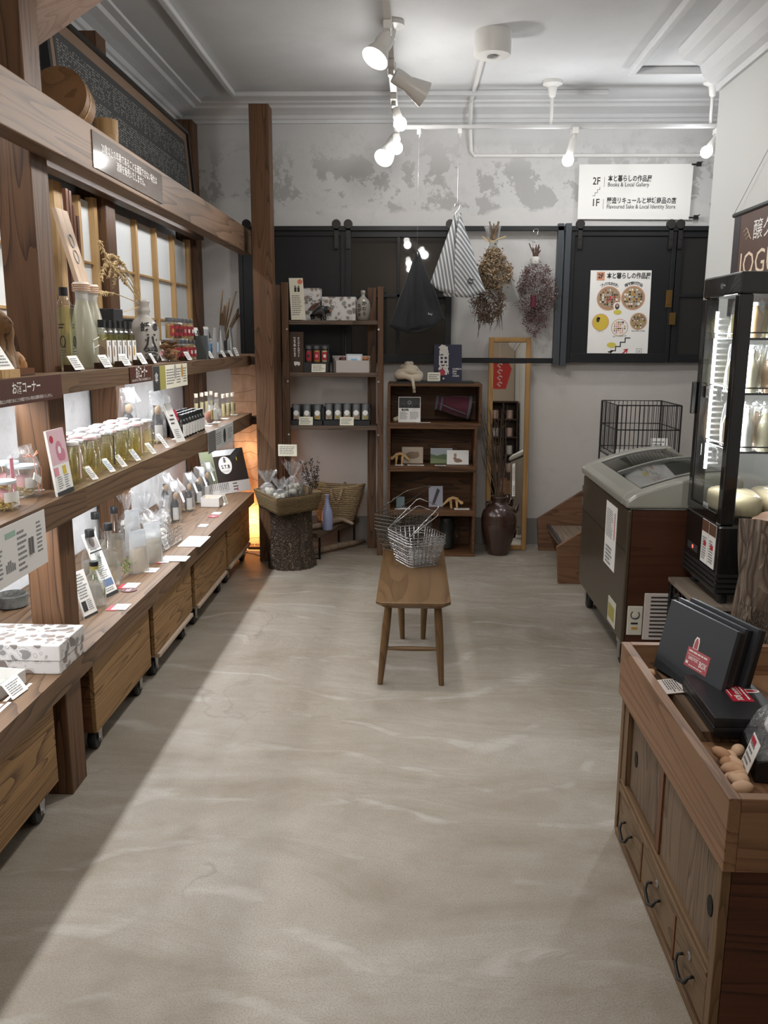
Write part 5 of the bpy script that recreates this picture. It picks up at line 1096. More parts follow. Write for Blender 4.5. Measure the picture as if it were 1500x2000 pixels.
# stoneware flask
q=PY(709,627,YF+.08); e=E_('stoneware_flask','grey stoneware flask with black brush letters at the right end of the rack top','flask',(q.x,YF+.08,zt))
MB().lathe([(.035,0),(.042,.008),(.052,.06),(.053,.10),(.045,.135),(.025,.158),(.014,.168),(.013,.182),(.017,.186),(.017,.204),(.012,.207),(0,.207)],24).build('body',pm('flask_glaze',(.30,.28,.24),.25,coat=.4),e,smooth='all')
for ch,z,a,sz in (('な',.10,-2.0,.028),('が',.07,-2.0,.028),('お',.04,-2.0,.024),('か',.115,-1.35,.032),('む',.08,-1.35,.03),('ら',.045,-1.35,.028)):
    M=FR((.0535*math.cos(a),.0535*math.sin(a),z),(-math.sin(a),math.cos(a),0),(0,0,1)); text(ch,sz,INK,e,name='brush_letter',M=M,bold=.0012)
# second shelf
zt=rz[1]+.001
e,w,h=panel('brown_sign','tall brown sign with two columns of white letters and a truck, on the rack','sign',(566,648),(592.5,648),(592.5,727.5),(566,727.5),YF+.05,pm('dark_brown_card',(.055,.026,.015),.6),.02)
for i,ch in enumerate('オリジナルギフト'): text(ch,.017,WHITEP,e,w*.16,h*(.34-.062*i),bold=.0006)
for i,ch in enumerate('地方発送承ります'): text(ch,.017,WHITEP,e,-w*.13,h*(.34-.058*i-(.03 if i>3 else 0)),bold=.0006)
m=MB().bx(-w*.2,w*.08,-h*.31,-h*.23,.0004,.001).prism([(w*.09,-h*.31),(w*.24,-h*.31),(w*.24,-h*.26),(w*.18,-h*.235),(w*.09,-h*.235)],.0004,.001,'Z').disc((-w*.1,-h*.315,.0012),w*.06,10).disc((w*.14,-h*.315,.0012),w*.06,10); m.build('printed_truck',WHITEP,e)
def trayed(label,x0,x1,y0,y1,ymid,n,kind,z,cardx,cardlab):
    yy=YF+.04; a,b_=PY(x0,y1,yy),PY(x1,y0,yy); e=E_('black_gift_tray',label,'box',((a.x+b_.x)/2,yy,z)); W_=(b_.x-a.x)/2; hb=b_.z-a.z
    hf=PY(x0,ymid,yy).z-z
    B(-W_,W_,0,.12,0,hf*.9).build('base',BOARD,e); B(-W_,W_,.10,.12,hf*.9,hb).build('back',BOARD,e)
    for s in (-1,1): B(s*W_-.004,s*W_+.004,.02,.10,hf*.9,hb*.85).build('side',BOARD,e)
    for i in range(n):
        x=-W_+(i+.5)*2*W_/n
        if kind=='spice': spice('spice jar in the black tray on the rack, %s of three'%['left','middle','right'][i],e.location.x+x,yy+.05,z+hf*.9+.0006,[1,3,5][i],'spice jars in the black tray',h=hb-hf*.9-.01,r=.026,face=-math.pi/2)
        else:
            r=min(.026,W_/n*.86); t=E_('tea_tube','grey lidded tube in the black tray of %s, %s from the left'%(['three','five'][n==5],NM[i]),'tube',M=Matrix.Translation((e.location.x+x,yy+.045,z+hf*.9+.001))@Matrix.Rotation(-.25,4,'X'),group='grey tubes in the black trays')
            hh=(hb-hf*.9)*1.0; MB().lathe([(0,0),(r,0),(r,hh*.55),(0,hh*.55)],20).build('body',pm('tube_clear',(.42,.40,.33),.3),t,smooth=True); MB().lathe([(r*1.02,hh*.5),(r*1.02,hh*.97),(r*.9,hh),(0,hh)],20).build('lid',pm('tube_grey',(.16,.17,.18),.4),t,smooth=True)
            MB().at(M=FR((0,-r*1.035,hh*.42),*BACK)).disc((0,0,0),r*.72,16).build('label',WHITE,t); MB().at(M=FR((0,-r*1.03,hh*.12),*BACK)).disc((0,0,0),r*.55,10,hh*.1).build('contents',pm('tea_%d'%(i%3),[(.34,.20,.12),(.30,.26,.06),(.40,.20,.02)][i%3],.8),t)
    cx_=PY(cardx,830,yy-.025).x; card(cardlab,Matrix.Translation((cx_,yy-.02,z+.001))@FR((0,0,0),(1,0,0),(0,.35,1)),.10,.062,4,CREAM)
trayed('black tray holding three spice jars on the rack',594,641,674,728,706,3,'spice',zt,623,'cream price card before the three spice jars')
q0,q1=PY(655,727,YF+.02),PY(721,727,YF+.02)
e=E_('grey_open_box','pale grey open box of jars and a pouch on the rack','box',((q0.x+q1.x)/2,YF+.02,zt)); W_=(q1.x-q0.x)/2; GB=pm('grey_carton',(.50,.46,.44),.6)
B(-W_,W_,0,.004,0,.085).build('front',GB,e); MB().prism([(-W_-.035,.14),(-W_,.0),(-W_+.004,.0),(-W_-.031,.14)],0,.10,'Z').build('side',GB,e); B(W_-.004,W_,.004,.14,0,.10).build('side',GB,e); B(-W_-.033,W_,.141,.145,0,.115).build('back',GB,e); B(-W_,W_-.004,.004,.14,0,.05).build('liner',pm('gold_straw',(.62,.45,.14),.7),e)
for i,x in enumerate((-.065,.09)):
    t=E_('jam_jar','red capped jar lying in the grey open box, %s one'%['left','right'][i],'jar',M=Matrix.Translation((e.location.x+x,YF+.075,zt+.078))@Matrix.Rotation(-.5,4,'X'))
    MB().lathe([(0,0),(.030,0),(.034,.006),(.034,.018),(0,.02)],18).build('lid',[pm('jam_dark',(.12,.025,.025),.4),pm('jam_orange',(.50,.16,.04),.4)][i],t,smooth=True); MB().lathe([(0,-.026),(.032,-.026),(.032,-.001)],16).build('jar',GLASS,t); MB().disc((0,0,.0208),.018,14).build('label',[INK,REDP][i],t)
t=E_('white_pouch','white pouch with a pale blue mark in the grey open box','pouch',M=Matrix.Translation((e.location.x+.012,YF+.03,zt+.052))@FR((0,0,0),(1,0,0),(0,.5,1))); MB().grid(lambda u,v:V(((u-.5)*.115,v*.085,.008*math.sin(3.14*u)*math.sin(3.14*v))),6,4).build('film',pm('pouch_white',(.62,.65,.68),.4),t,smooth='all',solid=.003); B(-.022,.022,.008,.045,.009,.0095).build('printed_mark',pm('mark_blue',(.20,.42,.62),.5),t)
zt=rz[2]+.001
trayed('black tray of three grey tubes on the lowest rack shelf',567,629,794,832,820,3,'tube',zt,597,'cream price card before the three grey tubes')
trayed('black tray of five grey tubes on the lowest rack shelf',632,722,792,832,820,5,'tube',zt,677,'cream price card before the five grey tubes')
# low bench with iron legs
a,b_=PZ(617,1044,.2),PZ(716,1006,.2); d=(b_-a).normalized(); a=a+d*.03; b_=b_-d*.12; n=V((-d.y,d.x,0)); L=(b_-a).length
e=E_('low_bench','low dark plank bench on thin black iron legs under the rack','bench',M=FR((a.x,a.y,0),d,n))
for k in range(2): B(0,L,.002+k*.085,.082+k*.085,.165,.2).build('plank',wood('low_plank',(.05,.033,.022),(.15,.105,.07),'X',ring=14),e,bev=.003)
for x in (.04,L-.06):
    m=MB(); m.bx(x,x+.012,.01,.022,.0,.165).bx(x,x+.012,.148,.16,0,.165).bx(x,x+.012,.022,.148,0,.006); m.build('leg_frame',BLKM,e)
def onb(px,py): return PZ(px,py,.201)
q=onb(636,1034); e=E_('pale_blue_bottle','pale lavender blue glass bottle on the low bench','bottle',(q.x+.012,q.y+.005,.2005)); MB().lathe([(0,0),(.036,0),(.04,.006),(.041,.10),(.036,.135),(.020,.18),(.0145,.205),(.0135,.245),(.0155,.247),(.0155,.258),(0,.258)],24).build('glass',pm('lavender_glass',(.34,.39,.62),.12,coat=.5),e,smooth=True)
def weave(name,dark,light,sc):
    m,nt,p=_new(name); v=coords(nt,(1,1,1)); w1=N(nt,'ShaderNodeTexWave',wave_type='BANDS',bands_direction='Z'); w1.inputs['Scale'].default_value=sc; w1.inputs['Distortion'].default_value=2.5; w1.inputs['Detail Scale'].default_value=3
    nt.links.new(v,w1.inputs[0]); n2=noise(nt,v,sc*3.2,2); f=mth(nt,'ADD',mth(nt,'MULTIPLY',w1.outputs['Fac'],.55),mth(nt,'MULTIPLY',n2,.55)); nt.links.new(ramp(nt,[(.25,dark),(.8,light)],f),p.inputs['Base Color']); p.inputs['Roughness'].default_value=.8; bump(nt,p,f,.8,.01); return m
q=onb(657,1012); e=E_('straw_bag','large woven straw bag with short handles on the low bench','bag',(q.x+.01,min(q.y+.06,6.24),.2005))
WV=weave('woven_straw',(.17,.11,.055),(.50,.37,.21),22)
def bagf(u,v):
    a=2*math.pi*u; r=.11+.085*v; k=1+.02*math.sin(3*a); return V((r*1.12*k*math.cos(a),r*.52*k*math.sin(a),.285*v+.012*v*v*math.cos(2*a+.6)))
MB().grid(bagf,36,22,True).build('body',WV,e,smooth='all',solid=.012); MB().lathe([(0,.004),(.125,.004)],24,sx=1.12,sy=.52).build('base',WV,e)
for s in (-1,1):
    m=MB().tube([(-.03,s*.108-.006,.275),(-.022,s*.112-.012,.21),(.01,s*.112-.014,.155),(.042,s*.112-.012,.21),(.06,s*.108-.006,.285)],.010,7); m.build('handle',WV,e,smooth='all')
m=MB(); random.seed(3)
for k in range(24): m.tube([(-.09+U(-.03,.03),-.05+U(-.02,.02),.27),(-.12+U(-.05,.04),-.06+U(-.04,.04),.27+U(.02,.06))],.0015,3)
m.build('raffia_stuffing',STRAW,e)['kind']='stuff'
BRK=wood('drift_branch',(.16,.11,.075),(.36,.27,.19),'X',ring=14,bst=.3)
p=[PZ(590,1030,.225),PZ(630,1024,.225),PZ(655,1014,.235),PZ(672,1013,.232),PZ(690,1021,.222)]
tag(MB().tube([v+V((0,-.035,.0)) for v in p],[.02,.021,.024,.018,.011],9).build('driftwood_branch',BRK,smooth='all'),'smooth driftwood branch lying along the low bench before the blue bottle','branch')
p=[PZ(596,1082,.034)+V((0,.03,0)),PZ(625,1077,.034)+V((0,.05,0)),PZ(655,1070,.034)+V((0,.05,0)),PZ(685,1063,.03)+V((0,.03,0)),PZ(712,1056,.028)]
tag(MB().tube(p,[.03,.024,.026,.022,.014],9).build('driftwood_branch',BRK,smooth='all'),'pale driftwood branch lying on the floor under the low bench','branch')
# stump, woven tray, wrapped packs
q=PZ(563,1108,0); SX,SY=q.x+.02,q.y+.05
BARK=plaster('bark',(.13,.085,.055),(.03,.02,.014),(.075,.05,.033),6,.9)
def barkmat(name,c0,c1,c2,sx=1,vs=60,st=.22,wb=.12):
    m,nt,p=_new(name); v=coords(nt,(sx,sx,sx*st)); vo=N(nt,'ShaderNodeTexVoronoi',feature='DISTANCE_TO_EDGE'); vo.inputs['Scale'].default_value=vs; nz=noise(nt,v,9,4,.6)
    ad=N(nt,'ShaderNodeVectorMath',operation='MULTIPLY_ADD'); ad.inputs[1].default_value=(wb,wb,wb); nt.links.new(N(nt,'ShaderNodeTexNoise').outputs['Color'],ad.inputs[0]); nt.links.new(v,ad.inputs[2]); nt.links.new(ad.outputs[0],vo.inputs[0])
    f=mth(nt,'ADD',mth(nt,'MULTIPLY',vo.outputs['Distance'],3.2),mth(nt,'MULTIPLY',nz,.45)); nt.links.new(ramp(nt,[(.15,c0),(.45,c1),(.9,c2)],f),p.inputs['Base Color']); p.inputs['Roughness'].default_value=.85; bump(nt,p,f,1,.02); return m
BK=barkmat('stump_bark',(.035,.023,.015),(.11,.075,.05),(.19,.135,.095))
e=E_('tree_stump','round tree stump with rough bark carrying the woven tray','stump',(SX,SY,0)); SH_=.415
def stf(u,v):
    a=2*math.pi*u; r=.128+.028*(1-v)**3+.004*math.sin(9*a)+.005*math.sin(17*a+5*v)+.004*math.sin(29*a-9*v)+.01*math.sin(2*a+1); return V((r*math.cos(a),r*math.sin(a),SH_*v))
MB().grid(stf,64,16,True).build('bark',BK,e,smooth='all'); MB().lathe([(0,SH_),(.127,SH_+.001)],28,cap=False).build('cut_top',wood('cut_wood',(.20,.12,.06),(.40,.27,.15),'Z',sc=2),e)
zt=SH_+.002; zr=.545
c1,c2,c3=PZ(495,949,zr),PZ(538,968,zr),PZ(623,955,zr)
c4=c1+c3-c2; ctr=(c1+c3)/2+V((.025,-.085,0))
e=E_('woven_tray','square woven seagrass tray of wrapped packs on the tree stump','tray',(ctr.x,ctr.y,zt)); WT=weave('seagrass',(.055,.034,.013),(.23,.155,.065),30)
_c0=(c1+c3)/2; cs=[c1-_c0,c2-_c0,c3-_c0,c4-_c0]
for p in cs: p.z=0
def side(i):
    a,b_=cs[i],cs[(i+1)%4]; m=MB()
    def fn(u,v): p=a.lerp(b_,u)*(.86+.14*v); return V((p.x,p.y,.115*v))
    m.grid(fn,10,5); m.build('side',WT,e,smooth='all',solid=.012)
for i in range(4): side(i)
MB().add([(p.x*.86,p.y*.86,.004) for p in cs],[(0,1,2,3)]).build('base',WT,e,solid=.006)
m=MB().tube([(p.x*1.005,p.y*1.005,.117) for p in cs+cs[:1]],.009,6); m.build('rim',WT,e)
def wrapf(label,px,py,r,h,seed):
    t=PZ(px,py,zr-.02); crumple(label,0,0,r,h,seed,pm('biscuit',(.62,.58,.48),.7),loc=(t.x,t.y,0),z=zt+.012,name='wrapped_pack',group='clear wrapped packs in the woven tray')
wrapf('clear wrapped pack at the left corner of the woven tray',523,957,.070,.235,51); wrapf('clear wrapped pack with the tallest flared top in the woven tray',572,953,.076,.285,52); wrapf('low clear wrapped pack at the front corner of the woven tray',548,960,.062,.18,53); wrapf('clear wrapped pack at the right corner of the woven tray',596,950,.058,.20,55)
a_=PY(543,868,5.6); b2=PY(580,891,5.6)
e=E_('price_sign','cream price sign on a thin stick above the woven tray','sign',M=FR(((a_.x+b2.x)/2,5.6,b2.z),*BACK)); w,h=b2.x-a_.x,a_.z-b2.z
B(-w/2,w/2,0,h,-.002,0).build('card',CREAM,e); lines(e,w*.85,h*.75,5,GREY,0,h*.5); MB().cyl((0,zt+.03-b2.z,-.004),(0,h*.4,-.004),.0018,n=6).build('stick',IRON,e)
q=PZ(616,945,zt); e=E_('dried_twigs','black dried twig spray rising from the woven tray','dried plant',(ctr.x+.13,ctr.y+.06,zt+.01)); random.seed(12); m=MB()
for k in range(16):
    t=PY(U(578,622),U(888,930),ctr.y+U(.03,.1))-V((ctr.x+.13,ctr.y+.06,zt+.01)); mid=t*.5+V((.03,0,.0)); m.tube([(0,0,0),mid,t],[.0016,.0013,.0006],3)
    for j in range(9): o=mid.lerp(t,U(0,1)); m.sph(o+V((U(-1,1),U(-1,1),U(-1,1)))*.01,(.005,.005,.005),5,3)
m.build('twigs',pm('black_twig',(.025,.015,.014),.8),e)['kind']='stuff'
# paper floor lamp
y=6.13; xa=wx(456,900,y); e=E_('paper_floor_lamp','tall wrinkled paper floor lamp glowing orange behind the far post','lamp',(xa+.125,y+.1,0))
def papermat():
    m=bpy.data.materials.new('lamp_paper'); m.use_nodes=True; nt=m.node_tree; nt.nodes.clear(); o=N(nt,'ShaderNodeOutputMaterial'); d=N(nt,'ShaderNodeBsdfDiffuse'); t=N(nt,'ShaderNodeBsdfTranslucent'); mx=N(nt,'ShaderNodeMixShader'); mx.inputs[0].default_value=.55
    v=coords(nt,(1,1,.6)); c=ramp(nt,[(.35,(.50,.33,.22)),(.65,(.66,.47,.34))],noise(nt,v,14,4,.6,1)); nt.links.new(c,d.inputs[0]); nt.links.new(c,t.inputs[0]); b=N(nt,'ShaderNodeBump'); b.inputs['Strength'].default_value=.5; b.inputs['Distance'].default_value=.02; nt.links.new(noise(nt,v,22,3,.5,2.5),b.inputs['Height']); nt.links.new(b.outputs[0],d.inputs[0+1] if 0 else d.inputs['Normal'])
    nt.links.new(d.outputs[0],mx.inputs[1]); nt.links.new(t.outputs[0],mx.inputs[2]); nt.links.new(mx.outputs[0],o.inputs[0]); return m
LP=papermat(); hl=1.40
m=MB()
for q in (((-.125,-.1),(.125,-.1)),((.125,-.1),(.125,.1)),((.125,.1),(-.125,.1)),((-.125,.1),(-.125,-.1))):
    m.grid(lambda u,v,q=q:V((q[0][0]+(q[1][0]-q[0][0])*u,q[0][1]+(q[1][1]-q[0][1])*u,.045+hl*v)),3,12)
m.build('shade',LP,e)
m=MB(); random.seed(21)
for k in range(15):
    z0=.08+k*.092; m.tube([(-.1255,-.101,z0+U(-.03,.03)),(0,-.102,z0+U(-.03,.03)),(.1255,-.101,z0+U(-.05,.05)),(.126,.1,z0+U(-.03,.03))],.0014,4)
m.build('thread',pm('lamp_thread',(.20,.11,.05),.8),e)
MB().bx(-.12,.12,-.095,.095,.0,.02).build('base',W_dark('X'),e); m=MB(); 
for sx in (-1,1):
    for sy in (-1,1): m.bx(sx*.118-.005,sx*.118+.005,sy*.093-.005,sy*.093+.005,.02,.04+hl)
m.build('frame',W_light(),e)
MB().sph((0,0,.30),.04,14,10).build('bulb',pm('warm_glow',(1,.6,.25),.5,emit=(1,.62,.25),es=9),e); MB().cyl((0,0,.02),(0,0,.27),.012,n=8).build('socket',BLACK,e)
lamp('lamp_light','POINT',(0,-.0,.22),15,(1,.56,.22),.05,None,e)
lamp('lamp_light','POINT',(0,-.0,.75),1.6,(1,.62,.32),.05,None,e)
p=[PZ(497,1058,.05),PZ(498,1066,.02),PZ(488,1068,.004),PZ(478,1078,.004),PZ(500,1082,.004),PZ(508,1085,.004)]
tag(MB().tube(p,.004,6).build('lamp_cord',WHITEP),'thin white lamp cord on the floor below the paper lamp','cord')
# ---------------------------------------------------------------- stacked wooden boxes
x0,x1=wx(757,900,6.0),wx(931,900,6.0); zz=[0]+[PY(800,y,6.0).z for y in (1002,916,832,749)]
bx_=(x0+x1)/2; names=['lowest','second','third','top']
for i in range(4):
    za,zb=zz[i]+.0008,zz[i+1]; wd=(x1-x0)/2+(.014 if i==3 else 0); e=E_('wooden_box','old brown wooden box on its side, %s of the stack of four'%names[i],'box',(bx_+(.012 if i==3 else 0),6.0,za),group='stacked wooden boxes'); H=zb-za; D=.33; T=.02
    B(-wd,wd,0,D,0,T).build('bottom_board',W_box('X'),e,bev=.002); B(-wd,wd,0,D,H-T,H).build('top_board',W_box('X'),e,bev=.002)
    for s in (-1,1): B(s*wd-(T if s>0 else 0),s*wd+(T if s<0 else 0),0,D,T,H-T).build('side_board',W_box('Y'),e,bev=.002)
    for k in range(2): B(-wd+T,wd-T,D-.015,D-.002,T+(H-2*T)*k/2+.001,T+(H-2*T)*(k+1)/2-.001).build('back_board',W_box('X'),e)
zt=zz[4]
def nz(px,py,y): return PY(px,py,y)
a,b_=nz(774,747,6.04),nz(926,747,6.04); tag(B(a.x,b_.x,6.03,6.24,zt+.0005,zt+.012).build('black_tray',BLACK),'thin black tray on top of the stacked boxes','tray'); zt+=.0125
q=nz(798,745,6.1); e=E_('rolled_scarf','cream scarf coiled into a loose mound on the stacked boxes','scarf',(q.x,6.10,zt)); SC=pm('cream_cloth',(.55,.47,.36),.9,sheen=.3)
for k,(r,z,t,ph) in enumerate(((.075,.032,.034,0),(.06,.062,.032,1.2),(.042,.088,.028,2.2),(.02,.108,.022,.4))):
    pts=[V((r*1.05*math.cos(a*.35+ph),r*.85*math.sin(a*.35+ph),z+.012*math.sin(a*.7+ph))) for a in range(19)]; MB().tube(pts,[t*(.8+.2*math.sin(j*1.3)) for j in range(19)],10).build('fold',SC,e,smooth='all')
m=MB().tube([(.02,-.075,.02),(.03,-.10,.008),(.035,-.118,-.02),(.04,-.123,-.05)],[.014,.012,.01,.012],8); m.build('tail',SC,e,smooth='all')
m=MB()
for k in range(8): m.tube([(.034+.0018*k,-.122,-.045),(.03+.003*k,-.125,-.075)],.001,3)
m.build('fringe',SC,e)
e,w,h=panel('navy_display_board','navy display board lettered with large white characters on the stacked boxes','board',(848,673),(902,673),(902,745),(847,745),6.16,pm('navy_card',(.018,.020,.055),.5),.012)
for ch,y in (('亀',.33),('田',.06),('縞',-.22)): text(ch,h*.30,WHITEP,e,-w*.15,h*y,bold=.0025)
for i,t in enumerate(('KAMEDA','JIMA','THE','STRIPE')): text(t,.016,WHITEP,e,w*.17,h*(-.16-.065*i),al='LEFT',bold=.0003)
MB().disc((-w*.15,-h*.42,.0008),w*.04,6).build('printed_mark',WHITEP,e)
a,b_=nz(835,746,6.09),nz(860,729,6.09); card('small cream price card beside the navy board',Matrix.Translation(((a.x+b_.x)/2,6.09,zt+.0006))@FR((0,0,0),(1,0,0),(0,.15,1)),b_.x-a.x,b_.z-a.z,3,CREAM)
q=nz(863,729,6.1); e=E_('red_round_tag','red round tag standing before the navy board','tag',(q.x,6.11,zt)); MB().at(M=FR((0,0,.062),*BACK)).lathe([(0,0),(.024,0),(.024,.003),(0,.003)],20).build('disc',pm('tag_red',(.35,.03,.05),.5),e); B(-.003,.003,.0005,.003,0,.05).build('stand',BLACK,e)
# box contents
def shelfz(i): return zz[i]+.0212
def pc(label,tl,br,y,i,mat,name='postcard',cat='postcard',lean=.18,yaw=0):
    a,b_=nz(*tl,y),nz(*br,y); w,h=b_.x-a.x,a.z-b_.z
    e=E_(name,label,cat,M=Matrix.Translation(((a.x+b_.x)/2,y,shelfz(i)))@Matrix.Rotation(yaw,4,'Z')@FR((0,0,0),(1,0,0),(0,lean,1))); B(-w/2,w/2,0,h,-.002,0).build('card',mat,e); return e,w,h
e,w,h=pc('white framed card with a black dripping pattern and a hexagon mark','%d'%0,0,0,0,0) if 0 else pc('white card with a black dripping pattern and hexagon mark in the top box',(778,780),(821,830),6.06,3,WHITE,'text_card','card')
B(-w*.47,w*.47,h*.56,h*.97,.0003,.0008).build('printed_panel',INK,e); m=MB(); random.seed(2)
for k in range(22): x=-w*.45+w*.9*k/22; m.quad((x,h*U(.58,.75),.001),(x+.0012,h*U(.58,.75),.001),(x+.0012,h*.96,.001),(x,h*.96,.001))
m.build('printed_drips',GREY,e); m=MB().tube([(.012*math.cos(t*math.pi/3+.52),h*.78+.012*math.sin(t*math.pi/3+.52),.0012) for t in range(7)],.0012,4); m.build('printed_hexagon',WHITEP,e)
text('亀田縞',.017,INK,e,-w*.2,h*.48,.0006,bold=.0008); lines(e,w*.4,h*.3,8,GREY,-w*.23,h*.26); lines(e,w*.4,h*.3,8,GREY,w*.23,h*.26)
q=nz(772,826,6.07); e=E_('cotton_boll','two small dried cotton bolls in the top box','dried plant',(q.x,6.07,shelfz(3)+.0)); 
for k in range(2): MB().sph((.018*k,.01*k,.018+.006*k),(.018,.016,.018),8,6).build('boll',pm('cotton',(.50,.42,.32),.9),e,smooth='all')
flatq=nz(830,834,6.03)
# red cap
q=nz(890,828,6.12); e=E_('wine_red_bag','wine red cloth bag with grey edging lying in the top box','bag',(q.x-.01,6.135,shelfz(3)+.116)); CR=pm('wine_cloth',(.085,.012,.028),.85,sheen=.2); GE=pm('grey_edging',(.11,.11,.13),.8)
M=Matrix.Rotation(.14,4,'Y')
def capf(u,v):
    a=2*math.pi*u; x=-.135+.25*v; r=.045+.035*v; return M@V((x,r*.75*math.cos(a)*(1+.06*math.sin(3*a+6*v)),r*math.sin(a)*(1+.05*math.sin(2*a+8*v))))
MB().grid(capf,26,14,True).build('body',CR,e,smooth='all',solid=.004)
for v,t in ((0.02,.010),(.16,.009),(.97,.013)): MB().tube([capf(k/24,v)*1.0+V((0,0,0)) for k in range(25)],t,7).build('edging',GE,e,smooth='all')
MB().tube([capf(.5,.1)+V((0,-.0,0)),V((-.02,-.075,-.02)),capf(.6,.9)],.005,5).build('strap',GE,e)
# postcards and figures
e,w,h=pc('brown postcard of a wooden dinosaur on a small stand',(785,882),(826,914),6.14,2,pm('card_sand',(.42,.33,.24),.35)); MB().disc((0,h*.5,.0006),w*.33,14,h*.22).disc((w*.2,h*.62,.0007),w*.1,10,h*.1).build('printed_figure',pm('print_umber',(.24,.16,.10),.6),e)
e,w,h=pc('green hill landscape postcard behind the rabbit card',(841,882),(883,912),6.15,2,pm('card_sky',(.36,.40,.44),.5)); MB().prism([(-w/2,0),(w/2,0),(w/2,h*.5),(w*.1,h*.62),(-w*.2,h*.5),(-w/2,h*.62)],.0003,.0008,'Z').build('printed_hill',pm('hill_green',(.10,.15,.07),.6),e); MB().prism([(-w/2,0),(w/2,0),(w/2,h*.2),(-w/2,h*.35)],.0009,.0012,'Z').build('printed_field',pm('field_green',(.20,.26,.12),.6),e)
e,w,h=pc('white postcard with a brown rabbit in the third box',(873,886),(915,914),6.10,2,WHITE); m=MB().disc((0,h*.28,.0006),w*.17,14,h*.15).disc((-w*.13,h*.42,.0007),w*.08,10,h*.1).disc((-w*.15,h*.64,.0008),w*.028,8,h*.17).disc((-w*.09,h*.64,.0009),w*.028,8,h*.17).disc((w*.15,h*.25,.001),w*.06,8,h*.08); m.build('printed_rabbit',pm('rabbit_brown',(.26,.16,.11),.6),e)
def carddock(px,i,y): pass
def dino(label,px,py,y,i,flip=1,s=1):
    q=nz(px,py,y); e=E_('wooden_figure',label,'figurine',(q.x,y,shelfz(i)),0); e.scale=(flip*s,s,s); LW=W_light('X')
    m=MB().prism([(-.06,.03),(-.03,.062),(.0,.07),(.03,.055),(.07,.02),(.075,.026),(.035,.075),(.0,.088),(-.035,.08),(-.05,.062),(-.075,.05),(-.078,.038)],-.008,.008,'Y'); m.build('body',LW,e)
    for x in (-.03,.012):
        for sy in (-.012,.012): MB().prism([(x-.008,0),(x+.004,0),(x+.012,.06),(x-.006,.06)],sy-.003,sy+.003,'Y').build('leg',LW,e)
dino('pale wooden dinosaur figure at the left of the third box',782,914,6.09,2); dino('pale wooden dinosaur figure at the right of the second box',884,991,6.09,1,-1,1.0)
e,w,h=pc('tilted grey photograph card in the second box',(838,952),(865,992),6.14,1,pm('card_lilac',(.36,.37,.44),.45),yaw=.1); MB().prism([(-w*.3,h*.1),(-w*.1,h*.1),(w*.3,h*.8),(w*.1,h*.9)],.0003,.0008,'Z').build('printed_bird',pm('print_dark',(.06,.05,.06),.6),e)
e,w,h=pc('small teal packet in the second box',(774,970),(790,992),6.08,1,pm('teal_packet',(.10,.15,.165),.4),'packet','packet')
def fl(label,px,py,y,i,w,d): 
    q=nz(px,py,y); e=E_('price_card',label,'card',M=Matrix.Translation((q.x,y,shelfz(i)+.001))@FR((0,0,0),*UPB)); B(-w/2,w/2,-d/2,d/2,0,.0012).build('card',WHITE,e); lines(e,w*.7,d*.5,2,GREY,0,0,.0016)
for a in (('flat price card in the top box before the red bag',827,832,6.04,3,.10,.03),('flat price card before the sand postcard',812,915,6.04,2,.12,.03),('flat price card before the dinosaur figure in the third box',780,915,6.035,2,.06,.03),('flat price card before the hill postcard',860,915,6.04,2,.08,.03),('flat price card at the left of the second box',786,1000,6.05,1,.11,.05),('flat pale card at the right of the second box',902,996,6.06,1,.11,.06)): fl(*a)
e=E_('dark_jug','dark glass jug standing in the lowest box','jug',(nz(872,1080,6.16).x,6.17,shelfz(0))); MB().lathe([(.04,0),(.055,.01),(.058,.17),(.05,.2),(.052,.235),(.045,.235),(.045,.2)],20,cap=False).build('body',pm('smoky_glass',(.02,.022,.02),.12),e,smooth=True); MB().tube([(.05,0,.2),(.085,0,.19),(.085,0,.1),(.056,0,.06)],.006,6).build('handle',pm('smoky_glass',(.02,.022,.02),.12),e)
# ---------------------------------------------------------------- mirror
BLm,BRm,TRm,TLm=PY(948,1076,6.22),PY(1026,1076,6.22),PY(1041,659,6.37),PY(957,659,6.37)
BLm.z=BRm.z=.002
M=FR((BLm+BRm)/2,BRm-BLm,((TLm+TRm)-(BLm+BRm))); w=((BRm-BLm).length+(TRm-TLm).length)/2; h=((TLm+TRm)-(BLm+BRm)).length/2
e=E_('standing_mirror','tall narrow mirror in a honey wood frame leaning on the back wall','mirror',M=M)
for q in ((-w/2,-w/2+.035,0,h),(w/2-.035,w/2,0,h)): B(q[0],q[1],q[2],q[3],-.03,.006).build('frame_side',W_mir('Y'),e,bev=.003)
for q in ((0,.035),(h-.035,h)): B(-w/2+.035,w/2-.035,q[0],q[1],-.03,.006).build('frame_rail',W_mir('X'),e,bev=.003)
B(-w/2+.035,w/2-.035,.035,h-.035,-.012,-.010).build('glass',pm('mirror_silver',(.82,.82,.80),.015,1),e); B(-w/2+.03,w/2-.03,.03,h-.03,-.022,-.0125).build('backing',BOARD,e)
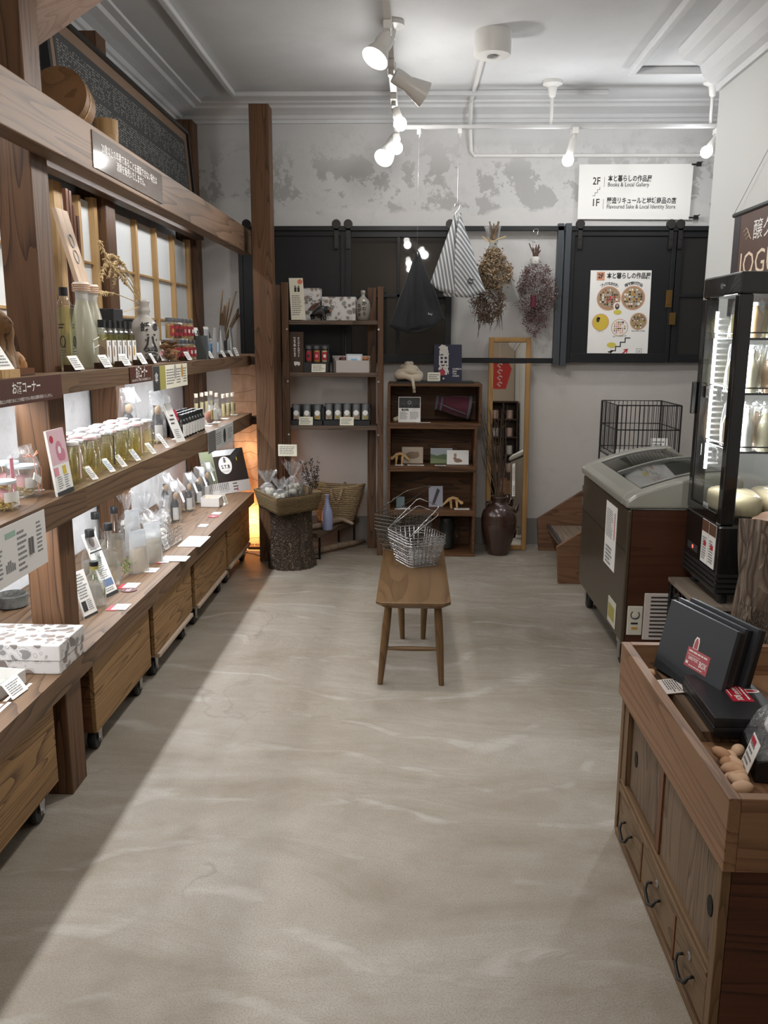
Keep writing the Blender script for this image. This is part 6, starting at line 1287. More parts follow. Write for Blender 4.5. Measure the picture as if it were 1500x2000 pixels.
# urn with twigs
q=PZ(973,1083,0); UX,UY=q.x,q.y+.03
e=E_('brown_urn','large glazed brown stoneware urn with a small spout, before the mirror','urn',(UX,UY,0)); UG=pm('brown_glaze',(.045,.022,.016),.22,coat=.5)
prof=[(.0,.0),(.072,.0),(.078,.006),(.085,.04),(.11,.12),(.126,.20),(.131,.255),(.128,.262),(.131,.27),(.127,.277),(.129,.285),(.118,.325),(.09,.358),(.062,.372),(.054,.385),(.053,.41),(.066,.425),(.066,.434),(.056,.436),(.05,.42),(.048,.38)]
MB().lathe(prof,40,cap=False).build('body',UG,e,smooth='all')
MB().tube([(.108,-.02,.325),(.125,-.022,.345),(.128,-.022,.368),(.134,-.022,.385)],[.022,.017,.013,.012],10).build('spout',UG,e,smooth='all')
for a in (2.6,-2.9): MB().tube([(.085*math.cos(a),.085*math.sin(a),.355),(.10*math.cos(a),.10*math.sin(a),.375),(.075*math.cos(a),.075*math.sin(a),.385)],.010,8).build('lug',UG,e,smooth='all')
e=E_('bare_twigs','bundle of bare brown twigs standing in the urn','dried plant',(UX,UY,.36)); random.seed(31); TW=pm('twig_brown',(.085,.052,.032),.8)
for k in range(22):
    t=PY(U(938,992),U(770,880),UY+U(-.02,.06))-V((UX,UY,.36)); b0=V((U(-.03,.03),U(-.03,.03),0)); mid=b0.lerp(t,.5)+V((U(-.02,.02),U(-.02,.02),0))
    m=MB().tube([b0,b0.lerp(mid,.5)+V((U(-.006,.006),0,0)),mid,mid.lerp(t,.6)+V((U(-.015,.015),0,0)),t],[.004,.0036,.003,.002,.001],5)
    for j in range(2): o=mid.lerp(t,U(.1,.8)); m.tube([o,o+V((U(-.05,.04),U(-.02,.02),U(.03,.10)))],[.0015,.0007],4)
    m.build('twig',TW,e)
# ---------------------------------------------------------------- hanging bags and bouquets
def shook(label,px,py,y,L=.09,r=.002):
    q=PY(px,py,y); e=E_('steel_hook',label,'hook',(q.x,y,q.z)); p=[]
    for t in range(9): a=math.pi*(1.15-t/8*1.15); p.append(V((-.017*math.cos(a)-.001,0,-.018+.018*math.sin(a))))
    p=[V((-.016,0,-.026))]+[V((.017*math.cos(math.pi-k*math.pi/8),0,-.018+.018*math.sin(k*math.pi/8))) for k in range(9)]+[V((.012,0,-.035)),V((-.004,0,-.055))]+[V((-.008+.014*math.cos(math.pi*.9+k*math.pi*1.1/8),0,-L+.012+.014*math.sin(math.pi*.9+k*math.pi*1.1/8))) for k in range(9)]
    MB().tube(p,.0026,6).build('wire',STEEL,e); return q
def stripes(name,rot,sc):
    m,nt,p=_new(name); v=coords(nt,(1,1,1),False,rot); w=N(nt,'ShaderNodeTexWave',wave_type='BANDS',bands_direction='X'); w.inputs['Scale'].default_value=sc; w.inputs['Distortion'].default_value=.15; nt.links.new(v,w.inputs[0])
    nt.links.new(ramp(nt,[(.55,(.17,.18,.19)),(.66,(.56,.57,.57)),(1,(.56,.57,.57))],w.outputs['Fac']),p.inputs['Base Color']); p.inputs['Roughness'].default_value=.9; return m
def flap(par,name,apex,a,b_,y,bulge,mat,org,seed,back=0):
    """a soft triangular cloth panel from the apex down to the lower edge a..b_ (photograph points on the plane Y=y)"""
    P0,A,Bb=PY(*apex,y)-org,PY(*a,y)-org,PY(*b_,y)-org
    def fn(u,v):
        p=P0.lerp(A.lerp(Bb,u),v); s=math.sin(math.pi*u)
        return p+V((.006*math.sin(9*u*v+seed)*v,(-bulge*s*math.sin(min(v*1.25,1)*math.pi*.62)+.008*math.sin(14*u+seed)*v+back*v),-.030*s*v*v+.004*math.sin(11*u+seed)*v))
    return MB().grid(fn,22,20).build(name,mat,par,smooth='all',solid=.002)
y=YT; q=shook('steel s-hook hanging from the track above the striped bag',893,397,y); 
o=PY(893,418,y); e=E_('striped_bag','grey and white striped cloth bag hanging on the steel hook','bag',o)
SA=stripes('stripes_left',(0,.18,0),14); SB=stripes('stripes_right',(0,.66,0),14)
flap(e,'back_panel',(893,430),(842,552),(946,566),y+.05,-.03,SB,o,1)
flap(e,'left_flap',(889,418),(839,553),(908,575),y,.05,SA,o,2); flap(e,'right_flap',(899,418),(866,576),(948,570),y-.012,.06,SB,o,4)
MB().grid(lambda u,v:(PY(842+104*u,553+15*u+8*math.sin(math.pi*u)*(1+v),y-.055*math.sin(math.pi*u)*(1-v)+.05*v)-o),16,4).build('bottom',SA,e,smooth='all',solid=.002)
for s in (0,1): MB().grid(lambda u,v,s=s:(PY(886+s*9+6*u,416+40*v,y+.006*s-.012*v)-o),3,6).build('handle',SA,e,solid=.003)
MB().at(M=FR(PY(919,549,y-.068)-o,(1,0,-.35),(.25,.35,1))).bx(-.017,.017,-.018,.018,0,.002).build('sewn_label',INK,e)
text('Le.j',.016,WHITEP,e,M=FR(PY(919,549,y-.0715)-o,(1,0,-.35),(.25,.35,1)))
q=PY(815,487,y+.13); MB_=MB().tube([(q.x,y,ZT),(q.x,y+.13,q.z)],.0007,4); tag(MB_.build('hanging_string',STEEL),'thin string holding the black bag from the track','string')
q=PY(893,398,y); tag(MB().tube([(q.x,y,ZT),(q.x,y,q.z-.001)],.0007,4).build('hanging_string',STEEL),'thin string holding the hook of the striped bag','string')
for px,l in ((818,'left'),(898,'right')): q=PY(px,262,y); tag(MB().bx(-.012,.012,-.017,.017,-.03,-.0005).tube([(0,0,-.03),(.008,0,-.042),(0,0,-.052)],.002,5).build('track_hook',TR,loc=(q.x,y,ZT)),'small white hook under the back track, %s of two'%l,'hook')
yr=y; y=YT+.13; o=PY(815,490,y); e=E_('black_cloth_bag','black triangular cloth bag hanging by a string before the window','bag',o); BC=pm('black_cloth',(.010,.011,.015),.85,sheen=.15)
flap(e,'back_panel',(815,500),(764,636),(868,622),y+.05,-.03,BC,o,1); flap(e,'right_flap',(819,495),(780,642),(871,624),y,.05,BC,o,3); flap(e,'left_flap',(812,495),(761,637),(822,642),y-.01,.05,BC,o,5)
MB().grid(lambda u,v:(PY(764+104*u,637-14*u+9*math.sin(math.pi*u)*(1+v),y-.05*math.sin(math.pi*u)*(1-v)+.05*v)-o),16,4).build('bottom',BC,e,smooth='all',solid=.002)
MB().tube([PY(813,505,y)-o,PY(812,494,y)-o,PY(815,489,y)-o,PY(818,494,y)-o,PY(820,510,y)-o],.006,6).build('handle',BC,e)
text('Le.j',.02,WHITEP,e,M=FR(PY(840,613,y-.062)-o,(1,0,-.15),(0,.35,1)))
# bouquets
q=shook('steel s-hook on the door rail above the red brown bouquet',1047,447,6.30)
def bouquet(label,stems,ytop,head,col,seed,y,red=None):
    o=PY(stems[0],ytop+40,y); e=E_('dried_bouquet',label,'dried flowers',o); random.seed(seed); return o,e
o,e=bouquet('hanging bouquet of red brown dried flowers with a white tie',(1044,0),470,0,0,3,6.30); y=6.30
def pp_(x,yy,dy=0): return PY(x,yy,y+dy)-o
for k in range(12): MB().tube([pp_(1040+U(0,9),512,U(-.02,.02)),pp_(U(1031,1057),U(473,490),U(-.03,.03))],.004,5).build('stem',pm('stem_brown',(.10,.055,.04),.8),e)
MB().lathe([(.02,-.03),(.032,-.012),(.03,.0),(.034,.012),(.026,.03)],14,tuple(pp_(1045,510))).build('tie',pm('white_cloth',(.60,.58,.55),.9),e,smooth='all')
def mass(name,cx,cy,rx,ry,n,size,mats,shape,dep=.10,clump=40):
    ms=[MB() for _ in mats]; hub=[(U(0,6.283),U(0,1)**.5,U(-.9,.6)) for _ in range(clump)]
    for k in range(n):
        if R()<.45: h_=(U(0,6.283),U(0,1)**.5,U(-1,.6))
        else: h_=random.choice(hub)
        a,r=h_[0],h_[1]; uy=r*math.sin(a); p=pp_(cx+rx*r*math.cos(a)*shape(uy)+random.gauss(0,rx*.10),cy+ry*uy+random.gauss(0,rx*.10),h_[2]*dep*math.sqrt(max(0,1-r*r*.8))+random.gauss(0,.02))
        m=random.choice(ms); d=V((U(-1,1),U(-1,1),U(-1,1))).normalized()*size*U(.5,1.2); f=V((U(-1,1),U(-1,1),U(-1,1))).cross(d).normalized()*size*U(.3,.7)
        m.add([p-d,p+f,p+d,p-f],[(0,1,2,3)])
    for m,mt in zip(ms,mats): m.build(name,mt,e)['kind']='stuff'
mass('flower_heads',1048,572,40,58,6500,.0072,[pm('bq_mauve',(.15,.10,.10),.9),pm('bq_brown',(.12,.065,.05),.9),pm('bq_pale',(.27,.21,.20),.9)],lambda u:1-.25*u*u)
mass('trailing_sprigs',1044,632,24,26,900,.006,[pm('bq_wine',(.11,.035,.05),.9),pm('bq_brown',(.12,.065,.05),.9)],lambda u:1-.6*max(u,0))
MB().grid(lambda u,v:pp_(1036+11*u,576+24*v,-.085-.015*math.sin(u*3.1)),4,4).build('red_ribbon',pm('wine_ribbon',(.09,.006,.014),.6),e,smooth='all')
m=MB()
for k in range(46): a=U(0,6.28); s=pp_(1046+38*math.cos(a),575+45*math.sin(a),U(-.06,.05)); t=s+V((math.cos(a)*U(.02,.10),U(-.03,.03),-math.sin(a)*U(.0,.06)-U(0,.05))); m.tube([s,s.lerp(t,.5)+V((U(-.01,.01),0,U(-.01,.01))),t],[.0011,.0009,.0005],3)
m.build('wispy_twigs',pm('stem_brown',(.10,.055,.04),.8),e)['kind']='stuff'
y=6.09; o=PY(962,480,y); e=E_('dried_bouquet','hanging bouquet of tan dried hydrangea in a pale paper cone','dried flowers',o); random.seed(17)
for k in range(10): MB().tube([pp_(958+U(0,8),468,U(-.02,.02)),pp_(U(954,975),U(432,447),U(-.03,.03))],.005,5).build('stem',pm('stem_tan',(.15,.10,.06),.8),e)
PAPG=glassy('cone_paper',(.8,.8,.78),.04,.4,.62,(.56,.56,.54))
def cone(u,v):
    a=2*math.pi*u; cx=962+8*v; hw=(16-10*min(v/.28,1)) if v<.28 else 6+38*((v-.28)/.72)**.85
    yy=442+v*130+(18*math.sin(a*1+.6))*v; return pp_(cx+hw*math.cos(a)*(1+.08*math.sin(5*a)),yy,hw/45*.13*math.sin(a))
m=MB(); g=[]
MB().grid(lambda u,v:cone(-.06+u*.62,v),22,16).build('paper_cone',PAPG,e,smooth='all')
MB().tube([pp_(942,462),pp_(953,471,-.03),pp_(962,474,-.035),pp_(970,468,-.03),pp_(988,462)],.004,5).build('raffia_tie',STRAW,e); MB().tube([pp_(957,472,-.03),pp_(953,466,-.05),pp_(962,472,-.045)],.003,5).build('raffia_tie',STRAW,e)
mass('hydrangea',966,526,33,40,4600,.0095,[pm('hy_tan',(.30,.21,.12),.9),pm('hy_brown',(.17,.11,.06),.9),pm('hy_pale',(.42,.33,.22),.9)],lambda u:1-.35*max(-u,0),.10)
mass('grass_plumes',952,592,34,40,2800,.008,[pm('gr_brown',(.115,.075,.05),.9),pm('gr_umber',(.17,.115,.08),.9)],lambda u:1-.45*max(u,0),.07)
m=MB()
for k in range(40): s=pp_(U(930,985),U(575,610),U(-.05,.05)); t=s+V((U(-.05,.03),U(-.02,.02),-U(.05,.2))); m.tube([s,s.lerp(t,.5),t],[.002,.003,.0008],4)
m.build('grass_tails',pm('gr_brown',(.115,.075,.05),.9),e)['kind']='stuff'
q=PY(962,447,y); tag(MB().tube([(q.x,y,PY(962,452,y).z),(q.x,6.32,PY(962,442,6.32).z)],.0009,4).build('hanging_string',STEEL),'short string tying the hydrangea bouquet to the door rail','string')
# ---------------------------------------------------------------- right side: stair, cage, freezer, display fridge, log
# wooden stair going up to the right behind the freezer
e=E_('wooden_stair','low wooden stair going up to the right behind the freezer','stair',(.95,5.33,0))
def stz(px,py,y): q=PY(px,py,y); return (q.x-.95,q.z)
a=stz(1050,1014,6.2); b_=stz(1140,955,6.2); k=(b_[1]-a[1])/(b_[0]-a[0])
poly=[(0,0),(.33,0),(.33,a[1]+k*.33),(a[0],a[1])]
for y in (0,.88): MB().prism([(p[0],p[1]) for p in poly],y,y+.03,'Y').build('stringer',W_stair('X'),e,bev=.002)
for i in range(1): 
    B(.06+.22*i,.32+.22*i,.031,.879,.165+.19*i,.195+.19*i).build('tread',wood('tread_wood',(.12,.085,.06),(.26,.20,.15),'Y',ring=10),e); B(.05+.22*i,.075+.22*i,.032,.878,.1955+.19*i,.203+.19*i).build('nosing',pm('nosing_metal',(.10,.10,.105),.35,.7),e)
# wire cage
Yb=5.88; Yf=Yb/1.083; tl=PY(1176,782,Yb); tr_=PY(1292,782,Yb); zt=tl.z
e=E_('wire_cage','black wire cage rack standing behind the freezer','rack',((tl.x+tr_.x)/2,(Yb+Yf)/2,0)); wx2=(tr_.x-tl.x)/2; wy=(Yb-Yf)/2
for sx in (-1,1):
    for sy in (-1,1): MB().cyl((sx*wx2,sy*wy,0),(sx*wx2,sy*wy,zt),.006,n=6).build('leg',BLKM,e)
for z in (zt,zt-.155,zt-.31,zt-.345):
    MB().tube([(-wx2,-wy,z),(wx2,-wy,z),(wx2,wy,z),(-wx2,wy,z),(-wx2,-wy,z)],.004,5).build('rail',BLKM,e)
for sx in (-1,1):
    for j in range(1,12): y=-wy+2*wy*j/12; MB().cyl((sx*wx2,y,zt-.345),(sx*wx2,y,zt),.0022,n=4).build('bar',BLKM,e)
for sy in (-1,1):
    for j in range(1,14): x=-wx2+2*wx2*j/14; MB().cyl((x,sy*wy,zt-.345),(x,sy*wy,zt),.0022,n=4).build('bar',BLKM,e)
B(-wx2+.004,wx2-.004,-wy+.004,wy-.004,zt-.343,zt-.335).build('tray',pm('pale_tray',(.5,.48,.45),.6),e)
q=PY(1305,868,5.6); card('white paper card with a brown picture inside the wire cage',Matrix.Translation((min(q.x,e.location.x+wx2-.07),5.6,zt-.334))@FR((0,0,0),(1,0,0),(0,.3,1)),.11,.11,4)
# chest freezer
FX,FY0,FY1=1.0,3.88,4.93; FW=.50
e=E_('chest_freezer','brown ice chest freezer with a curved glass top','freezer',(FX+FW/2,(FY0+FY1)/2,0)); L=(FY1-FY0)/2; w2=FW/2
FM=pm('freezer_metal',(.072,.055,.036),.36,.3,coat=.2); FWD=wood('freezer_wood',(.035,.012,.006),(.065,.024,.012),'X',ring=8,bst=.02,rough=.4); LID=pm('freezer_lid',(.27,.265,.23),.28)
B(-w2,-w2+.02,-L,L,.135,.78).build('front_panel',FM,e,bev=.006); B(-w2+.021,w2,-L+.002,-L+.022,.11,.78).build('end_panel',FWD,e); B(-w2+.021,w2,L-.02,L,.11,.78).build('end_panel',FWD,e); B(w2-.02,w2,-L+.022,L-.02,.11,.78).build('rear_panel',FM,e); B(-w2+.021,w2-.02,-L+.023,L-.021,.11,.13).build('bottom_panel',BLACK,e)
B(-w2+.03,w2-.03,-L+.03,L-.03,.55,.56).build('liner_floor',pm('liner',(.22,.22,.21),.6),e)
B(-w2-.001,-w2,-L+.01,L-.01,.578,.581).build('seam',BLACK,e)
def arcz(x): t=(x+w2)/(2*w2); return .845+.11*math.sin(min(t,1)*math.pi*.55)
xs=[-w2-.012+(2*w2+.024)*i/14 for i in range(15)]
prof=[(-w2-.014,.79),(-w2-.014,.825)]+[(x,arcz(x)) for x in xs[1:-1]]+[(w2+.014,.925),(w2+.014,.79)]
for y0,y1 in ((-L-.016,-L+.075),(L-.075,L+.016)): MB().prism(prof,y0,y1,'Y').build('lid_end',LID,e,bev=.012)
MB().prism([(-w2-.014,.79),(-w2-.014,.825),(-w2+.01,arcz(-w2+.012)),(-w2+.075,arcz(-w2+.075)),(-w2+.075,.79)],-L+.076,L-.076,'Y').build('lid_front',LID,e,bev=.008)
MB().prism([(w2-.06,.79),(w2-.06,arcz(w2-.06)),(w2+.014,.925),(w2+.014,.79)],-L+.076,L-.076,'Y').build('lid_rear',LID,e)
FG=glassy('freezer_glass',(.62,.64,.62),.16,.05,edge=1.0)
for y0,y1,dz in ((-L+.078,.01,.0),(-.02,L-.078,-.012)):
    MB().grid(lambda u,v,y0=y0,y1=y1,dz=dz:V((-w2+.07+(2*w2-.125)*u,y0+(y1-y0)*v,arcz(-w2+.07+(2*w2-.125)*u)+.002+dz)),14,2).build('glass_lid',FG,e,smooth='all')
    for y in (y0,y1): MB().tube([(-w2+.07+(2*w2-.125)*i/12,y,arcz(-w2+.07+(2*w2-.125)*i/12)+.004+dz) for i in range(13)],.006,6).build('lid_rim',pm('lid_rim',(.26,.26,.24),.3),e,smooth='all')
random.seed(44)
for i in range(2):
    for j in range(9): B(-.15+.0*j,.15,-L+.12+i*.42+j*.035,-L+.14+i*.42+j*.035,.70,.704).build('price_rack',pm('rack_white',(.55,.55,.52),.5),e)
def fz(px,py): q=PX(px,py,FX); return q-e.location
a_,b_=fz(1186,976),fz(1178,1094); c_=fz(1207,992)
M=FR((-w2-.0015,(a_.y+c_.y)/2,(a_.z+b_.z)/2),*RIGHT); wS,hS=abs(a_.y-c_.y),a_.z-b_.z
t=E_('notice_sheet','white notice sheet with a red stripe on the freezer front','sheet',M=Matrix.Translation(e.location)@M); B(-wS/2,wS/2,-hS/2,hS/2,-.001,.0005).build('sheet',WHITE,t); lines(t,wS*.6,hS*.45,14,GREY,-wS*.1,hS*.18,.001); lines(t,wS*.6,hS*.3,5,GREY,-wS*.05,-hS*.32,.001,th=.6); B(wS*.32,wS*.37,-hS*.02,hS*.4,.0006,.0012).build('printed_band',REDP,t)
a_,b_=fz(1190,1170),fz(1203,1222); B(-w2-.006,-w2-.0005,min(a_.y,b_.y)+.01,max(a_.y,b_.y),.12+.04,.29).build('switch_plate',pm('cream_plastic',(.58,.55,.47),.4),e,bev=.004); B(-w2-.0075,-w2-.0062,min(a_.y,b_.y)+.028,max(a_.y,b_.y)-.018,.19,.26).build('switch',GREENP,e)
Ye=-L+.001
def ez(px,py): q=PY(px,py,FY0); return q-e.location
a_,b_=ez(1226,1183),ez(1252,1240); cx_,cz_=(a_.x+b_.x)/2,(a_.z+b_.z)/2; wS,hS=b_.x-a_.x,a_.z-b_.z
B(cx_-wS/2,cx_+wS/2,Ye-.008,Ye,cz_-hS/2,cz_+hS/2).build('control_panel',pm('cream_plastic',(.58,.55,.47),.4),e,bev=.004)
m=MB().tube([(cx_+wS*.28*math.cos(t),Ye-.0085,cz_+hS*.2+wS*.28*math.sin(t)) for t in [2.2+i*.35 for i in range(15)]],.0025,5); m.build('dial_mark',INK,e)
MB().cyl((cx_,Ye-.008,cz_+hS*.2),(cx_,Ye-.016,cz_+hS*.2),wS*.16,n=14).build('dial',pm('cream_plastic',(.58,.55,.47),.4),e); B(cx_-wS*.25,cx_+wS*.2,Ye-.0095,Ye-.0078,cz_-hS*.12,cz_-hS*.06).build('switch',BLACK,e); B(cx_-wS*.2,cx_+wS*.2,Ye-.0095,Ye-.0078,cz_-hS*.3,cz_-hS*.22).build('display',GOLDP,e)
a_,b_=ez(1259,1158),ez(1320,1250); B(a_.x,b_.x,Ye-.008,Ye,b_.z,a_.z).build('vent_cover',pm('vent_plastic',(.56,.50,.47),.5),e,bev=.006)
for i in range(11): z=b_.z+.02+(a_.z-b_.z-.04)*i/10; B(a_.x+.03,b_.x-.01,Ye-.0095,Ye-.0082,z-.004,z+.004).build('vent_slot',INK,e)
for x,y in ((-w2+.035,-L+.07),(-w2+.05,L-.09),(w2-.05,-L+.09),(w2-.05,L-.09)):
    c=MB().bx(x-.03,x+.03,y-.03,y+.03,.112,.1345).bx(x-.026,x-.02,y-.02,y+.02,.04,.112).bx(x+.02,x+.026,y-.02,y+.02,.04,.112).build('caster',STEEL,e)
    MB().at(M=Matrix.Rotation(math.pi/2,4,'Y')).lathe([(.012,-.016),(.048,-.016),(.054,-.01),(.054,.01),(.048,.016),(.012,.016)],22).build('wheel',RUB,c,loc=(x,y,.0545),smooth=True)
for z in (.70,.62): B(-w2-.004,-w2+.003,L-.004,L+.006,z-.02,z+.02).build('hinge',STEEL,e)
# stand and display fridge
GX0,GX1,GY0,GY1,GZ0,GZ1=1.25,1.685,3.40,3.83,.50,1.815
e=E_('fridge_stand','low stand with a grey wooden top and black grille sides under the display fridge','stand',((GX0+GX1)/2,(GY0+GY1)/2,0)); sw,sd=.245,.225
B(-sw-.03,sw,-sd,sd,.455,.475).build('top',wood('grey_wood',(.17,.13,.10),(.30,.25,.20),'Y',ring=10),e,bev=.002)
for sx in (-sw-.015,sw-.02):
    for sy in (-sd+.012,sd-.012): B(sx-.01,sx+.01,sy-.01,sy+.01,0,.4545).build('leg',BLKM,e)
for i in range(10): z=.04+.042*i; MB().cyl((-sw-.015,-sd+.004,z),(sw-.02,-sd+.004,z),.003,n=4).build('bar',BLKM,e); MB().cyl((-sw-.022,-sd+.01,z),(-sw-.022,sd-.01,z),.003,n=4).build('bar',BLKM,e)
for i in range(9): x=-sw+.02+.054*i; MB().cyl((x,-sd+.002,.03),(x,-sd+.002,.452),.003,n=4).build('bar',BLKM,e)
for i in range(8): y=-sd+.03+.056*i; MB().cyl((-sw-.024,y,.03),(-sw-.024,y,.452),.003,n=4).build('bar',BLKM,e)
e=E_('display_fridge','tall black glass display fridge lit inside, full of bagged bottles','fridge',((GX0+GX1)/2,(GY0+GY1)/2,.4755)); fw,fd=(GX1-GX0)/2,(GY1-GY0)/2; zb,zc,zd=.0245+.02,.815-.4755,GZ1-.4755
GBK=pm('fridge_black',(.008,.008,.008),.18,coat=.3)
B(-fw,fw,-fd,fd,zb,zc).build('base_case',GBK,e,bev=.012); B(-fw,fw,-fd,fd,zd-.085,zd).build('top_case',GBK,e,bev=.008)
for sx in (-1,1):
    for sy in (-1,1): B(sx*fw-(.055 if sx>0 else 0),sx*fw+(.055 if sx<0 else 0),sy*fd-(.05 if sy>0 else 0),sy*fd+(.05 if sy<0 else 0),zc,zd-.085).build('corner_post',GBK,e,bev=.006); MB().cyl((sx*(fw-.05),sy*(fd-.05),0),(sx*(fw-.05),sy*(fd-.05),zb),.02,n=10).build('foot',BLACK,e)
for sx in (-1,1): B(sx*(fw-.006)-.002,sx*(fw-.006)+.002,-fd+.042,fd-.042,zc,zd-.085).build('glass_panel',CASEG,e)
for sy in (-1,1): B(-fw+.042,fw-.042,sy*(fd-.006)-.002,sy*(fd-.006)+.002,zc,zd-.085).build('glass_panel',CASEG,e)
B(-fw-.004,-fw,-fd+.05,fd-.05,zc,zc+.04).build('door_rail',GBK,e); MB().cyl((-fw-.006,-.02,zd-.045),(-fw,-.02,zd-.045),.011,n=14).build('lock',STEEL,e)
B(-fw-.022,-fw-.001,fd-.02,fd-.006,zc+.42,zc+.56).build('door_handle',GBK,e,bev=.003)
for i in range(4): B(-fw-.003,fw,-fd-.003,fd,zb+.012+.022*i,zb+.024+.022*i).build('louver',pm('fridge_matt',(.014,.014,.014),.5),e)
B(-fw-.0015,-fw-.0003,.03,.16,zb+.118,zb+.150).build('control_panel',INK,e); MB().bx(-fw-.0025,-fw-.0016,.085,.098,zb+.128,zb+.142).build('red_digit',pm('red_led',(1,.1,.05),.5,emit=(1,.06,.05),es=4),e)
for sy in (1,):
    for sx in (-1,1):
        B(sx*(fw-.05)-.006,sx*(fw-.05)+.006,fd-.055,fd-.045,zc+.18,zd-.14).build('led_bar',pm('fridge_led',(1,1,1),.5,emit=(.93,.97,1),es=14),e)
        for i in range(26): z=zc+.2+.025*i; B(sx*(fw-.055)-.024*(sx+1)/1-.002,sx*(fw-.055)+.024*(1-sx)+.002,fd-.05,fd-.046,z,z+.008).build('led_rib',pm('rib_white',(.75,.77,.8),.4),e) if i<26 else None
lamp('fridge_light','AREA',(-fw+.062,-fd+.062,(zc+zd)/2),2.2,(.93,.97,1),(.02,.75),(math.radians(90),0,math.radians(-45)),e)
B(-fw+.056,-fw+.062,-fd+.054,-fd+.060,zc+.1,zd-.12).build('led_bar',pm('fridge_led',(1,1,1),.5,emit=(.93,.97,1),es=14),e)
lamp('fridge_light','AREA',(-fw+.06,fd-.07,(zc+zd)/2),9,(.93,.97,1),(.03,.6),(math.radians(90),0,math.radians(150)),e); lamp('fridge_light','AREA',(fw-.06,fd-.07,(zc+zd)/2),9,(.93,.97,1),(.03,.6),(math.radians(90),0,math.radians(210)),e)
fsh=[PY(1460,y,GY0+.04).z-.4755 for y in (884,769,661)]
for z in fsh:
    for k in range(9): y=-fd+.05+(2*fd-.11)*k/8; MB().cyl((-fw+.048,y,z-.004),(fw-.048,y,z-.004),.0022,n=4).build('shelf_wire',BLKM,e)
    MB().tube([(-fw+.046,-fd+.04,z),(-fw+.046,-fd+.035,z+.022),(fw-.046,-fd+.035,z+.022),(fw-.046,-fd+.04,z)],.003,5).build('shelf_guard',BLKM,e); MB().tube([(-fw+.04,-fd+.04,z),(-fw+.036,-fd+.04,z+.022),(-fw+.036,fd-.07,z+.022),(-fw+.04,fd-.07,z)],.003,5).build('shelf_guard',BLKM,e)
    MB().tube([(-fw+.046,-fd+.04,z),(fw-.046,-fd+.04,z),(fw-.046,fd-.06,z),(-fw+.046,fd-.06,z),(-fw+.046,-fd+.04,z)],.003,5).build('shelf_rim',BLKM,e)
for i in range(2):
    y=-.055-.085*i; B(-fw-.0022,-fw-.0006,y-.04,y+.04,zb+.10,zb+.285).build('flyer',WHITE,e); B(-fw-.003,-fw-.0023,y-.04,y+.04,zb+.235,zb+.285).build('flyer_photo',pm('flyer_brown',(.12,.055,.03),.5),e)
    lines(e,.055,.10,9,GREY,0,0,.0,M=Matrix.Translation((-fw-.0032,y,zb+.165))@FR((0,0,0),*RIGHT)); B(-fw-.0034,-fw-.0024,y-.02,y+.01,zb+.175,zb+.195).build('printed_mark',REDP,e)
FB=[('cream_drink',(.66,.60,.40)),('white_drink',(.70,.69,.62)),('yellow_drink',(.66,.52,.14)),('orange_drink',(.55,.22,.05)),('brown_drink',(.40,.25,.12))]
def fbottle(label,x,y,z,k,h):
    t=E_('bagged_bottle',label,'bottle',(e0.x+x,e0.y+y,e0.z+z),U(0,6),group='bagged bottles in the display fridge'); n,c=FB[k]; r=.031
    MB().lathe([(r*.9,0),(r,.005),(r,h*.5),(r*.85,h*.62),(r*.42,h*.78),(r*.4,h*.86)],16).build('bottle',pm(n,c,.25,coat=.3),t,smooth=True); MB().lathe([(r*.47,h*.84),(r*.5,h*.93),(0,h*.94)],14).build('cap',WHITEP,t,smooth=True)
    sd=U(0,9)
    MB().grid(lambda u,v:V(((r*1.2+.003*math.sin(12.566*u+7*v+sd))*math.cos(6.283*u)*(1-.35*v**3),(r*1.22+.003*math.sin(18.85*u-5*v+sd))*math.sin(6.283*u)*(1-.35*v**3),h*1.03*v)),18,8,True).build('clear_bag',FILM3,t,smooth='all')
e0=e.location.copy(); random.seed(77); row=['lowest','middle','top']; cnt=0
for si,z in enumerate(fsh):
    for i in range(4):
        for j in range(3):
            x=-fw+.098+.080*i; y=-fd+.088+.084*j; k=[1,0,4,0,2][(i+j+si)%5] if not(i==0 and j==1) else [3,2,1][si]
            fbottle('%s bagged bottle from the aisle, %s row, on the %s fridge shelf'%(NM[i],['front','middle','back'][j],row[si]),x,y,z+.001,k,.185 if si<2 else .15)
m=[]
for i,(x,y,l) in enumerate(((-.088,-.0,'aisle side'),(.092,.0,'wall side'))):
    t=E_('lees_pack','cream coloured clear pack on the fridge floor, %s'%l,'pack',(e0.x+x,e0.y+y,e0.z+zc+.009)); ph=U(0,6)
    MB().grid(lambda u,v:V(((.084+.004*math.sin(31*u+ph))*math.sin(math.pi*v)**.28*math.copysign(abs(math.cos(6.283*u))**.5,math.cos(6.283*u)),.150*math.sin(math.pi*v)**.28*math.copysign(abs(math.sin(6.283*u))**.5,math.sin(6.283*u)),.05-.05*math.copysign(abs(math.cos(math.pi*v))**.45,math.cos(math.pi*v))+.006*math.sin(25*u+9*v))),24,10,True).build('pack',pm('lees_cream',(.50,.42,.27),.3,coat=.4),t,smooth='all')
def ftag(label,px,py):
    q=PX(px,py,GX0+.03); y=min(q.y,GY1-.03); t=E_('shelf_price_tag',label,'tag',M=Matrix.Translation((GX0+.024,y,q.z))@FR((0,0,0),*RIGHT)); B(-.03,.03,-.025,.025,-.001,0).build('card',pm('tag_grey',(.66,.66,.65),.6),t); lines(t,.036,.028,4,GREY,0,0)
for a in (('price tag at the far end of the middle fridge shelf',1361,762),('price tag at the middle of the middle fridge shelf',1384,766),('price tag at the near end of the middle fridge shelf',1407,771),('price tag at the far end of the lowest fridge shelf',1368,876),('price tag at the near end of the lowest fridge shelf',1398,886),('price tag on the fridge floor before the cream packs',1380,992)): ftag(*a)
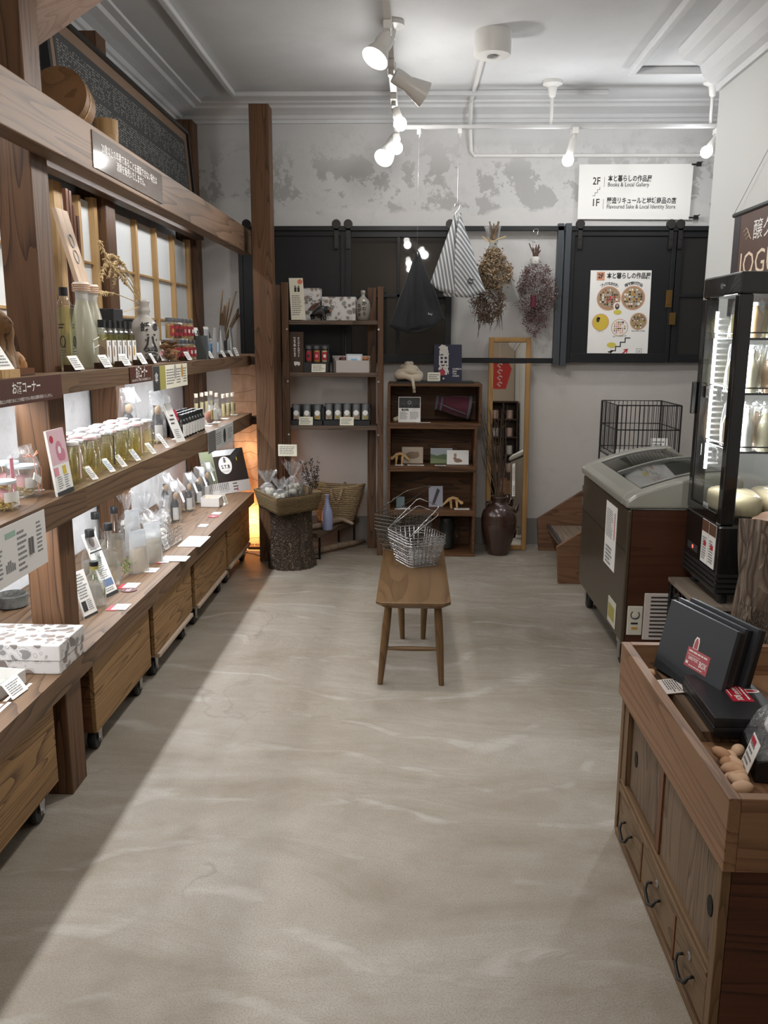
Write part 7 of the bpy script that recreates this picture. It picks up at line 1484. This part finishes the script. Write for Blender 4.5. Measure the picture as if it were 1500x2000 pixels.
# banner on the right wall
XW=XR-.012; a_=PX(1436,421,XW)
yb1=a_.y; yb0=3.72; zt=a_.z+.0; e=E_('hanging_banner','brown printed banner hanging by strings on the white wall above the display fridge','banner',M=FR((XW,(yb0+yb1)/2,zt),*RIGHT)); w=yb1-yb0
B(-w/2,w/2,-.52,0,-.003,0).build('cloth',pm('banner_brown',(.085,.045,.032),.55),e); B(-w/2,-w/2+.09,-.52,0,.0004,.001).build('printed_band',pm('banner_dark',(.035,.027,.03),.55),e)
MB().cyl((-w/2-.012,0,.0),(w/2+.012,0,.0),.012,n=10).build('rod',BLACK,e); MB().tube([(-w/2,0,.01),(0,.34,.004),(w/2,0,.01)],.0015,4).build('string',GREY,e)
text('醸グルト',.105,WHITEP,e,-w/2+.27,-.115,.0014,al='LEFT',sx=1.15); text('JOGURT',.165,pm('banner_cream',(.72,.58,.44),.6),e,-w/2+.115,-.27,.0014,al='LEFT',sx=1.15); text('乳酸菌発酵酒',.07,WHITEP,e,-w/2+.19,-.42,.0014,al='LEFT',sx=1.25)
m=MB()
for k in range(3): m.tube([(-w/2+.14+.02*k,-.1-.02*k,.0014),(-w/2+.18+.02*k,-.085-.02*k,.0014),(-w/2+.21+.02*k,-.105-.02*k,.0014)],.002,4)
m.build('printed_flourish',pm('banner_cream',(.72,.58,.44),.6),e)
# big log
e=E_('rough_log','big upright log with peeling bark beside the display fridge','log',(1.385,2.99,0)); LB=barkmat('log_bark',(.045,.03,.02),(.14,.098,.07),(.215,.165,.125),1,30,.10,.05)
def lg(u,v):
    a=2*math.pi*u; r=.195+.05*(1-v)**2+.012*math.sin(3*a+4*v)+.010*math.sin(7*a-6*v)+.007*math.sin(13*a+9*v); return V((r*math.cos(a),r*.95*math.sin(a),.93*v+.02*math.sin(2*a)*v))
MB().grid(lg,72,26,True).build('bark',LB,e,smooth='all')
MB().grid(lambda u,v:(lambda p:V((p.x*(1-v),p.y*(1-v),p.z+.004*v)))(lg(u,1)),72,3,True).build('cut_top',wood('log_cut',(.24,.10,.04),(.50,.26,.13),'Z',sc=2),e,smooth='all')
random.seed(60)
for k in range(7):
    a0=3.3+k*.33; v0=.30+.4*R(); wd=U(.08,.14)
    MB().grid(lambda u,v:(lambda p:V((p.x*1.025,p.y*1.025,p.z)))(lg((a0+(u-.5)*wd*3+ .5*(v-.5))/6.283,min(.98,max(.02,v0+(v-.5)*.5)))),5,10).build('bark_slab',BK if k%2 else LB,e,smooth='all',solid=.01)
# ---------------------------------------------------------------- console cabinet with box tray
CX,CY0,CY1=.665,1.63,2.51; CW=.62
e=E_('wooden_console','old low wooden cabinet with sliding panels and three drawers','cabinet',(CX,(CY0+CY1)/2,0)); L=(CY1-CY0)/2
OW=W_old('Y'); OZ=W_old('Z'); DKB=wood('cabinet_side',(.030,.010,.005),(.105,.036,.016),'X',ring=10,bst=.04)
B(.022,CW,-L,-L+.02,0,.46).build('near_side',DKB,e,bev=.002); B(.022,CW,L-.02,L,0,.46).build('far_side',DKB,e); B(CW-.015,CW,-L+.02,L-.02,0,.46).build('back',DKB,e); B(.024,CW-.015,-L+.02,L-.02,.445,.46).build('top',OW,e)
B(0,.021,-L,-L+.028,.0,.46).build('stile',OZ,e,bev=.002); B(0,.021,L-.028,L,.0,.46).build('stile',OZ,e,bev=.002)
for za,zb_,d in ((.0,.022,-.004),(.150,.162,.0),(.166,.176,-.003),(.180,.192,.002)): B(d,.021,-L+.0285,L-.0285,za,zb_).build('rail',OW,e,bev=.002)
B(.0,.021,-L+.0285,L-.0285,.445,.46).build('rail',OW,e)
PNL=wood('weathered_panel',(.06,.036,.02),(.20,.14,.092),'Z',ring=46,bst=.5,rough=.75)
B(.012,.018,-L+.03,.02,.193,.444).build('sliding_panel',PNL,e); B(.020,.026,-.01,L-.03,.193,.444).build('sliding_panel',PNL,e); B(.006,.019,.005,.035,.193,.444).build('panel_stile',W_red('Z'),e); B(.004,.019,L-.075,L-.0285,.193,.444).build('panel_stile',OZ,e)
for y,x in ((-L+.075,.0112),(L-.13,.0192)): MB().at(M=FR((x,y,.31),*RIGHT)).lathe([(0,-.003),(.011,-.003),(.015,0),(.017,.001),(.017,0)],18,sx=1,sy=1.5).disc((0,0,.0012),.016,18,.024).build('finger_pull',pm('pull_dark',(.010,.009,.008),.6,0,.2),e)
ys=[PX(1202,1600,CX).y-e.location.y,PX(1251,1672,CX).y-e.location.y,PX(1316,1802,CX).y-e.location.y,PX(1398,1950,CX).y-e.location.y]
ys[0]=L-.03; ys[3]=-L+.03
for i in range(3):
    ya,yb_=ys[i+1]+.007,ys[i]-.007
    d=B(.003,.02,ya,yb_,.026,.146).build('drawer',wood('drawer_wood',(.065,.038,.019),(.18,.115,.06),'Y',ring=24,bst=.25),e,bev=.003)
    ym=(ya+yb_)/2; MB().tube([(.001,ym+.038,.098),(-.012,ym+.04,.096),(-.018,ym+.034,.078),(-.019,ym,.058),(-.018,ym-.034,.078),(-.012,ym-.04,.096),(.001,ym-.038,.098)],[.004,.004,.0045,.0055,.0045,.004,.004],8).build('handle',IRON,d,smooth='all')
    if i: MB().at(M=FR((.0025,ym+.0,.122),*RIGHT)).lathe([(0,0),(.011,0),(.011,.0015),(.004,.002),(.004,-.001)],16,cap=False).build('lock_plate',STEEL,d)
for y in ys[1:3]: B(.001,.021,y-.006,y+.006,.0225,.1495).build('divider',W_red('Z'),e)
e=E_('box_tray','large shallow wooden display tray on top of the old cabinet','tray',(CX-.008,(CY0+CY1)/2,.4605)); TZ=.168; wt=.026; TX=.66; Lt=L+.022
B(0,wt,-Lt,Lt,0,TZ).build('side_board',W_tray('Y'),e,bev=.0015); B(TX-wt,TX,-Lt,Lt,0,TZ).build('side_board',W_tray('Y'),e); B(wt+.0005,TX-wt-.0005,-Lt,-Lt+wt,0,TZ).build('end_board',W_tray('X'),e,bev=.0015); B(wt+.0005,TX-wt-.0005,Lt-wt,Lt,0,TZ).build('end_board',W_tray('X'),e); B(wt+.0005,TX-wt-.0005,-Lt+wt+.0005,Lt-wt-.0005,0,.075).build('base',W_tray('Y'),e)
TZ0=.4605+.0755
b=PZ(1258,1275,TZ0+.03); 
tag(B(-.0,.20,-.44,.0,0,.028).build('riser_board',wood('riser_wood',(.06,.035,.02),(.22,.14,.085),'Y',ring=18),loc=(b.x+.0,min(b.y+.03,2.49),TZ0)),'dark striped board lying inside the display tray under the black boxes','board')
RZ=TZ0+.0285
# corks
random.seed(90); CK=[pm('cork_a',(.58,.36,.22),.7),pm('cork_b',(.66,.44,.29),.7),pm('cork_c',(.48,.27,.15),.7)]
def cork(px,py,s,z=None):
    q=PZ(px,py,TZ0+.012); q.y=min(q.y,(CY0+CY1)/2+Lt-wt-.02*s); q.x=max(q.x,CX-.008+wt+.013*s); m=MB(); r=.011*s
    m.sph((0,0,0),(r*U(.9,1.1),r*U(1.2,1.8),r*U(.8,1)),10,7); o=m.build('wooden_pebble',random.choice(CK),loc=(q.x,q.y,TZ0+r+.0008+(0 if z is None else z)),rot=(U(-.2,.2),0,U(0,3)),smooth='all'); return o
pts=[(1246,1276),(1250,1284),(1254,1291),(1259,1298),(1264,1305),(1268,1312),(1287,1268),(1297,1267),(1248,1269)]
for i,p in enumerate(pts): tag(cork(*p,1.0),'small rounded wooden pebble along the far end of the display tray','pebble','wooden pebbles at the far end of the tray')
pts=[(1413,1478),(1426,1482),(1420,1492),(1432,1494),(1437,1508),(1428,1505),(1441,1522),(1433,1524),(1446,1537),(1438,1538),(1440,1478),(1408,1484),(1447,1552)]
for i,p in enumerate(pts): tag(cork(*p,1.5,.0 if i<8 else .012),'large rounded wooden pebble in the near corner of the display tray','pebble','wooden pebbles in the near corner of the tray')
a_,b_=PZ(1312,1360,TZ0+.06),PZ(1424,1500,TZ0+.06); d=b_-a_; tag(MB().prism([(-.003,0),(.003,0),(.003,.05),(-.003,.05)],-d.length/2,d.length/2,'Y').build('dark_strip',pm('dark_comb',(.06,.045,.045),.7),M=Matrix.Translation((CX-.008+wt+.012,(a_.y+b_.y)/2,TZ0+.001))),'thin dark strip standing inside the aisle wall of the display tray','strip')
# info card
q=[PZ(*p,RZ+.01) for p in ((1275,1318),(1334,1316),(1336,1356),(1303,1357))]; ctr=(q[0]+q[1]+q[2]+q[3])/4
t=E_('info_card','white printed card lying slanted before the black boxes in the tray','card',M=Matrix.Translation((ctr.x-.01,ctr.y,RZ+.002))@FR((0,0,0),(0,-1,0),(1,0,.12))); B(-.05,.05,-.035,.04,0,.0015).build('card',pm('card_pinkish',(.66,.60,.56),.6),t); lines(t,.085,.04,6,INK,0,.012,.002); m=MB()
for x in (-.034,-.024): m.tube([(x+.006*math.cos(k*.7),-.024+.004*math.sin(k*.7),.002) for k in range(10)],.001,4)
m.build('printed_mark',INK,t)
def sake_label(par,cx,cy,s,M,faded=False):
    c=pm('label_red_faded',(.42,.085,.10),.45) if faded else pm('label_red',(.38,.012,.03),.45); m=MB().at(M=M); m.bx(cx-.05*s,cx+.05*s,cy-.028*s,cy+.028*s,.0003,.0009); m.build('label',c,par)
    text('SAKE POST',.013*s,WHITEP,par,cx-.016*s,cy-.001*s,.0013,M=M,fit=.045*s,bold=.0003); text('BOX',.024*s,WHITEP,par,cx+.027*s,cy-.006*s,.0013,M=M,fit=.032*s,bold=.0006); lines(par,.085*s,.010*s,1,WHITEP,cx,cy+.019*s,.0013,M=M,ragged=.05); lines(par,.06*s,.006*s,1,WHITEP,cx,cy-.021*s,.0013,M=M); m=MB().at(M=M); m.bx(cx-.045*s,cx+.01*s,cy+.0085*s,cy+.0095*s,.001,.0014); m.bx(cx-.045*s,cx-.035*s,cy-.02*s,cy-.012*s,.001,.0014); m.build('label_rule',WHITEP,par)
    m=MB().at(M=M); m.prism([(cx-.032*s,cy+.0285*s),(cx-.008*s,cy+.0285*s),(cx-.009*s,cy+.052*s),(cx-.014*s,cy+.064*s),(cx-.026*s,cy+.064*s),(cx-.031*s,cy+.052*s)],.0003,.0009,'Z'); m.build('printed_bottle',WHITEP,par)
    m=MB().at(M=M); m.prism([(cx-.028*s,cy+.03*s),(cx-.012*s,cy+.03*s),(cx-.013*s,cy+.05*s),(cx-.018*s,cy+.06*s),(cx-.023*s,cy+.06*s),(cx-.027*s,cy+.05*s)],.0010,.0014,'Z'); m.build('printed_bottle',c,par)
# leaning boxes
BLp,BRp=PZ(1303,1292,RZ+.001),PZ(1424,1366,RZ+.001); d=(BRp-BLp); d.z=0; Lb=d.length; d.normalize(); n=V((-d.y,d.x,0)); n=n if n.y>0 else -n
up=(V((0,0,1))*math.cos(.22)+n*math.sin(.22))
def leanbox(label,off,sh,lab):
    M=FR(BLp+n*off+d*sh,d,up); t=E_('black_gift_box',label,'box',M=M); h=.212
    B(0,Lb,0,h,-.030,-.012).build('base',pm('box_black',(.009,.009,.010),.35),t,bev=.001); B(-.003,Lb+.003,-.0,h+.003,-.0118,0).build('lid',pm('box_charcoal',(.030,.034,.040),.5),t,bev=.001)
    if lab: sake_label(t,Lb*.60,h*.40,1.0,Matrix.Translation((0,0,.0)),True)
_o=-n*.078+d*.045+V((0,0,.009)); BLp+=_o; BRp+=_o
leanbox('front leaning charcoal box with a faded red sake label in the tray',.0,0,True); leanbox('leaning charcoal box just behind the labelled one, shifted left',.0335,-.012,False); leanbox('rearmost leaning charcoal box in the tray',.067,.0,False)
# flat boxes
NL=PZ(1393,1441,RZ); FLp=PZ(1331,1352,RZ); d2=(FLp-NL); d2.z=0; L2=d2.length; rz_=math.atan2(d2.y,d2.x)-math.pi/2
for i,l in enumerate(('lower','upper')):
    t=E_('black_gift_box','%s flat black box of the stack before the leaning boxes'%l,'box',(NL.x,NL.y,RZ+.0005+i*.027),rz_); W2=.175
    B(.002,W2-.002,.002,L2-.002,0,.016).build('base',pm('box_black',(.009,.009,.010),.35),t,bev=.001); B(0,W2,0,L2,.0165,.0265).build('lid',pm('box_black2',(.014,.014,.016),.4),t,bev=.001)
    if i: sake_label(t,0,0,1.0,Matrix.Translation((W2*.62,L2*.55,.0266))@Matrix.Rotation(-math.pi/2,4,'Z'))
# near pack with clear cover and placard
q=PZ(1452,1535,TZ0); t=E_('clear_covered_box','black box with a clear cover over white packs in the near corner of the tray','box',(q.x+.03,q.y+.015,TZ0+.001),-.18)
MB().prism([(0,0),(.20,0),(.20,.10),(.0,.05)],0,.17,'Y').build('base',pm('box_black',(.009,.009,.010),.35),t,bev=.002)
MB().prism([(.004,.052),(.20,.102),(.20,.20),(.11,.18),(.03,.11)],.004,.166,'Y').build('clear_cover',FILM2,t)
for k in range(3): MB().sph((.06+.045*k,.08,.105+.02*k),(.028,.06,.020),14,8).build('white_pack',pm('pack_white',(.70,.66,.64),.5),t,smooth='all')
c=card('white price card leaning on the clear covered box in the tray',Matrix.Translation((q.x+.012,q.y+.05,TZ0+.001))@Matrix.Rotation(-.2,4,'Z')@FR((0,0,0),(0,-1,0),(.30,0,1)),.075,.10,5,red=True)
q=PZ(1485,1345,TZ0); tag(B(0,.1,0,.10,0,.13).build('wooden_block',W_tray('Y'),loc=(min(q.x,CX+.51),2.18,TZ0)),'brown wooden block at the right edge of the display tray','block')
# ---------------------------------------------------------------- centre bench with shopping baskets
SZ=.40; sx0,sx1,sy0,sy1=-.162,.176,3.615,4.82; bc=(sx0+sx1)/2
e=E_('wooden_bench','brown wooden bench with round tapered legs in the middle of the floor','bench',(bc,(sy0+sy1)/2,0)); hx=(sx1-sx0)/2; hy=(sy1-sy0)/2
def rr(w,h,r): return [(w-r,-h),(w,-h+r),(w,h-r),(w-r,h),(-w+r,h),(-w,h-r),(-w,-h+r),(-w+r,-h)]
m=MB(); a=rr(hx,hy,.028); b=rr(hx-.028,hy-.028,.02); n=8
m.add([(x,y,SZ) for x,y in a]+[(x,y,SZ-.014) for x,y in a]+[(x,y,SZ-.034) for x,y in b],[tuple(range(8)),tuple(range(23,15,-1))]+[(i,i+8,(i+1)%8+8,(i+1)%8) for i in range(8)]+[(i+8,i+16,(i+1)%8+16,(i+1)%8+8) for i in range(8)])
m.build('seat',W_bench(),e,bev=.003)
def bleg(top,foot): 
    t,f=V(top),V(foot); MB().tube([t,t.lerp(f,.25),t.lerp(f,.5),t.lerp(f,.75),f],[.017,.0195,.019,.016,.0125],14).build('leg',W_bench('Z'),e,smooth=True)
yo=(sy0+sy1)/2
bleg((-.112,3.70-yo,SZ-.034),(-.142-bc,3.644-yo,0)); bleg((.112,3.70-yo,SZ-.034),(.14-bc,3.645-yo,0))
fl=PZ(786,1247,0); fr_=PZ(826,1247,0)
bleg((-.072,fl.y-yo-.02,SZ-.034),(fl.x-bc,fl.y-yo,0)); bleg((.062,fl.y-yo-.02,SZ-.034),(fr_.x-bc,fl.y-yo,0))
MB().tube([(-.128,3.668-yo,.165),(-.06,3.668-yo,.165),(0,3.668-yo,.165),(.06,3.668-yo,.165),(.127,3.668-yo,.165)],[.007,.0105,.0115,.0105,.007],12).build('stretcher',W_bench('X'),e,smooth=True)
# baskets
OLDW=pm('old_wire',(.11,.098,.08),.4,.85)
def shopbasket(label,loc,rz,mat,group,handle=None):
    e=E_('wire_shopping_basket',label,'basket',loc,rz,group=group); w,d,h=.22,.285,.12; tp=.28
    def P3(u,v,z): s=1-tp*(1-z/h); return V(((u-.5)*w*s,(v-.5)*d*s,z))
    for z,r in ((.002,.0014),(.032,.0012),(.062,.0012),(.092,.0012),(h,.0021)):
        c=[P3(u,v,z) for u,v in ((0,0),(1,0),(1,1),(0,1))]; pts=[]
        for i in range(4): a,b=c[i],c[(i+1)%4]; pts+=[a.lerp(b,.08),a.lerp(b,.92)]
        MB().tube(pts+pts[:1],r,5).build('ring_wire',mat,e)
    for k in range(1,8): u=k/8; MB().tube([P3(u,0,h),P3(u,0,.002),P3(u,1,.002),P3(u,1,h)],.0013,4).build('wire',mat,e)
    for k in range(1,10): v=k/10; MB().tube([P3(0,v,h),P3(0,v,.002),P3(1,v,.002),P3(1,v,h)],.0013,4).build('wire',mat,e)
    if handle is not None:
        for an,L in handle:
            dx,dz=math.sin(an)*L,math.cos(an)*L; yy=d/2*.9; x0=-w/2+.004
            MB().tube([(x0,-yy,h),(x0+dx*.93,-yy*.98,h+dz*.93),(x0+dx,-yy*.84,h+dz),(x0+dx,yy*.84,h+dz),(x0+dx*.93,yy*.98,h+dz*.93),(x0,yy,h)],.0028,6).build('handle',mat,e,smooth='all')
            for f in (.45,.62): MB().cyl((x0+dx*f-.004,-yy*.99,h+dz*f),(x0+dx*f+.012,-yy*.99,h+dz*f+.012),.0045,n=8).build('clip',mat,e)
    return e
NMB=['lowest','second','third','topmost']
for k in range(4): shopbasket('bright chrome wire shopping basket, %s of the front stack on the bench'%NMB[k],(.02,4.325,SZ+.001+k*.0145),.45,CHROME,'chrome shopping baskets on the bench',((.86,.235),(1.0,.21)) if k==3 else None)
for k in range(5): shopbasket('dull brown wire shopping basket, %s of the rear stack on the bench'%(NMB[:3]+['fourth','topmost'])[k],(-.052,4.645,SZ+.001+k*.020),-.62,OLDW,'dull shopping baskets behind the chrome ones',((.95,.26),) if k==4 else None)
# ---------------------------------------------------------------- behind the camera, seen in the mirror
e=E_('cubby_shelf','dark cubby shelf of mugs seen only in the mirror','shelf',(1.32,-1.25,.85)); 
for x in (-.34,-.115,.115,.34): B(x-.012,x+.012,0,.26,0,1.15).build('upright',W_dark('Z'),e)
for k in range(5): B(-.352,.352,.001,.259,-.012+.285*k,.012+.285*k).build('board',W_dark('X'),e)
B(-.352,.352,-.012,0,-.01,1.16).build('back',W_dark('X'),e); B(-.36,.36,.0,.28,-.85,-.013).build('base_cabinet',W_dark('X'),e)
for r in range(4):
    for c in range(3):
        t=E_('pink_mug','mug in the mirrored cubby shelf, row %s, %s column'%(['one','two','three','four'][r],['left','middle','right'][c]),'mug',(1.32-.227+.227*c,-1.10,.8625+.285*r),group='mugs seen in the mirror'); MB().lathe([(0,0),(.05,0),(.055,.01),(.055,.14),(.05,.145),(.048,.02)],18,cap=False).build('mug',[pm('mug_pink',(.62,.42,.36),.5),pm('mug_white',(.7,.68,.64),.5)][(r+c)%3==0],t,smooth=True)
e=E_('red_kite','red six sided paper kite with white brush marks seen only in the mirror','kite',M=FR((1.36,-.9,2.42),(-1,0,0),(0,0,1))); MB().prism([(-.10,-.24),(.10,-.24),(.19,.08),(.10,.26),(-.10,.26),(-.19,.08)],-.003,0,'Z').build('paper',pm('kite_red',(.50,.03,.025),.6),e)
m=MB()
for k in range(4): m=MB().tube([(-.04,.15-.1*k,.002),(.0,.17-.1*k,.002),(.035,.14-.1*k,.002),(-.01,.10-.1*k,.002)],.009,5); m.build('brush_mark',WHITEP,e)
MB().tube([(0,.25,0),(0,.72,0)],.002,4).build('string',WHITEP,e)
tag(B(-2.2,1.69,-.1,0,0,3.1).build('rear_wall',pm('rear_wall_beige',(.50,.42,.33),.8),loc=(0,-1.7,0)),None,None)['kind']='structure'
